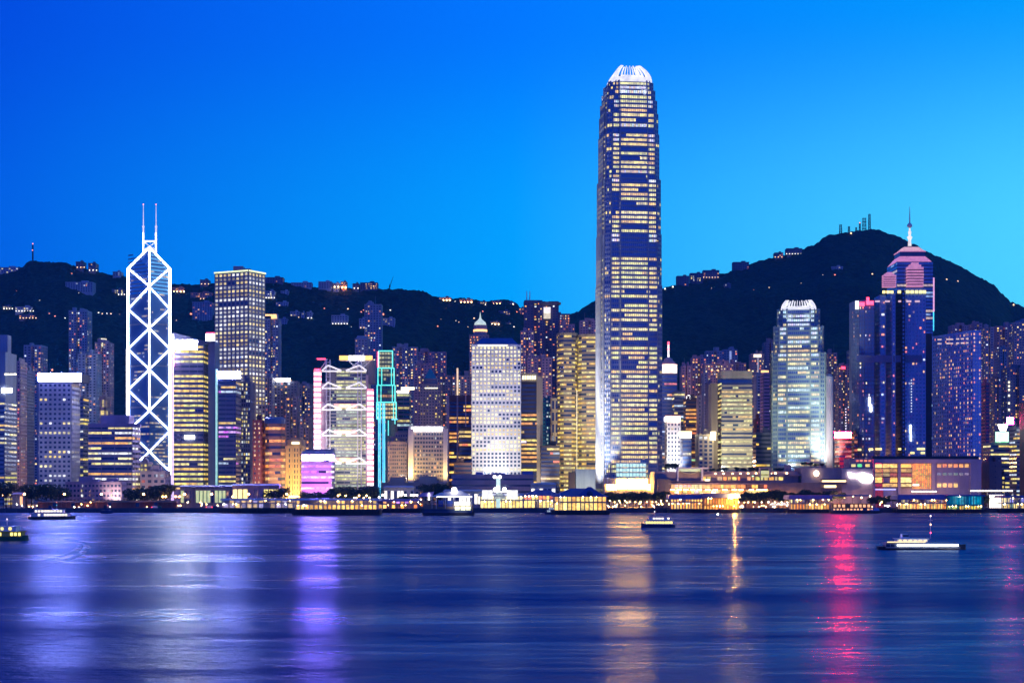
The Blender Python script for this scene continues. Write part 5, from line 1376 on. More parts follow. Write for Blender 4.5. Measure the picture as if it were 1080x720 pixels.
r = tower('hotel', 'square blue glass hotel block with a grid of orange windows at far right', plan_rot(983.8, 1026, 1034.6, 1560, 17), Z(348.6, 1560), style(3.72, 3.25, .58, .54, .22, .3, .42), lit(.34, ORNG, .95, False), surf('hotel_sky_blue_cladding', (.27, .50, .95), .35), 66, rows=True, gear=False, glassm=GLASS_BLUE, zb=GZ+28)
part(r, 'top_window', W_('lit_tan_window', (1, .68, .45), .8), lambda mb: [mb.box(X(a, 1558), X(a+b, 1558), 1558-2.5+(1026-a)*.32, 1558-1.5+(1026-a)*.32, Z(y+1.4, 1558), Z(y, 1558)) for y in (356.4, 360.8) for a, b in ((991.5, 4), (1000, 7), (1009.5, 3), (1014, 3), (1019, 2.4))])
part(r, 'roof_lamp', L_HILLR, lambda mb: mb.octa((X(1033, 1566), 1566, Z(350, 1566)), 1.0))
part(r, 'edge_lamp', W_('lit_pale_bead', (1, .85, .75), .9), lambda mb: [mb.octa((X(1034, 1568), 1568, Z(y, 1568)), .5) for y in range(364, 478, 4)])
# hotel podium
def hotel_podium():
    Y = 1500.0
    root = thing('hotel_podium', 'broad mauve hotel podium with a tall glowing golden lobby window', 'building', (X(978, Y), Y+20, GZ))
    rng = random.Random(70)
    m_ = surf('podium_lilac_stone', (.44, .38, .50))
    part(root, 'wall', m_, lambda mb: mb.prism(plan_box(921.5, 1035, Y+2, 40), GZ, Z(484.2, Y)))
    part(root, 'cornice', m_, lambda mb: mb.box(X(921, Y), X(1035.2, Y), Y-.6, Y+4, Z(488, Y), Z(484, Y)))
    for a, b in ((921.2, 922.8), (947, 950), (982.6, 986.6), (1023.6, 1034.6)):
        part(root, 'pier', m_, lambda mb: mb.box(X(a, Y), X(b, Y), Y-.3, Y+2, GZ, Z(488, Y)-.02))
    for (a, b, bays) in ((923, 947, 3), (950, 962, 1)):
        for k, (y0, y1, br) in enumerate(((489.2, 493, 1), (494.2, 497.6, .45), (498.6, 502, .3), (503.2, 508.6, 1.1), (509.6, 513, .7))):
            for q in range(bays):
                xa = a + (b-a)*q/bays + .3; xb = a + (b-a)*(q+1)/bays - .4
                if rng.random() < .12: continue
                c = rng.choice(((1.3, .8, .26), (1.3, .62, .14), (1.3, 1.0, .5), (1.2, .3, .12) if k == 2 else (1.3, .8, .3)))
                part(root, 'window', GLASS, lambda mb: mb.quad((X(xa, Y), Y+1.4, Z(y1, Y)), (X(xb, Y), Y+1.4, Z(y1, Y)), (X(xb, Y), Y+1.4, Z(y0, Y)), (X(xa, Y), Y+1.4, Z(y0, Y)), 0, tuple(v*br*1.35 for v in c)))
            if a < 930: part(root, 'floor_band', surf('podium_brown', (.14, .08, .08)), lambda mb: mb.box(X(923, Y), X(947, Y), Y+.4, Y+1.9, Z(y1+1.1, Y), Z(y1+.1, Y)))
            else: part(root, 'floor_band', surf('podium_brown', (.14, .08, .08)), lambda mb: mb.box(X(950, Y), X(962, Y), Y+.4, Y+1.9, Z(y1+1.1, Y), Z(y1+.1, Y)))
    for q in range(10):
        xa = 962.8 + q*2.0
        part(root, 'lobby_glazing', GLASS, lambda mb: [mb.quad((X(xa, Y), Y+1.5, Z(y+1.9, Y)), (X(xa+1.5, Y), Y+1.5, Z(y+1.9, Y)), (X(xa+1.5, Y), Y+1.5, Z(y, Y)), (X(xa, Y), Y+1.5, Z(y, Y)), 0, tuple(v*rng.uniform(.8, 1.7) for v in (1.0, .42, .06))) for y in [488.6 + 2.05*j for j in range(13)]])
    part(root, 'lobby_sign', W_('lit_lobby_sign', (1, .95, .75), 2.5), lambda mb: mb.box(X(963, Y), X(969.6, Y), Y+.6, Y+1.2, Z(512, Y), Z(510.4, Y)))
    for y, g_, hh in ((489.2, 1.0, 3.4), (498.4, .25, 2.6), (509.4, 1.1, 4.2)):
        for q in range(6):
            if rng.random() < .12: continue
            c = ((1.1, .42, .16), (.9, .8, .8), (1.2, .72, .34))[0 if y < 495 else 1 if y < 505 else 2]
            xa = 989 + q*5.8
            if y > 505 and q > 3: continue
            part(root, 'window', GLASS, lambda mb: mb.quad((X(xa, Y), Y+1.6, Z(y+hh, Y)), (X(xa+4.2, Y), Y+1.6, Z(y+hh, Y)), (X(xa+4.2, Y), Y+1.6, Z(y, Y)), (X(xa, Y), Y+1.6, Z(y, Y)), 0, tuple(v*g_*rng.uniform(.9, 1.4) for v in c)))
    part(root, 'street_canopy_light', W_('lit_blue_canopy', (.4, .42, 1.0), 2.0), lambda mb: mb.box(X(923, Y), X(944, Y), Y-3, Y-1, Z(516.4, Y), Z(515.2, Y)))
    part(root, 'roof_garden_wall', dmetal, lambda mb: mb.box(X(921, Y), X(1034, Y), Y+5, Y+7, Z(484, Y), Z(480.6, Y)))
hotel_podium()
flood((X(975, 1470), 1470, GZ+4), (X(975, 1500), 1500, 22), (1, .5, .2), 2.4, 120, .9)
# ------------------------------------------------------- right edge
for i, (a, b, yt, Yb, m_, p_, lab) in enumerate([
    (1000, 1022, 343, 2350, purp, .1, 'low purple apartment block above the roof of the blue hotel block'),
    (1022, 1036, 341, 2260, purp, .15, 'purple apartment block with stair heads right of the blue hotel block'),
    (1034, 1048, 345, 2180, bluep, .2, 'slim blue apartment tower with a gold light column right of the blue hotel block'),
    (1046, 1066, 344, 2240, purp, .2, 'wide purple apartment tower near the right edge of the skyline'),
    (1064, 1096, 340, 2180, bluep, .2, 'blue apartment tower cut by the right edge of the picture'),
    (1049, 1062, 367, 2020, bluep, .12, 'blue slab apartment tower with a glowing seam, in front of the wide purple one'),
    (1043, 1056, 398, 1860, slate, .15, 'dark apartment block right of the red striped slab'),
    (1056, 1084, 388, 1900, slate, .16, 'dark apartment block with a column of lights above the green sign')]):
    r = box_tower('apartment_tower', lab, a, b, yt, Yb, 22, RESS, lit(p_*1.7, RES+GOLD, 1.35, False), m_, 270+i, notch=1, cap=(i == 7))
    if i == 7: part(r, 'light_column', L_CREAM, lambda mb: [mb.box(X(1063.4, 1899), X(1064.8, 1899), 1898, 1899, Z(y+2, 1899), Z(y, 1899)) for y in (402, 406, 410, 416, 424, 431)])
box_tower('office_tower', 'narrow red lit striped slab just right of the blue hotel block', 1034.6, 1043.4, 404, 1760, 18, style(3.7, 9, .9, .4, .3, .4, .5), lit(.06, ORNG, .6, False), surf('red_pink_panel', (.50, .12, .20)), 280)
r = box_tower('office_building', 'grey ribbon window office below the green and red signs at far right', 1037, 1064.6, 467, 1640, 26, style(4, 2.6, 1, .42, .3, .5, .6), lit(.5, OFF+WHT, 1.0, True, .2, .2, .2), surf('grey_violet_stone', (.28, .26, .30)), 281, cap=True, gear=False)
part(r, 'green_sign', L_GRN, lambda mb: mb.box(X(1050.4, 1637), X(1063.8, 1637), 1637, 1639, Z(465.8, 1637), Z(455.2, 1637)))
part(r, 'white_sign', L_WHITE, lambda mb: mb.hexa([(X(1055, 1637), 1637, Z(454, 1637)), (X(1061, 1637), 1637, Z(454, 1637)), (X(1061, 1637), 1638.4, Z(454, 1637)), (X(1055, 1637), 1638.4, Z(454, 1637)), (X(1052.6, 1637), 1637, Z(447.4, 1637)), (X(1063, 1637), 1637, Z(447.4, 1637)), (X(1063, 1637), 1638.4, Z(447.4, 1637)), (X(1052.6, 1637), 1638.4, Z(447.4, 1637))]))
lit_sign(r, W_('lit_mid_red', (1, .02, .22), 320), 1061.8, 1069, 440, 447.2, 1635, 1.6, 'red_sign')
part(r, 'red_sign_core', L_WHITE, lambda mb: mb.box(X(1063.4, 1634), X(1067.4, 1634), 1634, 1634.9, Z(446, 1634), Z(440.6, 1634)))
box_tower('office_building', 'grey office with short lit ribbons between green sign office and brown slab', 1064.6, 1076, 450, 1650, 24, style(4, 2.6, 1, .42, .3, .5, .6), lit(.45, OFF+COOL, .9, True, .2, .25), surf('grey_violet_stone', (.28, .26, .30)), 282)
box_tower('office_building', 'plain brown slab cut by the right edge of the picture', 1075.5, 1100, 424, 1590, 24, style(5, 9, .1, .2, .4, .1, .15), lit(0, OFF), brown, 283)
box_tower('office_building', 'plain dark brown block beside the hotel podium', 1035.5, 1056.5, 487, 1520, 24, style(5, 9, .1, .2, .4, .1, .15), lit(0, OFF), surf('plum_brown_stone', (.20, .13, .14)), 284)
box_tower('office_building', 'small dark block with a yellow lit stair right of the dark brown block', 1051, 1060, 500, 1530, 16, style(4, 3, .6, .5, .25, .3, .4), lit(.85, [(1.1, .9, .2)], .9, False), darkst, 285)

# ======================================================= harbour-front mall
def mall():
    Y = 1475.0
    root = thing('shopping_mall', 'long harbour front mall with stacked glowing shop terraces and a roof garden', 'building', (X(800, Y), Y+25, GZ))
    rng = random.Random(80)
    m_ = surf('mall_mauve_stone', (.34, .27, .30))
    m2 = surf('mall_brown_stone', (.30, .20, .17))
    part(root, 'terrace_wall', m_, lambda mb: mb.box(X(690, Y+8), X(842, Y+8), Y+8, Y+50, GZ, Z(497, Y+8)))
    part(root, 'terrace_wall', m2, lambda mb: mb.box(X(705, Y+2), X(812, Y+2), Y+2, Y+9, GZ, Z(507, Y+2)))
    part(root, 'terrace_wall', surf('mall_tan_stone', (.36, .25, .20)), lambda mb: mb.box(X(809, Y), X(866, Y), Y, Y+9, GZ, Z(508.6, Y)))
    part(root, 'louvre_wall', surf('mall_louvre', (.22, .18, .17)), lambda mb: mb.box(X(694, Y-1), X(707, Y-1), Y-1, Y+8, GZ, Z(505, Y)))
    part(root, 'roof_slab', m_, lambda mb: mb.box(X(740, Y), X(850, Y), Y+5, Y+12, Z(501.4, Y), Z(499.6, Y)))
    part(root, 'roof_slab', m_, lambda mb: mb.box(X(705, Y), X(813, Y), Y-1.5, Y+3, Z(510.4, Y), Z(509.2, Y)))
    part(root, 'roof_slab', m_, lambda mb: mb.box(X(705, Y), X(813, Y), Y-1.5, Y+3, Z(516, Y), Z(515.2, Y)))
    # shopfronts: each a lit pane of its own
    def shop(a, b, y0, y1, c, y):
        part(root, 'shopfront', GLASS, lambda mb: mb.quad((X(a, Y), y, Z(y1, Y)), (X(b, Y), y, Z(y1, Y)), (X(b, Y), y, Z(y0, Y)), (X(a, Y), y, Z(y0, Y)), 0, c))
    x = 708
    while x < 748:
        w_ = rng.uniform(2.2, 4.5); c = rng.choice(((1.4, 1.0, .6), (1.4, 1.2, .9), (1.4, .8, .4)))
        shop(x, x+w_, 510.8, 515, tuple(v*1.1 for v in c), Y+.6)
        if rng.random() < .85: shop(x, x+w_, 516.2, 520, tuple(v*rng.uniform(.5, 1.1) for v in c), Y+.7)
        x += w_ + .5
    part(root, 'cove_light', W_('lit_cove_amber', (1, .46, .10), 150), lambda mb: [mb.box(X(a, Y), X(a+4.6, Y), Y-1.3, Y-.9, Z(516, Y)-.45, Z(516, Y)-.05) for a in (707, 714, 721, 728, 735, 744, 752, 762, 772, 779, 790, 798, 804)])
    part(root, 'red_sign', L_RED, lambda mb: [mb.box(X(a, Y), X(a+3.2, Y), Y-2, Y-1.5, Z(513.4, Y), Z(511.2, Y)) for a in (711.5, 716, 720.5, 725)])
    while x < 811:
        w_ = rng.uniform(2.5, 6); c = rng.choice(((1.3, .55, .12), (1.3, .7, .2), (1.3, .42, .10), (1.2, .8, .4)))
        if rng.random() < .8: shop(x, x+w_, 511, 514.6, tuple(v*rng.uniform(.8, 1.5) for v in c), Y+.6)
        if rng.random() < .7 or x > 788: shop(x, x+w_, 516.4, 519.8, tuple(v*(1.2 if x > 788 else .6) for v in (1.3, .95, .5)), Y+.7)
        x += w_ + .6
    x = 742
    while x < 838:
        w_ = rng.uniform(2, 5)
        if rng.random() < .75: shop(x, x+w_, 502.6, 506.0, tuple(v*rng.uniform(.6, 1.4) for v in rng.choice(((1.3, .7, .2), (1.3, .95, .5), (1.3, .55, .12)))), Y+7.4)
        x += w_ + 1.5
    part(root, 'blue_light', W_('lit_small_blue', (.2, .35, 1), 5), lambda mb: [mb.octa((X(a, Y), Y+4, Z(509, Y)), .7) for a in (768, 771.5, 775, 779.5)])
    part(root, 'garden_lamp', L_WARM, lambda mb: [mb.octa((X(a, Y), Y+6, Z(498.8 + (a % 3)*.3, Y)), .75) for a in (755.5, 764, 773.6, 782, 790, 798.6, 819, 831, 814)])
    part(root, 'garden_lamp', L_GRN, lambda mb: mb.octa((X(795, Y), Y+6, Z(501.4, Y)), .9))
    # white framed pavilion with a sagging fabric ceiling
    part(root, 'pavilion_frame', steel, lambda mb: (mb.box(X(714.6, Y), X(747.6, Y), Y+2.5, Y+14, Z(494, Y), Z(492.6, Y)), mb.box(X(714.6, Y), X(716.2, Y), Y+2.5, Y+14, Z(509, Y), Z(494, Y)), mb.box(X(740, Y), X(742, Y), Y+2.5, Y+14, Z(509, Y), Z(494, Y))))
    part(root, 'pavilion_back', W_('lit_pavilion', (.92, .95, .50), .72), lambda mb: mb.box(X(716.4, Y), X(740, Y), Y+10, Y+12, Z(508, Y), Z(494.2, Y)))
    def fabric(mb):
        n = 12
        for k in range(n):
            u0, u1 = k/n, (k+1)/n
            z0 = Z(495.5 + 4*(1-(2*u0-1)**2), Y); z1 = Z(495.5 + 4*(1-(2*u1-1)**2), Y)
            xa, xb = X(716.4 + 23.4*u0, Y), X(716.4 + 23.4*u1, Y)
            mb.hexa([(xa, Y+4, z0), (xb, Y+4, z1), (xb, Y+9, z1), (xa, Y+9, z0), (xa, Y+4, z0+.4), (xb, Y+4, z1+.4), (xb, Y+9, z1+.4), (xa, Y+9, z0+.4)])
    part(root, 'pavilion_fabric', surf('pale_green_fabric', (.65, .70, .50)), fabric)
    part(root, 'lit_box', W_('lit_box_yellow', (1, .95, .6), 1.6), lambda mb: mb.box(X(744, Y), X(749, Y), Y+3, Y+5, Z(508, Y), Z(505, Y)))
    part(root, 'kiosk', stone, lambda mb: (mb.box(X(801.5, Y), X(803, Y), Y+3, Y+8, Z(503, Y), Z(494, Y)), mb.box(X(812, Y), X(814, Y), Y+3, Y+8, Z(503, Y), Z(494, Y)), mb.box(X(801.5, Y), X(814, Y), Y+3, Y+8, Z(494, Y), Z(492.8, Y))))
    part(root, 'kiosk_light', W_('lit_olive', (.8, .85, .25), .7), lambda mb: mb.box(X(803.1, Y), X(811.9, Y), Y+5, Y+7, Z(503, Y), Z(496, Y)))
    # western wing
    part(root, 'wing_wall', m_, lambda mb: mb.box(X(846, Y), X(921, Y), Y+3, Y+40, GZ, Z(493, Y)))
    part(root, 'wing_wall', surf('mall_mauve_light', (.38, .30, .36)), lambda mb: mb.box(X(888, Y), X(921, Y), Y+1, Y+3, GZ, Z(494, Y)))
    part(root, 'upper_floor', m_, lambda mb: mb.box(X(897, Y), X(921.4, Y), Y+5, Y+30, Z(493, Y), Z(483, Y)))
    part(root, 'chimney_block', surf('mall_mauve_stone', (.34, .27, .30)), lambda mb: mb.box(X(831, Y), X(837, Y), Y+12, Y+20, Z(497, Y), Z(489.6, Y)))
    for a, c in ((904, (1.1, .25, .15)), (908, (1.1, .3, .2)), (912.6, (1.2, .4, .2)), (917, (1.1, .3, .2))): shop(a, a+3, 484.6, 486.6, c, Y+4.8)
    for a, c in ((899, (1.0, .9, .5)), (905.6, (.2, 1.1, .3)), (914, (1.2, .9, .3))): shop(a, a+4.6, 489, 492, c, Y+4.8)
    part(root, 'round_lamp', W_('lit_moon_lamp', (1, .78, .48), 6), lambda mb: mb.lathe(X(861, Y), Y, [(.3, Z(502.2, Y)), (1.8, Z(501.4, Y)), (2.6, Z(499, Y)), (1.8, Z(496.6, Y)), (.3, Z(495.8, Y))], 14))
    part(root, 'ledge_light', W_('lit_ledge_gold', (1, .72, .28), 3.0), lambda mb: (mb.box(X(867, Y), X(892, Y), Y-.6, Y+.2, Z(508, Y), Z(506.2, Y)), mb.box(X(869, Y), X(881.6, Y), Y-1.4, Y-.6, Z(514, Y), Z(511.4, Y))))
    part(root, 'ledge', m2, lambda mb: (mb.box(X(866, Y), X(893, Y), Y-1.6, Y+3, Z(511, Y), Z(508.1, Y)), mb.box(X(866, Y), X(893, Y), Y-1.6, Y+3, Z(506, Y), Z(504.6, Y)), mb.box(X(866, Y), X(886, Y), Y-2, Y+2.8, Z(519, Y), Z(514.1, Y))))
    def blob(mb):
        pts = [(894, 497.6), (898, 498.6), (904, 500.2), (907.4, 498.6), (911, 498.2), (914, 499.6), (918.5, 500.2), (920.8, 503), (920.4, 506.6), (917.6, 509), (912, 509), (908, 507.8), (905.4, 504.6), (901, 503.4), (896.4, 504)]
        n = len(pts); i = len(mb.v)
        for y in (Y-.6, Y+.8):
            mb.v += [(X(a, Y), y, Z(b, Y)) for a, b in pts]
        mb.f.append(tuple(i+k for k in reversed(range(n)))); mb.m.append(0); mb.g.append(None)
        for k in range(n):
            j = (k+1) % n; mb.f.append((i+k, i+j, i+n+j, i+n+k)); mb.m.append(0); mb.g.append(None)
    part(root, 'glowing_sign', L_WHITE, blob)
    flood((X(838, 1450), 1450, GZ+3), (X(838, Y), Y, 12), (1, .50, .16), 4.5, 130, .9)
    flood((X(880, 1448), 1448, GZ+3), (X(895, Y), Y, 20), (1, .5, .3), 2.4, 130, .9)
    flood((X(760, 1450), 1450, GZ+12), (X(770, Y), Y+6, 30), (1, .5, .2), 3.0, 140, .9)
    flood((X(722, 1450), 1450, GZ+12), (X(722, Y), Y+4, 24), (1, .6, .25), 2.4, 130, .9)
mall()

# unseen warm point lamps added between the rows of towers, as street glow
for px, Y_, P_ in ((30, 1680, 30e3), (92, 1700, 24e3), (296, 1700, 60e3), (322, 1720, 40e3), (424, 1760, 40e3), (452, 1790, 60e3), (476, 1880, 50e3), (560, 1760, 50e3), (578, 1720, 30e3), (712, 1700, 30e3), (738, 1900, 80e3), (752, 2080, 120e3), (800, 2080, 80e3), (885, 1990, 60e3), (1046, 1800, 50e3), (1064, 2020, 90e3)):
    fill_lamp((X(px, Y_), Y_, 16 if Y_ < 1850 else 48), (1, .50, .20), P_*1.6, 4)
# ------------------------------------------------------------------ houses on the slopes and the crest
def hill_house(label, a, b, yt, yb, m_, p, pal, seed, on_ridge=False, gain=1.0, lamp=None, name='hill_house'):
    px = (a+b)/2
    Y = ridge_depth(px) - 12 if on_ridge else hill_hit(px, yb)
    rng = random.Random(seed)
    plan = plan_box(a, b, Y, 22)
    wl, gl = MB(), MB()
    zt, zb = Z(yt, Y), Z(yb, Y)
    wl.prism(plan, zb - 14, zt)
    for k in range(4):
        if visible(plan[k], plan[(k+1) % 4]):
            facade(wl, gl, plan[k], plan[(k+1) % 4], zb, zt-.8, style(3.6, 4.4, .55, .5, .25, .3, .35), lit(p, pal, gain, False), rng, 0, 1)
    w_ = plan[1][0]-plan[0][0]
    wl.box(plan[0][0]+w_*.55, plan[0][0]+w_*.8, Y+5, Y+13, zt-.1, zt+3.2)
    wl.box(plan[0][0]-.5, plan[1][0]+.5, Y-.6, Y+22, zt-.75, zt+.3)
    merge(wl, gl)
    mats = [m_, GLASS]
    o = wl.build(name, mats)
    tag(o, label, 'house')
    if lamp:
        r = rooted(o, 'walls')
        part(r, 'terrace_light', lamp, lambda mb: [mb.octa((X(a+(b-a)*(k+.5)/max(1, round((b-a)/3.2)), Y), Y-2.5, zb+1.6), .9) for k in range(max(1, round((b-a)/3.2)))])
    return o
pale = surf('pale_house_wall', (.40, .44, .52))
dim = surf('dim_house_wall', (.16, .16, .22))
rosy = surf('rosy_house_wall', (.42, .24, .22))
HH = [
 ('long white lit block on the crest at the far left edge', -4, 23, 282, 288, pale, .7, COOL+WHT, True, None),
 ('clump of pale houses on the crest left of the two tall masts', 80, 91, 276, 283, dim, .2, RES, True, L_HILL),
 ('second pale clump of houses on the crest, nearer the two tall masts', 93, 104, 277.5, 286, dim, .2, RES, True, L_HILLW),
 ('small pale blue lit house on the slope close to the braced tower', 119, 130, 286.5, 291, pale, .6, COOL, True, None),
 ('long pale villa above a row of white lamps, left of the braced tower', 69, 101, 297.5, 308, pale, .08, RES, False, None),
 ('white lit terrace house beside the long pale villa', 118, 133, 305, 311.5, dim, .5, WHT, False, L_HILLW),
 ('pale low villa with white lamps on the far left slope', 16, 37, 323.5, 329, pale, .25, WHT, False, L_HILLW),
 ('tiny lit house at the left end of the far left slope', 3, 15, 322.5, 326.5, dim, .6, WHT, False, L_HILLW),
 ('warm lit house below the pale low villa', 20, 40, 332, 336.4, dim, .6, ORNG, False, L_HILL),
 ('blazing orange lit house right of the braced tower', 182, 196, 303, 308.6, rosy, .95, [(1.6, .8, .2), (1.6, 1.0, .4)], False, L_WARM),
 ('rosy terrace with orange lamps between braced tower and dotted tower', 201, 226, 308.5, 316, rosy, .4, ORNG, False, L_HILL),
 ('blue block of flats with orange windows between braced tower and dotted tower', 203, 226, 318.5, 338, bluep, .22, ORNG, False, None),
 ('dark house with one lamp on the crest left of the dotted tower', 211, 222, 295, 300.5, dim, .15, RES, True, L_HILL),
 ('row of dim flats on the crest right of the dotted tower', 279, 300, 292.5, 298, dim, .25, ORNG, True, None),
 ('long low grey barrack on the crest', 307, 330, 298, 303, pale, .03, RES, True, None),
 ('grey gabled block on the crest left of a bright yellow house', 336, 351, 297, 304, pale, .03, RES, True, None),
 ('bright yellow lit house on the crest', 351, 359, 298.6, 303.6, pale, 1, [(1.5, 1.25, .6)], True, L_WARM),
 ('reddish house with an orange lamp on the crest', 359.5, 366.5, 297, 304, rosy, .25, ORNG, True, L_ORG),
 ('small house under a bright white lamp on the crest', 372, 379.6, 299, 305, dim, .3, WHT, True, L_HILLW),
 ('broad flat roofed house with gold windows on the crest', 380, 399, 298, 305, dim, .5, [(1.4, .95, .45), (1.3, .7, .4)], True, None),
 ('lit villa on the slope just right of the dotted tower', 279.5, 291, 306.6, 315, pale, .55, WHT, False, L_HILLW),
 ('pale bungalow right of the lit villa', 296, 306, 306.8, 310.6, pale, .1, WHT, False, None),
 ('pale bungalow with one bright pink window', 291, 305.5, 318.6, 324.6, pale, .3, [(1.3, .9, .8)], False, None),
 ('pale stepped house at the left of a row of three', 306, 317, 328.5, 335.6, pale, .2, WHT, False, L_HILL),
 ('narrow house in the middle of a row of three', 317.4, 322.6, 329.5, 335.8, pale, .1, WHT, False, None),
 ('pale house at the right of a row of three', 323.4, 330.4, 329, 336.4, pale, .1, WHT, False, L_HILLW),
 ('pale blue cube house alone on the middle slope', 349.6, 367.8, 332.4, 342.4, pale, .06, WHT, False, L_HILLW),
 ('round ended blue house below the row of three', 292, 304.4, 335.8, 342.8, bluep, .05, RES, False, None),
 ('pale house left behind the lone apartment tower on the slope', 378.8, 386, 336, 346.6, pale, .15, ORNG, False, L_HILL),
 ('white dotted house right behind the lone apartment tower on the slope', 403.6, 417, 335.4, 344.4, pale, .35, WHT, False, None),
 ('red lit terrace at the left end of the bright crest row', 463, 476, 313.6, 317.6, rosy, .7, ORNG, True, L_WARM),
 ('gold and red lit terrace in the bright crest row', 484.6, 499, 315.4, 319.6, rosy, .8, ORNG, True, L_WARM),
 ('lantern like house in the bright crest row', 504, 513.6, 318, 322.2, dim, .8, [(1.3, 1.0, .4)], True, L_HILLW),
 ('red lit house in the bright crest row', 519, 529, 317.6, 321.4, rosy, .8, [(1.3, .35, .15)], True, L_WARM),
 ('dim house at the right end of the bright crest row', 531, 543, 318.6, 322.4, dim, .4, ORNG, True, L_HILL),
 ('long lit villa on the slope below the bright crest row', 526, 538, 327.6, 331.8, dim, .75, [(1.3, .9, .4)], False, None),
 ('glowing villa above the dotted white tower', 517, 527.6, 339, 342.8, dim, .85, [(1.5, 1.0, .5)], False, L_WARM),
 ('little lit house right of the glowing villa', 533, 539, 340, 342.4, dim, .8, [(1.1, .9, .5)], False, None),
 ('house with pink and cream windows left of the butterfly roofed tower', 547, 553, 324.6, 331.6, rosy, .6, ORNG, False, None),
 ('dark round block of flats with a reddish roof edge right of the tallest tower', 713, 726.6, 291, 301, dim, .12, ORNG, True, None),
 ('dark house with one bright window on the rising crest', 727, 741.4, 288, 296.6, dim, .3, WHT, True, None),
 ('dark apartment house with a row of orange lamps on the rising crest', 740.6, 758.6, 285, 293.4, dim, .2, ORNG, True, L_HILL),
 ('dark flat roofed block alone on the rising crest', 772, 790, 276.4, 284.4, dim, .12, ORNG, True, None),
 ('warm lit house on the crest below the peak', 815.6, 826, 266.4, 272, dim, .5, ORNG, True, L_HILL),
 ('dark block with one white lamp nearest the peak', 828, 846, 262, 268.6, dim, .15, WHT, True, L_HILLW),
 ('small lit block with two rows of windows on the dark right slope', 763, 771, 299, 304, dim, .8, WHT, False, None),
 ('faint blue house high on the slope of the peak', 875, 889, 281, 284.4, pale, .2, WHT, False, None),
]
for i, (lb, a, b, yt, yb, m_, p, pal, rg, lp) in enumerate(HH):
    hill_house(lb, a, b, yt, yb, m_, p, pal, 300+i, rg, 1.0, lp)
# lattice masts on the peak and the left crest
def lattice(label, px, yt, yb, hw, on_ridge=True):
    Y = ridge_depth(px) - 5
    mb = MB(); z0, z1 = Z(yb, Y)-6, Z(yt, Y); x = X(px, Y); w_ = hw/F*Y
    n = max(3, int((z1-z0)/6))
    for sx in (-1, 1):
        for sy in (-1, 1):
            mb.tube((x+sx*w_, Y+sy*w_, z0), (x+sx*w_*.75, Y+sy*w_*.75, z1), .45, .4, 5)
    for k in range(n):
        za, zb = z0+(z1-z0)*k/n, z0+(z1-z0)*(k+1)/n
        for sy in (-1, 1):
            mb.tube((x-w_, Y+sy*w_, za), (x+w_*.85, Y+sy*w_*.9, zb), .28, .28, 4)
            mb.tube((x+w_, Y+sy*w_, za), (x-w_*.85, Y+sy*w_*.9, zb), .28, .28, 4)
        mb.box(x-w_, x+w_, Y-w_-.1, Y+w_+.1, zb-.3, zb+.3)
    o = mb.build('radio_mast', dmetal)
    return tag(o, label, 'mast')
for px, yt, hw, lb in ((886.6, 237.2, 1.3, 'broad short radio mast at the left end of the peak'), (895.4, 239, 1.0, 'small radio mast second from the left on the peak'), (903, 240, .8, 'lowest radio mast on the peak'), (906.8, 235.2, .8, 'thin radio mast with a red tip on the peak'), (911.5, 230.4, 1.9, 'tall square lattice mast on the peak'), (917, 226, 1.1, 'tallest needle shaped lattice mast on the peak')):
    o = lattice(lb, px, yt, 245.5, hw)
o = lattice('lone thin mast with red lamps on the left crest', 34.6, 258, 279, .55)
r = rooted(o, 'lattice')
Yr = ridge_depth(34.6) - 5
part(r, 'aircraft_lamp', L_HILLR, lambda mb: (mb.octa((X(34.6, Yr), Yr, Z(257, Yr)), 1.1), mb.octa((X(34.6, Yr), Yr-2, Z(264, Yr)), 1.0)))
Yr = ridge_depth(412) - 5
mb = MB(); mb.tube((X(411, Yr), Yr, Z(306, Yr)), (X(411, Yr), Yr, Z(300, Yr)), .8, .6); mb.tube((X(411, Yr), Yr, Z(303, Yr)), (X(414.8, Yr), Yr, Z(291.5, Yr)), .5, .3); mb.tube((X(411, Yr), Yr, Z(299.8, Yr)), (X(414, Yr), Yr, Z(294, Yr)), .2, .2)
mb.box(X(410.2, Yr), X(411.8, Yr), Yr-2, Yr+2, Z(303, Yr), Z(301.4, Yr))
tag(mb.build('crane', dmetal), 'slanting jib crane standing alone on the crest', 'crane')
# lamps on the dark hillside
def hill_lamp(px, py, m_, r=1.15, ridge=False):
    Y = ridge_depth(px) - 15 if ridge else hill_hit(px, py)
    x, z = X(px, Y), Z(py, Y)
    mb = MB(); g0 = terrain(x, Y)
    mb.tube((x, Y, min(g0, z) - 2), (x, Y, z), .18, .15, 5, 0); mb.octa((x, Y-.3, z), r, 1)
    o = mb.build('hillside_lamp', [dmetal, m_])
    lab = {'hillside_lamp_glow': 'single warm lamp shining on the dark wooded hillside', 'hillside_lamp_glow_white': 'single pale white lamp shining on the dark wooded hillside', 'hillside_lamp_glow_red': 'single deep orange lamp shining on the dark wooded hillside'}[m_.name]
    tag(o, lab, 'lamp', {'hillside_lamp_glow': 'warm lamps on the dark hillside', 'hillside_lamp_glow_white': 'pale lamps on the dark hillside', 'hillside_lamp_glow_red': 'deep orange lamps on the dark hillside'}[m_.name])
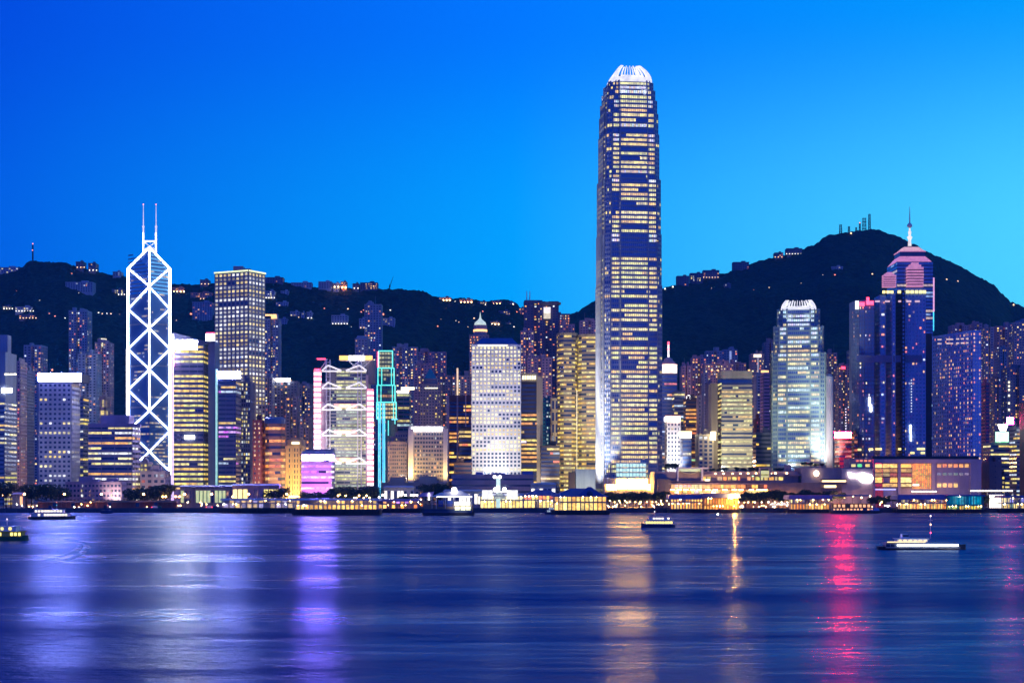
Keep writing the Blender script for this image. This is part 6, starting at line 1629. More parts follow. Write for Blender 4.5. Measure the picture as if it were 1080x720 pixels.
for px, py, c, r in [(49.5, 285.5, 0, 1.3), (61.5, 287.2, 1, 1), (75.6, 289, 2, 1.7), (3.4, 305, 0, 1.5), (17.5, 307, 2, 1), (52, 331.5, 2, 2.2), (42, 317, 1, .9), (41, 321, 1, .9), (68.6, 335.5, 1, 1.1), (58, 333.5, 2, 1.2), (98.5, 331, 1, 1.2), (104, 330, 1, 1.4), (108, 331, 0, 1.3), (112.5, 331, 1, 1.5), (117, 331, 0, 1.3), (121, 331.4, 1, 1.3), (126, 332, 0, 1.2), (110, 339, 1, .7), (201.4, 331.4, 2, 2.2), (186, 338, 0, 1), (195, 315, 1, .8), (179.6, 322, 1, .8), (78, 308.6, 1, 1), (83, 309.4, 1, 1), (88, 310, 1, 1), (93, 310.6, 1, 1), (98, 311.4, 1, 1), (103, 312.4, 1, 1), (108, 313, 1, 1),
    (306, 305, 1, 1), (301, 329, 1, .9), (342, 325.6, 2, 1.4), (354, 325, 0, .7), (367, 326, 0, 1.7), (383, 327.6, 2, 1.8), (381, 329, 2, 1.2), (404, 331.4, 2, 1.9), (411.6, 327, 1, 1), (437.4, 326.4, 2, 1), (362, 344, 1, 1.1), (370.4, 345, 1, .9), (375, 346.8, 1, 1.2), (330, 336.5, 1, 1.1), (333, 338.6, 1, 1),
    (458.4, 326.6, 0, .9), (437.6, 326, 1, .7), (475, 327, 0, .6), (465, 337, 0, 1), (461.6, 344, 2, 1.2), (481, 338.4, 1, 1), (484, 339.8, 0, .8), (488, 343, 1, 1), (493.6, 345, 0, 1), (500, 335.6, 0, 1.2), (509, 328.6, 2, 1.5), (516.4, 327.4, 0, 1), (542, 344.6, 1, 1.1), (480, 318, 1, 1), (506, 321, 1, 1.2), (541, 320.6, 1, 1.4), (545, 329, 2, 1.3), (600, 331.6, 0, 1.3),
    (742, 307, 0, 1.3), (728, 310, 2, .8), (750.4, 304, 0, .7), (760.4, 306, 2, .8), (778, 305, 0, 1.2), (795, 306, 2, 1.2), (811, 303.6, 0, 1.5), (828, 301.6, 2, .7), (845, 299, 0, 1.2), (868, 290.6, 0, 1.9), (880.6, 290.4, 2, 2.2), (881.4, 282.6, 1, 1.4), (920, 289, 0, 1.5), (929.4, 290.4, 0, 1.2), (998.4, 294.8, 0, 1.7), (1010, 296.8, 0, 1.8), (1025, 300, 2, 1), (918, 293, 2, .8)]:
    hill_lamp(px, py, (L_HILL, L_HILLW, L_HILLR)[c], r)
for px, py, c, r in [(897.6, 246, 0, 1.8), (1069, 321.4, 0, 1.7), (701.4, 304.4, 1, 1.5), (709.6, 302.4, 1, 1.5), (906.8, 235, 2, 1.1)]:
    hill_lamp(px, py, (L_HILL, L_HILLW, L_HILLR)[c], r, True)
# ------------------------------------------------------------------ trees
def tree_proto(seed, h, rx, rz, leafm):
    rng = random.Random(seed)
    root = thing('tree', 'x', 'tree', (0, -500, -60))
    t = MB()
    t.tube((0, -500, -60.6), (.1, -500, -60+h*.45), .32, .2, 7)
    for k in range(4):
        a = k*1.6 + rng.random()
        t.tube((.1, -500, -60+h*.40), (math.cos(a)*rx*.55, -500+math.sin(a)*rx*.55, -60+h*.68), .16, .06, 5)
    t.build('trunk', bark, root)
    c = MB()
    blobs = [(rng.uniform(-.6, .6)*rx, rng.uniform(-.6, .6)*rx, h*.68 + rng.uniform(-.35, .4)*rz, rng.uniform(.38, .6)) for _ in range(8)]
    for bx, by, bz, s in blobs:
        for _ in range(150):
            d = Vector((rng.gauss(0, 1), rng.gauss(0, 1), rng.gauss(0, 1))).normalized() * (rng.random()**.4)
            p = Vector((bx + d.x*rx*s, by - 500 + d.y*rx*s, -60 + bz + d.z*rz*s))
            u = Vector((rng.gauss(0, 1), rng.gauss(0, 1), rng.gauss(0, .6))).normalized()
            v = u.cross(Vector((rng.gauss(0, 1), rng.gauss(0, 1), rng.gauss(0, 1)))).normalized()
            q = rng.uniform(.2, .42)
            c.quad(p-u*q-v*q*.6, p+u*q-v*q*.6, p+u*q*.7+v*q*.6, p-u*q*.7+v*q*.6, rng.random() < .35)
    c.build('crown', leafm, root)
    return root
protos = [tree_proto(1, 10, 4.6, 4.2, [leafA, leafB]), tree_proto(2, 12, 5.4, 4.8, [leafA, leafB]), tree_proto(3, 8, 4.4, 3.2, [leafB, leafA]), tree_proto(4, 6.5, 3.8, 2.8, [leafA, leafB])]
trng = random.Random(77)
used_proto = set()
def tree(px, Y, ytop, label, group, z=GZ):
    h = Z(ytop, Y) - z
    k = trng.randrange(4); base = (10.6, 12.6, 8.9, 7.6)[k]
    loc = (X(px, Y), Y, z); sc = max(.35, h/base)
    if k not in used_proto:
        used_proto.add(k); o = protos[k]; o.location = loc; o.scale = (sc,)*3; o.rotation_euler.z = trng.random()*6; o['label'] = label
    else:
        o = dup(protos[k], loc, trng.random()*6, sc, label)
    o['group'] = group
T = [
 ([-4, 5, 13], 1452, 506, 'dark tree at the left picture edge on the promenade', 'trees at the left edge'),
 ([27, 34, 41, 48, 55, 62, 68], 1456, 509, 'dark tree in the leafy mass below the white sign building', 'trees below the white sign building'),
 ([142, 149, 156, 163], 1452, 511, 'dark tree in the row at the foot of the braced tower', 'trees at the foot of the braced tower'),
 ([170, 176], 1458, 507, 'tall dark tree beside the lavender neon strip', 'trees beside the lavender neon strip'),
 ([291, 297], 1462, 511, 'dark tree before the golden stone hall', 'trees before the golden stone hall'),
 ([322, 328, 334, 341, 347], 1458, 517, 'low dark tree in front of the pink washed block', 'trees before the pink washed block'),
 ([355, 361, 367, 374, 381, 388, 393], 1455, 511, 'lamp lit tree in the row below the truss bank tower', 'trees below the truss bank tower'),
 ([419, 425, 430], 1440, 522, 'dark tree on the quay in front of the hotel wing', 'trees in front of the hotel wing'),
 ([452, 461, 466], 1480, 508, 'dark roof garden tree on the low hotel podium', 'trees on the hotel podium'),
 ([641, 647, 653, 660, 667, 674, 681, 688, 694, 700], 1448, 517, 'dark tree in the row at the foot of the tallest tower', 'trees at the foot of the tallest tower'),
 ([788, 794, 800, 807, 814, 820, 827], 1450, 516, 'dark tree on the quay between the two orange lit piers', 'trees between the two orange lit piers'),
 ([838, 846, 853, 860, 868, 875, 884], 1456, 515, 'dark tree on the slope behind the western orange lit pier', 'trees behind the western orange lit pier'),
 ([919, 926, 934, 941], 1448, 521, 'dark tree on the quay before the hotel podium', 'trees before the hotel podium'),
 ([1042, 1047, 1052], 1445, 519, 'dark tree on the quay beside the teal pier', 'trees beside the teal pier'),
]
for pxs, Y, yt, lb, gp in T:
    for px in pxs: tree(px + trng.uniform(-1.5, 1.5), Y + trng.uniform(-4, 4), yt + trng.uniform(-1.5, 2.5), lb, gp)
for pxs, yt, zpy, lb, gp in [
 ([706, 710], 486, 497, 'tree on the mall roof right of the tallest tower', 'trees on the mall roof by the tallest tower'),
 ([751, 757, 764, 778, 785, 793, 799, 818, 824, 829], 492, 499, 'dark roof garden tree above the mall terraces', 'roof garden trees above the mall terraces'),
 ([848, 855, 862, 868], 487, 493, 'dark roof garden tree at the foot of the teal tapered tower', 'roof garden trees by the teal tower')]:
    for px in pxs: tree(px + trng.uniform(-1, 1), 1500, yt + trng.uniform(-1, 1.5), lb, gp, Z(zpy, 1500) - .5)

# ------------------------------------------------------------------ street lamps
def lamp_proto():
    root = thing('street_lamp', 'x', 'lamp', (0, -500, -60))
    mb = MB(); mb.tube((0, -500, -60), (0, -500, -51.2), .16, .10, 6); mb.tube((0, -500, -51.2), (0, -502.4, -50.6), .09, .07, 5); mb.box(-.35, .35, -500.35, -499.65, -60, -59.5)
    mb.build('pole', polem, root)
    mb = MB(); mb.octa((0, -502.6, -50.8), .62); mb.build('lamp_head', L_ORG, root)
    return root
lp = lamp_proto(); first = [True]
def street_lamp(px, Y, label, group, sc=1.0, headm=None):
    loc = (X(px, Y), Y, GZ)
    if first[0]:
        first[0] = False; o = lp; o.location = loc; o.scale = (sc,)*3; o['label'] = label
    else: o = dup(lp, loc, 0, sc, label)
    o['group'] = group
    if headm:
        h = next(c for c in o.children if c.name.startswith('lamp_head')); h.data = h.data.copy(); h.data.materials[0] = headm
L_LAMPW = W_('lit_white_lamp', (1, .86, .66), 26)
for px in (27, 69, 108, 152.5, 195.5, 224, 263, 303): street_lamp(px, 1438, 'tall orange street lamp in the spaced row along the left promenade', 'orange street lamps along the left promenade', 1.35)
for px in (4, 17, 29.5): street_lamp(px, 1462, 'orange street lamp behind the trees near the left picture edge', 'orange street lamps near the left edge', 1.3)
for px in (172.5, 175.5, 186, 190, 246): street_lamp(px, 1456, 'orange street lamp by the road below the golden ribbon office', 'orange street lamps below the golden ribbon office', 1.1)
for px in (308, 312, 316, 310, 314, 306, 300): street_lamp(px, 1468 + (px % 3)*6, 'warm lamp in the cluster at the foot of the golden stone hall', 'lamps at the golden stone hall', 1.1 + (px % 2)*.4, L_WARM)
for px in (357, 359.5, 365, 374, 376, 379, 384, 387, 390): street_lamp(px, 1446 + (px % 3)*3, 'warm lamp among the trees below the truss bank tower', 'lamps below the truss bank tower', 1.0 + (px % 2)*.2, L_WARM)
for px in (400, 404, 408, 411, 414, 417, 420, 423, 428, 434, 437, 440, 444): street_lamp(px, 1436 + (px % 4)*5, 'bright lamp in the dazzling cluster before the hotel', 'bright lamps before the hotel', .85 + (px % 3)*.2, L_LAMPW)
for px in (505, 509, 516, 524, 536, 545, 550, 556): street_lamp(px, 1490, 'warm lamp along the road under the grey post office block', 'lamps under the grey post office block', 1.0, L_WARM)
for px in (643, 648, 653, 659, 664, 670, 676, 682, 688, 692, 697, 703): street_lamp(px, 1430 + (px % 3)*3, 'warm lamp in the string along the quay below the tallest tower', 'lamps below the tallest tower', .62 + (px % 2)*.12, L_WARM)
for px in (789, 796, 803, 810, 817, 824, 830): street_lamp(px, 1432, 'small white lamp on the dark quay between the orange lit piers', 'lamps between the orange lit piers', .6, L_LAMPW)
for px in (833, 845, 853, 866, 890, 899, 908, 917, 926, 934, 942): street_lamp(px, 1462 + (px % 3)*3, 'warm lamp on the road behind the western orange lit pier', 'lamps behind the western orange lit pier', 1.0 + (px % 2)*.15, L_WARM)
for px in (992, 1004, 1012, 1030, 1057, 1062): street_lamp(px, 1466, 'warm lamp on the road before the right part of the hotel podium', 'lamps before the hotel podium', 1.1, L_WARM)
# low lamps scattered along the water's edge
L_SHORE = W_('lit_shore_lamp', (1, .50, .14), 120)
L_SHOREW = W_('lit_shore_lamp_white', (1, .80, .50), 100)
srng = random.Random(909)
def shore_lamp(px, Y, z, m_, r_, label, group):
    x = X(px, Y); mb = MB(); mb.tube((x, Y+.2, GZ), (x, Y+.2, z), .07, .05, 5, 0); mb.octa((x, Y-.25, z), r_, 1)
    tag(mb.build('promenade_lamp', [polem, m_]), label, 'lamp', group)
for lo, hi, n, lb, gp in ((398, 446, 16, 'low glowing lamp in the crowd of lights before the hotel podium', 'low lamps before the hotel podium'),
                          (640, 706, 22, 'low glowing lamp at the water edge below the tallest tower', 'low lamps below the tallest tower'),
                          (778, 832, 18, 'low glowing lamp at the water edge between the orange lit piers', 'low lamps between the orange lit piers'),
                          (916, 948, 12, 'low glowing lamp at the water edge before the golden lobby', 'low lamps before the golden lobby'),
                          (10, 230, 26, 'low glowing lamp on the road behind the left seawall', 'low lamps behind the left seawall'),
                          (296, 396, 18, 'low glowing lamp behind the long colonnaded piers', 'low lamps behind the colonnaded piers'),
                          (1038, 1062, 8, 'low glowing lamp by the white ticket kiosk', 'low lamps by the white ticket kiosk')):
    for _ in range(n):
        shore_lamp(srng.uniform(lo, hi), srng.uniform(1420, 1446), GZ + srng.choice((1.6, 2.6, 3.8, 5.5)), L_SHORE if srng.random() < .68 else L_SHOREW, srng.uniform(.16, .36), lb, gp)
# the dazzling lamp
r = thing('flood_mast', 'single dazzling amber floodlight mast on the quay right of the mauve roofed pier', 'lamp', (X(775, 1389.4), 1389.4, GZ))
part(r, 'pole', polem, lambda mb: mb.tube((X(775, 1389.4), 1390, Z(537, 1392)), (X(775, 1389.4), 1390, Z(523, 1389.4)), .25, .2))
part(r, 'lamp_head', W_('lit_dazzling_amber', (1, .42, .06), 2600), lambda mb: mb.octa((X(775, 1389), 1389, Z(522.8, 1389)), 1.25))

# ------------------------------------------------------------------ small pavilions and lights along the promenade
def low_building(name, label, a, b, yt, yb, Y, m_, roofm, litm, bays, D=9):
    root = thing(name, label, 'building', (X((a+b)/2, Y), Y+D/2, GZ))
    z0, z1 = GZ, Z(yt, Y); x0, x1 = X(a, Y), X(b, Y); h = z1-z0
    part(root, 'wall', m_, lambda mb: (mb.box(x0, x1, Y+1.2, Y+D, z0, z1-.6), [mb.box(x0+(x1-x0)*k/bays-.25, x0+(x1-x0)*k/bays+.25, Y+.3, Y+1.3, z0, z1-.6) for k in range(bays+1)], mb.box(x0, x1, Y+.4, Y+1.25, z0, z0+h*.22)))
    part(root, 'roof', roofm, lambda mb: mb.hexa([(x0-1, Y-1, z1-.6), (x1+1, Y-1, z1-.6), (x1+1, Y+D+1, z1-.6), (x0-1, Y+D+1, z1-.6), (x0+1, Y+2, z1+.9), (x1-1, Y+2, z1+.9), (x1-1, Y+D-1, z1+.9), (x0+1, Y+D-1, z1+.9)]))
    rng = random.Random(int(a*7))
    for k in range(bays):
        if rng.random() < .2: continue
        xa, xb = x0+(x1-x0)*(k+.12)/bays, x0+(x1-x0)*(k+.88)/bays
        part(root, 'window', litm if rng.random() < .75 else GLASS, lambda mb: mb.box(xa, xb, Y+1.0, Y+1.15, z0+h*.25, z0+h*.8))
    return root
L_WIN  = W_('lit_shop_yellow', (1, .72, .28), 1.3)
L_WINW = W_('lit_shop_white', (1, .93, .75), 1.7)
L_WING = W_('lit_shop_lime', (.62, .80, .25), .8)
L_WINO = W_('lit_shop_orange', (1, .45, .10), 1.3)
low_building('long_pavilion', 'long dark pavilion with lime lit windows below the golden ribbon office', 190, 246, 512.5, 526, 1470, slate, roofbl, L_WING, 14)
low_building('pavilion', 'grey mauve pavilion with bright yellow clerestory windows below the red slab', 245, 294, 511, 526, 1462, purp, roofgy, L_YEL, 9)
low_building('kiosk', 'dark kiosk beside the left promenade trees', 13, 24, 520, 526, 1440, slate, purp, L_WINO, 3)
low_building('white_hall', 'low brightly lit white hall left of the star pier', 405, 436, 513, 526, 1452, offw, roofgy, L_WINW, 9)
low_building('glass_restaurant', 'white glowing restaurant hall with low side arches by the quay', 468, 508, 517, 527, 1450, offw, roofgy, L_WINW, 10)
low_building('lit_hall', 'long brightly lit ticket hall below the grey post office block', 560, 586, 510, 516, 1462, white, roofgy, L_WINW, 6)
r = low_building('promenade_wall', 'long brick red promenade wall lit orange by street lamps below the mauve office block', 40, 186, 528.4, 532, 1434, brick, pave, brick, 30, 2)

# ------------------------------------------------------------------ piers
L_PIER = W_('lit_pier_lamp', (1, .52, .13), 110)
L_PIERW = W_('lit_pier_lamp_white', (1, .84, .55), 90)
def pier(label, a, b, yb, ydeck, ymid, yroof, yridge, D, roofm, colm, lowlit, uplit, bays, seed, Y=None, hip=False, upper_open=False, name='ferry_pier', group=None):
    Y = Y or EYE*F/(yb-HY)
    rng = random.Random(seed)
    x0, x1 = X(a, Y), X(b, Y)
    zd, zm, zr, zt = Z(ydeck, Y), Z(ymid, Y), Z(yroof, Y), Z(yridge, Y)
    root = thing(name, label, 'pier', ((x0+x1)/2, Y+D/2, 0), group)
    part(root, 'deck', deckm, lambda mb: (mb.box(x0-2, x1+2, Y-2, Y+D, zd-1.2, zd), mb.box(x0-1.4, x1+1.4, Y+1.5, Y+D, .3, zd-1.2)))
    part(root, 'fender', deckm, lambda mb: [mb.tube((x0-1.5+(x1-x0+3)*k/(bays*2), Y-2.3, -3), (x0-1.5+(x1-x0+3)*k/(bays*2), Y-2.3, zd+.4), .4, .4, 6) for k in range(bays*2+1)])
    part(root, 'upper_floor', colm, lambda mb: mb.box(x0, x1, Y-.6, Y+D-.6, zm-.35, zm+.35))
    for k in range(bays+1):
        xx = x0+.5+(x1-x0-1)*k/bays
        part(root, 'column', colm, lambda mb: mb.box(xx-.32, xx+.32, Y-.3, Y+.5, zd, zr))
    for (za, zb, L, nm) in ((zd, zm-.35, lowlit, 'lower_bay'), (zm+.35, zr, uplit, 'upper_bay')):
        if not L: continue
        part(root, 'back_wall', colm, lambda mb: mb.box(x0+.2, x1-.2, Y+5.2, Y+5.8, za, zb))
        for k in range(bays):
            if rng.random() > L[1]: continue
            xa = x0+.5+(x1-x0-1)*(k+.1)/bays; xb = x0+.5+(x1-x0-1)*(k+.9)/bays
            c = rng.choice(L[0]); g_ = rng.uniform(.45, 1.25)
            part(root, nm, GLASS, lambda mb: mb.quad((xa, Y+4.9, za+.25), (xb, Y+4.9, za+.25), (xb, Y+4.9, zb-.3), (xa, Y+4.9, zb-.3), 0, tuple(v*g_*1.5 for v in c)))
    for k in range(bays):
        if rng.random() < .62:
            xx = x0+.5+(x1-x0-1)*(k+rng.uniform(.2, .8))/bays; up = rng.random() < .4
            part(root, 'ceiling_lamp', L_PIER if rng.random() < .7 else L_PIERW, lambda mb: mb.octa((xx, Y+rng.uniform(.2, 1.6), (zr if up else zm-.35)-.45), rng.uniform(.2, .42)))
    part(root, 'railing', colm, lambda mb: (mb.tube((x0, Y-.5, zm+1.2), (x1, Y-.5, zm+1.2), .07, .07, 4), [mb.tube((x0+(x1-x0)*k/(bays*3), Y-.5, zm+.3), (x0+(x1-x0)*k/(bays*3), Y-.5, zm+1.2), .05, .05, 4) for k in range(bays*3+1)]))
    e = 1.6
    if hip:
        ov = min(D/2-1, (x1-x0)/3)
        part(root, 'roof', roofm, lambda mb: mb.hexa([(x0-e, Y-e, zr), (x1+e, Y-e, zr), (x1+e, Y+D, zr), (x0-e, Y+D, zr), (x0+ov, Y+D*.45, zt), (x1-ov, Y+D*.45, zt), (x1-ov, Y+D*.55, zt), (x0+ov, Y+D*.55, zt)]))
    else:
        part(root, 'roof', roofm, lambda mb: mb.hexa([(x0-e, Y-e, zr), (x1+e, Y-e, zr), (x1+e, Y+D, zr), (x0-e, Y+D, zr), (x0-e+.8, Y-e+1.2, zt), (x1+e-.8, Y-e+1.2, zt), (x1+e-.8, Y+D-1, zt), (x0-e+.8, Y+D-1, zt)]))
    return root, Y, x0, x1, zd, zm, zr, zt
GP = [(1.4, .90, .34), (1.3, .80, .26), (1.4, 1.0, .42), (1.3, .70, .2)]
OP = [(1.3, .60, .12), (1.3, .45, .08), (1.4, .85, .35), (1.3, .72, .2)]
WP = [(1.4, 1.10, .46), (1.4, 1.16, .56), (1.35, 1.0, .38)]
BP = [(.5, .38, .35), (.35, .3, .45), (.7, .5, .35), (.25, .22, .4)]
roofpl = surf('bluish_white_roof', (.55, .58, .62), .5)  # one even bluish white for the whole roof
pier('long low colonnaded pier with a pale flat roof, the dimmer one at left', 234, 322, 541, 535.5, 530.4, 527.4, 525.6, 22, roofpl, offw, (BP, .9), (BP, .75), 14, 401)
pier('long colonnaded pier with pale flat roof and warm lit bays below the pink washed block', 311, 398, 543, 537, 531.6, 527.6, 525.6, 26, roofpl, offw, (GP, .95), (GP, .6), 18, 402)
pier('low purple lit pier shed between the colonnaded pier and the star pier', 398, 441, 540.5, 536, 531.4, 528.4, 526, 18, roofpu, purp, (OP, .6), ([(.7, .3, 1.0), (1.2, .6, .3)], .8), 9, 403)
# star pier hall
pr, Y, x0, x1, zd, zm, zr, zt = pier('white glowing ferry hall with an arched gable and bright side panels beside the moored ferry', 506, 552, 540, 535.6, 527.4, 523, 520.4, 24, roofgy, offw, (WP, .95), ([(1.4, 1.35, 1.1)], .8), 12, 404)
L_BOX = W_('lit_white_screen', (1, .97, .84), 1.15)
for a, b in ((508.6, 519.4), (534.6, 546)):
    part(pr, 'white_screen', L_BOX, lambda mb: mb.box(X(a, Y), X(b, Y), Y-2.4, Y-1.7, Z(526, Y), Z(516.6, Y)))
def arch(mb):
    n = 12; xm, w_ = X(527, Y), X(533.6, Y)-X(527, Y)
    for k in range(n):
        a0, a1 = math.pi*k/n, math.pi*(k+1)/n
        for (r0, r1) in ((1.0, .88),):
            P = lambda r, a, y: (xm + w_*r*math.cos(a), y, Z(526, Y) + w_*1.05*r*math.sin(a))
            mb.hexa([P(r0, a0, Y-2.2), P(r0, a1, Y-2.2), P(r1, a1, Y-2.2), P(r1, a0, Y-2.2), P(r0, a0, Y-.8), P(r0, a1, Y-.8), P(r1, a1, Y-.8), P(r1, a0, Y-.8)])
part(pr, 'arch_gable', white, arch)
def fan(mb):
    n = 12; xm, w_ = X(527, Y), X(533.6, Y)-X(527, Y)
    for k in range(n):
        a0, a1 = math.pi*k/n, math.pi*(k+1)/n
        P = lambda r, a: (xm + w_*r*math.cos(a), Y-1.2, Z(526, Y) + w_*1.05*r*math.sin(a))
        mb.quad(P(.08, a0), P(.86, a0), P(.86, a1), P(.08, a1), 0, (.55, .58, .48) if k % 2 else (.4, .46, .4))
part(pr, 'fan_window', GLASS, fan)
part(pr, 'ball_lamp', L_WHITE, lambda mb: (mb.octa((X(522.6, Y), Y-2.6, Z(516, Y)), 1.9), mb.octa((X(532, Y), Y-2.6, Z(516, Y)), 1.9)))
# clock tower: pale shaft, two lit lamps, cap
r = thing('clock_tower', 'small pale green clock tower with two lamps above the arched ferry hall', 'tower', (X(525.4, 1425), 1425, GZ))
part(r, 'shaft', W_('lit_pale_green_shaft', (.62, .95, .80), .9), lambda mb: mb.box(X(523.4, 1425), X(527.6, 1425), 1425, 1430, GZ, Z(504.5, 1425)))
part(r, 'cap', white, lambda mb: mb.hexa([(X(522.8, 1425), 1424.4, Z(504.4, 1425)), (X(528.2, 1425), 1424.4, Z(504.4, 1425)), (X(528.2, 1425), 1430.6, Z(504.4, 1425)), (X(522.8, 1425), 1430.6, Z(504.4, 1425)), (X(525.2, 1425), 1427.3, Z(500.6, 1425)), (X(525.8, 1425), 1427.3, Z(500.6, 1425)), (X(525.8, 1425), 1427.8, Z(500.6, 1425)), (X(525.2, 1425), 1427.8, Z(500.6, 1425))]))
part(r, 'clock_lamp', L_WHITE, lambda mb: (mb.octa((X(521.6, 1425), 1424, Z(502.6, 1425)), 1.3), mb.octa((X(527.4, 1425), 1424, Z(502.6, 1425)), 1.3)))
# blue roofed halls
pier('blue roofed pier hall with lit shops, left of the twin gabled hall', 552, 592, 540, 535.4, 527, 522.4, 516.4, 26, roofbl, offw, (WP, .9), ([(1.4, .5, .2), (1.3, 1.0, .4), (1.3, .3, .2)], .75), 10, 405, hip=True)
pr, Y, x0, x1, zd, zm, zr, zt = pier('large blue roofed pier with a pointed central gable and golden lit halls', 584, 640.5, 542.6, 538, 529.4, 523.4, 514.8, 34, roofbl, surf('pier_tan', (.42, .34, .26)), (WP+GP, 1), (GP+WP, .9), 12, 406, hip=True)
part(pr, 'gable', roofbl, lambda mb: mb.prism([(X(607, Y), Y-1.9), (X(637.6, Y), Y-1.9), (X(637.6, Y), Y+14), (X(607, Y), Y+14)], Z(523.3, Y), Z(513.2, Y), 0, [(X(620.6, Y), Y+4), (X(623.6, Y), Y+4), (X(623.6, Y), Y+9), (X(620.6, Y), Y+9)]))
part(pr, 'gable_window', navyp, lambda mb: mb.lathe(X(622, Y), Y+.4, [(2.6, Z(522.6, Y)), (2.6, Z(519.6, Y)), (1.6, Z(517.8, Y)), (.2, Z(517, Y))], 12))
part(pr, 'flag_pole', steel, lambda mb: (mb.tube((X(590.6, Y), Y-1, zd), (X(590.6, Y), Y-1, Z(517, Y)), .14), mb.tube((X(582, Y), Y-1, zd), (X(582, Y), Y-1, Z(518, Y)), .14)))
pier('two storey pier with a mauve roof and orange lit bays right of the tallest tower', 707, 742, 540, 536.6, 529.6, 526.2, 521.4, 26, roofpu, purp, (OP+GP, 1), (GP+OP, .95), 11, 407, Y=1398)
pier('blue roofed extension with a row of amber columns beside the mauve roofed pier', 742, 779, 541, 537, 532.4, 524.8, 520.4, 22, roofbl, surf('amber_column', (.5, .3, .12)), (OP, .8), (OP, .95), 12, 408, Y=1392)
pier('two storey pier with mauve roof and dark upper windows left of the orange ferry', 833, 876, 541, 537, 530.6, 526.4, 522, 26, roofpu, purp, (OP, 1), ([(1.2, 1.1, .7), (.15, .12, .2)], .6), 13, 409, Y=1392)
pier('mauve roofed pier with blazing white and orange shopfronts below the golden lobby', 948, 1000, 540.5, 536.6, 530.4, 526.6, 521.4, 26, roofpu, purp, (WP+OP, 1), ([(1.3, 1.2, .9), (.3, .25, .4), (.2, .2, .3)], .7), 14, 410, Y=1396)
pier('teal walled pier shed at right with lime lit ground floor', 1000, 1037.4, 541, 537, 532.6, 522.8, 521.6, 26, roofbl, tealp, ([(.9, .9, .1), (.6, .8, .2), (1.2, .7, .1)], .85), ([(.0, .28, .42), (.05, .35, .45), (.0, .16, .3)], 1), 11, 411, Y=1390)
pier('blue and white pier shed cut by the right picture edge', 1058, 1096, 540, 536, 530.4, 524.6, 522.4, 22, roofbl, bluep, (WP+[(.3, .5, .3)], .8), ([(.3, .3, .8), (1.2, 1.1, .9)], .7), 9, 412, Y=1400)
# bright canopies on the right
for a, b, y, lb in ((961, 989, 518.6, 'row of white canopy lights on the road behind the mauve roofed shopfront pier'), (1023, 1070, 518, 'long white glowing canopy at far right behind the teal pier shed')):
    r = thing('lit_canopy', lb, 'canopy', (X((a+b)/2, 1450), 1450, GZ))
    part(r, 'roof', white, lambda mb: mb.box(X(a, 1450), X(b, 1450), 1448, 1456, Z(y-1.4, 1450), Z(y-2, 1450)))
    part(r, 'light_strip', W_('lit_canopy_strip', (1, .85, .62), 4), lambda mb: [mb.box(X(x, 1450), X(x+2.2, 1450), 1447.8, 1448.6, Z(y, 1450), Z(y-1.2, 1450)) for x in np.arange(a, b-2, 3.0)])
    part(r, 'post', steel, lambda mb: [mb.tube((X(x, 1450), 1452, GZ), (X(x, 1450), 1452, Z(y-1.4, 1450)), .2) for x in np.linspace(a+1, b-1, 6)])
r = thing('lit_kiosk', 'dazzling white ticket kiosk at far right between the teal shed and blue white shed', 'kiosk', (X(1053, 1435), 1435, GZ))
part(r, 'wall', W_('lit_kiosk_wall', (1, .92, .78), 2.6), lambda mb: mb.box(X(1045.6, 1435), X(1058, 1435), 1435, 1441, GZ, Z(521.6, 1435)))
part(r, 'mullion', steel, lambda mb: [mb.box(X(x, 1435)-.2, X(x, 1435)+.2, 1434.6, 1435.2, GZ, Z(521.4, 1435)) for x in np.linspace(1045.6, 1058, 7)])
part(r, 'roof', roofgy, lambda mb: mb.box(X(1044, 1435), X(1059.6, 1435), 1433.6, 1442, Z(521.5, 1435), Z(520.6, 1435)))
# tensile tent over the road
r = thing('tent', 'small white fabric tents left of the western orange lit pier', 'tent', (X(826, 1428), 1428, GZ))
for xa in (812, 818, 824, 830):
    part(r, 'canopy', W_('lit_tent', (1, .92, .7), .9), lambda mb: mb.prism([(X(xa, 1428), 1425), (X(xa+6, 1428), 1425), (X(xa+6, 1428), 1432), (X(xa, 1428), 1432)], Z(532.4, 1428), Z(529.4, 1428), 0, [(X(xa+2.9, 1428), 1428.4), (X(xa+3.1, 1428), 1428.4), (X(xa+3.1, 1428), 1428.6), (X(xa+2.9, 1428), 1428.6)]))
part(r, 'post', steel, lambda mb: [mb.tube((X(xa, 1428), 1425.4, GZ), (X(xa, 1428), 1425.4, Z(532.4, 1428)), .1) for xa in (812, 818, 824, 830, 836)])

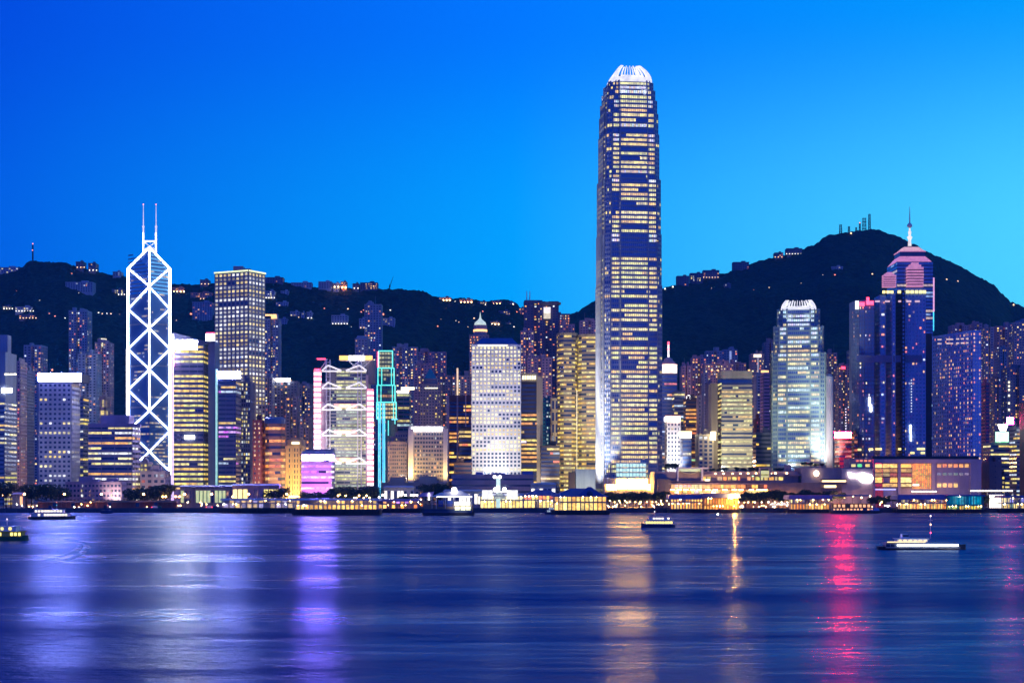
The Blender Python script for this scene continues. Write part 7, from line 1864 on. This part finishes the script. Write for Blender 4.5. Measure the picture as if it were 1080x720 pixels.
# ------------------------------------------------------------------ vessels
def hull_mesh(mb, cx, cy, L, B, z0, z1, bow=.22, dirx=1, mi=0, sheer=.8):
    st = [(-.5, .55), (-.42, .9), (-.2, 1), (.15, 1), (.5-bow*.6, .72), (.5-bow*.25, .4), (.5, .04)]
    rings = []
    for s, w_ in st:
        zz = z1 + sheer*max(0, s)**2*4
        x = cx + dirx*s*L
        rings.append([(x, cy-B/2*w_*.72, z0), (x, cy-B/2*w_, zz), (x, cy+B/2*w_, zz), (x, cy+B/2*w_*.72, z0)])
    for a, b in zip(rings, rings[1:]):
        for k in range(4):
            j = (k+1) % 4
            if dirx > 0: mb.quad(a[k], a[j], b[j], b[k], mi)
            else: mb.quad(a[k], b[k], b[j], a[j], mi)
    mb.quad(*rings[0], mi)
brng = random.Random(31)
def vessel(label, pxc, yb, L, B, hullm, decks, dirx=1, Y=None, funnel=None, mast=None, name='ferry', bow=.22, hull_h=1.8):
    """decks: (height, length share, offset, wall material, window material, window count, window height share)"""
    Y = Y or EYE*F/(yb-HY)
    cx = X(pxc, Y)
    root = thing(name, label, 'boat', (cx, Y, 0))
    part(root, 'hull', hullm, lambda mb: hull_mesh(mb, cx, Y, L, B, -.5, hull_h, bow, dirx))
    z = hull_h - .05
    for (h, ls, off, wm_, lm, nw, ws) in decks:
        x0, x1 = cx + dirx*off*L - ls*L/2, cx + dirx*off*L + ls*L/2
        part(root, 'deck_house', wm_, lambda mb: (mb.box(x0, x1, Y-B*.38, Y+B*.38, z, z+h-.25), mb.box(x0-.5, x1+.5, Y-B*.45, Y+B*.45, z+h-.25, z+h)))
        if lm:
            for k in range(nw):
                xa, xb = x0+(x1-x0)*(k+.14)/nw, x0+(x1-x0)*(k+.86)/nw
                if brng.random() < .12: continue
                xa += (xb-xa)*brng.uniform(0, .12); xb -= (xb-xa)*brng.uniform(0, .2)
                part(root, 'window', lm, lambda mb: mb.box(xa, xb, Y-B*.38-.06, Y-B*.38+.1, z+h*(.78-ws), z+h*.78))
        z += h
    if funnel:
        part(root, 'funnel', funnel, lambda mb: mb.hexa([(cx-1.2-1*dirx, Y-.9, z-.05), (cx+1.2-1*dirx, Y-.9, z-.05), (cx+1.2-1*dirx, Y+.9, z-.05), (cx-1.2-1*dirx, Y+.9, z-.05), (cx-.9-1.4*dirx, Y-.7, z+2.6), (cx+.9-1.4*dirx, Y-.7, z+2.6), (cx+.9-1.4*dirx, Y+.7, z+2.6), (cx-.9-1.4*dirx, Y+.7, z+2.6)]))
    if mast:
        zt = z + mast[0]
        part(root, 'mast', steel, lambda mb: (mb.tube((cx+dirx*L*.1, Y, z-.1), (cx+dirx*L*.1, Y, zt), .12, .07, 6), mb.tube((cx+dirx*L*.1-.9, Y, zt*.8+z*.2), (cx+dirx*L*.1+.9, Y, zt*.8+z*.2), .06, .06, 5)))
        for f, m_ in mast[1]:
            part(root, 'mast_lamp', m_, lambda mb: mb.octa((cx+dirx*L*.1, Y-.3, z + mast[0]*f), .28))
    part(root, 'railing', steel, lambda mb: [mb.tube((cx-L*.46, Y+s*B*.45, hull_h+.9), (cx+L*.36, Y+s*B*.45, hull_h+.9), .04, .04, 4) for s in (-1, 1)])
    return root
BL_ = W_('lit_boat_cream', (1, .86, .52), 2.6)
BW_ = W_('lit_boat_white', (1, .97, .86), 3.5)
BY_ = W_('lit_boat_yellow', (1, .80, .10), 2.6)
BO_ = W_('lit_boat_orange', (1, .46, .08), 1.5)
BT_ = W_('lit_boat_teal', (.1, .9, .7), 1.5)
vessel('double decked ferry with cream lit decks, red and teal lamps, near the left shore', 55, 547.4, 32, 8, darkst, [(2.6, .78, -.03, whitep, BL_, 12, .5), (2.4, .6, -.05, whitep, BL_, 9, .45)], 1, None, navyp, (5, ((1, L_HILLR), (.6, BT_))))
vessel('yellow lit ferry half cut by the left picture edge', 2, 570, 23, 7, greenp, [(2.4, .8, 0, surf('yellow_paint', (.5, .38, .05)), BY_, 11, .55), (2.2, .6, 0, whitep, BY_, 8, .5)], 1, None, None, (3, ((1, L_HILLW),)))
vessel('small dark tug with a single lamp close to the left seawall', 112.6, 541.4, 9.5, 4.2, navyp, [(2.4, .4, .05, navyp, None, 0, 0)], 1, None, darkst, (2.4, ((1, L_HILLR),)), name='tug_boat', hull_h=2.0)
vessel('small blue launch with pink lamps off the dim colonnaded pier', 267, 540.6, 11, 4, surf('launch_blue', (.1, .2, .5)), [(2.2, .5, 0, whitep, W_('lit_pink_small', (1, .3, .6), 3), 3, .5)], 1, None, None, (1.6, ((1, L_HILLR),)), name='launch', hull_h=1.5)
# the moored star ferry
r = vessel('large moored double decked ferry with blue panels, white lit canopy and a bright lamp', 473, 543.6, 40, 11, darkst, [(3.0, .92, 0, surf('ferry_blue_green', (.03, .06, .16)), None, 0, 0), (3.6, .94, 0, surf('ferry_upper_brown', (.30, .2, .12)), None, 0, 0)], 1, 1290, None, None, hull_h=2.0)
Yf = 1290
part(r, 'lower_window', W_('lit_ferry_lime', (.9, .95, .45), 1.4), lambda mb: [mb.box(X(a, Yf), X(a+5, Yf), Yf-4.5, Yf-4.1, Z(537.6, Yf), Z(533.6, Yf)) for a in (480, 486, 491.6)])
part(r, 'upper_window', W_('lit_ferry_white', (1, .97, .80), 2.6), lambda mb: [mb.box(X(a, Yf), X(a+5, Yf), Yf-4.5, Yf-4.1, Z(532.6, Yf), Z(528.8, Yf)) for a in (479.6, 485.4, 491)])
part(r, 'blue_panel', surf('ferry_blue_panel', (.03, .07, .34)), lambda mb: [mb.box(X(a, Yf), X(b, Yf), Yf-4.6, Yf-4.2, Z(533.6, Yf), Z(527.4, Yf)) for a, b in ((462.6, 467.6), (471.4, 477.6))])
part(r, 'canopy', white, lambda mb: mb.hexa([(X(455, Yf), Yf-6, Z(523.6, Yf)), (X(499, Yf), Yf-6, Z(523.6, Yf)), (X(499, Yf), Yf+7, Z(523.6, Yf)), (X(455, Yf), Yf+7, Z(523.6, Yf)), (X(464, Yf), Yf-1, Z(519.2, Yf)), (X(486, Yf), Yf-1, Z(517, Yf)), (X(486, Yf), Yf+2, Z(517, Yf)), (X(464, Yf), Yf+2, Z(519.2, Yf))]))
part(r, 'canopy_light', L_WHITE, lambda mb: mb.box(X(461, Yf), X(498, Yf), Yf-5.8, Yf-5.2, Z(523.9, Yf), Z(523.2, Yf)))
part(r, 'canopy_post', steel, lambda mb: [mb.tube((X(a, Yf), Yf-5.4, Z(536, Yf)), (X(a, Yf), Yf-5.4, Z(523.7, Yf)), .18) for a in (456, 460.4, 470, 479, 488, 497.6)])
part(r, 'bright_lamp', L_WHITE, lambda mb: mb.octa((X(479.2, Yf), Yf-3, Z(516.4, Yf)), 2.2))
part(r, 'white_post', L_WHITE, lambda mb: mb.box(X(452, Yf), X(453.4, Yf), Yf-4.6, Yf-4, Z(527, Yf), Z(519.6, Yf)))
part(r, 'stern_roof', roofpu, lambda mb: mb.hexa([(X(441, Yf), Yf-4, Z(523.4, Yf)), (X(456, Yf), Yf-4, Z(523.4, Yf)), (X(456, Yf), Yf+4, Z(523.4, Yf)), (X(441, Yf), Yf+4, Z(523.4, Yf)), (X(445, Yf), Yf-2, Z(519.6, Yf)), (X(458, Yf), Yf-2, Z(518, Yf)), (X(458, Yf), Yf+2, Z(518, Yf)), (X(445, Yf), Yf+2, Z(519.6, Yf))]))
flood((X(488, 1270), 1270, 6), (X(485, Yf), Yf, 12), (1, .95, .7), 2.0, 80, .8)
vessel('small white launch with pale windows moored before the blue roofed piers', 582, 542, 11.5, 4.4, navyp, [(2.2, .7, -.02, whitep, W_('lit_pale_teal', (.7, .9, .85), .9), 6, .5), (2, .5, -.04, whitep, W_('lit_pale_teal', (.7, .9, .85), .9), 4, .5)], -1, None, None, (2.4, ((1, L_HILLW),)), name='launch', hull_h=1.4)
vessel('small yellow lit ferry under way off the tallest tower', 694, 556, 19, 6, navyp, [(2.2, .8, -.02, whitep, BY_, 10, .55), (2.0, .6, -.04, whitep, BL_, 7, .4)], -1, None, None, (3, ((1, BW_),)))
r = vessel('orange lit ferry with blue roof and pale blue bow, moored by the mauve roofed pier', 902, 541.6, 42, 9, darkst, [(2.6, .80, -.06, navyp, BO_, 12, .5), (3.6, .74, -.08, surf('ferry_amber_panel', (.42, .24, .06)), BO_, 9, .62)], 1, 1378, None, (4, ((1, L_HILLR),)), hull_h=2.0)
part(r, 'blue_roof', roofbl, lambda mb: mb.box(X(876, 1378), X(915.6, 1378), 1373, 1383, Z(522.9, 1378), Z(521.4, 1378)))
part(r, 'bow_cover', surf('pale_blue_tarp', (.20, .34, .62)), lambda mb: mb.hexa([(X(917, 1378), 1374, 2.2), (X(927, 1378), 1375, 2.2), (X(927, 1378), 1381, 2.2), (X(917, 1378), 1382, 2.2), (X(918.6, 1378), 1375, 5.4), (X(926.4, 1378), 1376, 4.4), (X(926.4, 1378), 1380, 4.4), (X(918.6, 1378), 1381, 5.4)]))
r = vessel('low fast ferry with a white deck light strip and tall mast of coloured lamps', 972, 579.4, 33, 7, darkst, [(1.5, .72, -.06, navyp, None, 0, 0), (1.5, .34, -.12, whitep, W_('lit_boat_amber', (1, .62, .2), 1.2), 6, .5)], 1, None, None, (8.4, ((1, BW_), (.62, W_('lit_mast_amber', (1, .6, .3), 6)), (.25, W_('lit_mast_red', (1, .05, .12), 8)))), name='fast_ferry', hull_h=1.3)
Yb = EYE*F/(579.4-HY)
part(r, 'wheelhouse', whitep, lambda mb: mb.hexa([(X(950, Yb), Yb-2, 4.2), (X(958, Yb), Yb-2, 4.2), (X(958, Yb), Yb+2, 4.2), (X(950, Yb), Yb+2, 4.2), (X(951, Yb), Yb-1.7, 6.0), (X(956.6, Yb), Yb-1.7, 6.0), (X(956.6, Yb), Yb+1.7, 6.0), (X(951, Yb), Yb+1.7, 6.0)]))
part(r, 'wheelhouse_window', GLASS_TEAL, lambda mb: mb.box(X(951, Yb), X(957, Yb), Yb-2.06, Yb-1.8, 5.0, 5.6))
part(r, 'hull_stripe', whitep, lambda mb: mb.box(X(932, Yb), X(1010, Yb), Yb-3.62, Yb-3.4, .85, 1.05))
part(r, 'stern_rail', steel, lambda mb: [mb.tube((X(a, Yb), Yb-3.2, 1.3), (X(a, Yb), Yb-3.2, 2.5), .05, .05, 4) for a in range(932, 1008, 5)])
part(r, 'deck_light_strip', W_('lit_deck_strip', (.9, 1, .97), 7), lambda mb: mb.box(X(944, Yb), X(1008, Yb), Yb-3.9, Yb-3.4, 1.45, 2.15))
part(r, 'cabin_light_strip', W_('lit_cabin_gold', (1, .72, .22), 1.4), lambda mb: mb.box(X(934, Yb), X(974, Yb), Yb-2.9, Yb-2.6, 2.5, 3.2))
mb = MB(); Yq = EYE*F/(546-HY); mb.lathe(X(757, Yq), Yq, [(.9, -.4), (1.1, .4), (.5, 1.0), (.2, 2.4)], 10); mb.octa((X(757, Yq), Yq, 2.7), .5, 1)
tag(mb.build('buoy', [navyp, L_LAMPW]), 'little buoy with a white lamp off the mauve roofed piers', 'buoy')
# wakes: low smooth ridges of the same water
WATER = bpy.data.objects['harbour_water'].data.materials[0]
def wake(pts, wd, h):
    mb = MB(); S = 5; n = len(pts); i0 = len(mb.v)
    for k, (x, y) in enumerate(pts):
        a, b = Vector(pts[max(0, k-1)]), Vector(pts[min(n-1, k+1)]); t = (b-a).normalized(); nn = Vector((-t.y, t.x))
        f = math.sin(math.pi*min(1, max(0, (k+.3)/n)))
        for s in range(S):
            u = s/(S-1)*2-1
            mb.v.append((x + nn.x*u*wd, y + nn.y*u*wd, -.02 + h*f*math.cos(u*math.pi/2)))
    for k in range(n-1):
        for s in range(S-1):
            q = i0 + k*S + s; mb.f.append((q, q+1, q+S+1, q+S)); mb.m.append(0); mb.g.append(None)
    struct(mb.build('wake', WATER, None, True))
def pw(px, py): Y_ = EYE*F/(py-HY); return (X(px, Y_), Y_)
for line in ([(36, 594), (52, 590), (68, 585), (80, 580), (86, 575), (82, 571), (70, 568.4), (50, 566.6)],
             [(40, 598.5), (58, 594), (74, 589), (86, 583.6), (92, 577), (88, 572), (74, 568.8)],
             [(1012, 579.4), (1030, 580.4), (1050, 581.4), (1075, 582.4), (1110, 583.4)], [(1008, 581.6), (1030, 583.6), (1055, 585.4), (1085, 587)],
             [(708, 556.6), (730, 557.4), (760, 558), (800, 558.2)], [(560, 559), (600, 559.6), (640, 559.4), (672, 558.4)],
             [(80, 547.8), (100, 548.6), (130, 549)], [(380, 560), (430, 559), (480, 558.6), (520, 558)]):
    P_ = [pw(*q) for q in line]
    wake(P_, 1.5, .32)
# a few vehicles on the waterfront road
def van(px, label, m_, tail, Y=1452):
    x = X(px, Y); root = thing('van', label, 'van', (x, Y, GZ + .05))
    part(root, 'body', m_, lambda mb: mb.hexa([(x-2.6, Y-1, GZ+.5), (x+2.6, Y-1, GZ+.5), (x+2.6, Y+1, GZ+.5), (x-2.6, Y+1, GZ+.5), (x-2.3, Y-.9, GZ+2.4), (x+1.7, Y-.9, GZ+2.4), (x+1.7, Y+.9, GZ+2.4), (x-2.3, Y+.9, GZ+2.4)]))
    for dx_ in (-1.6, 1.6):
        part(root, 'wheel', dmetal, lambda mb: mb.tube((x+dx_, Y-1.05, GZ+.42), (x+dx_, Y-.8, GZ+.42), .4, .4, 10))
    part(root, 'tail_light', tail, lambda mb: mb.box(x-2.75, x-2.45, Y-1.05, Y-.4, GZ+1.0, GZ+1.6))
L_TAIL = W_('lit_tail_red', (1, .04, .03), 16)
van(163.5, 'pale van with glowing red tail light at the foot of the braced tower', whitep, L_TAIL, 1430)
van(167.5, 'dark green van with glowing red tail light beside the pale van', greenp, L_TAIL, 1431)
van(221, 'white van with glowing red tail light below the golden ribbon office', whitep, L_TAIL, 1430)
van(227, 'navy van with glowing red tail light below the teal neon edge', navyp, L_TAIL, 1430)
# ------------------------------------------------------------------ evening haze over the harbour
hz = MB(); hz.box(-3200, 3200, -60, 5200, -6, 760)
ho = hz.build('haze', [])
hm, ht = new_mat('evening_haze')
pv = ht.nodes.new('ShaderNodeVolumePrincipled')
pv.inputs['Color'].default_value = (.03, .42, .95, 1)
pv.inputs['Density'].default_value = 0.00005
pv.inputs['Anisotropy'].default_value = 0.0
oo = ht.nodes.new('ShaderNodeOutputMaterial'); ht.links.new(pv.outputs[0], oo.inputs['Volume'])
ho.data.materials.append(hm)
struct(ho, 'stuff')
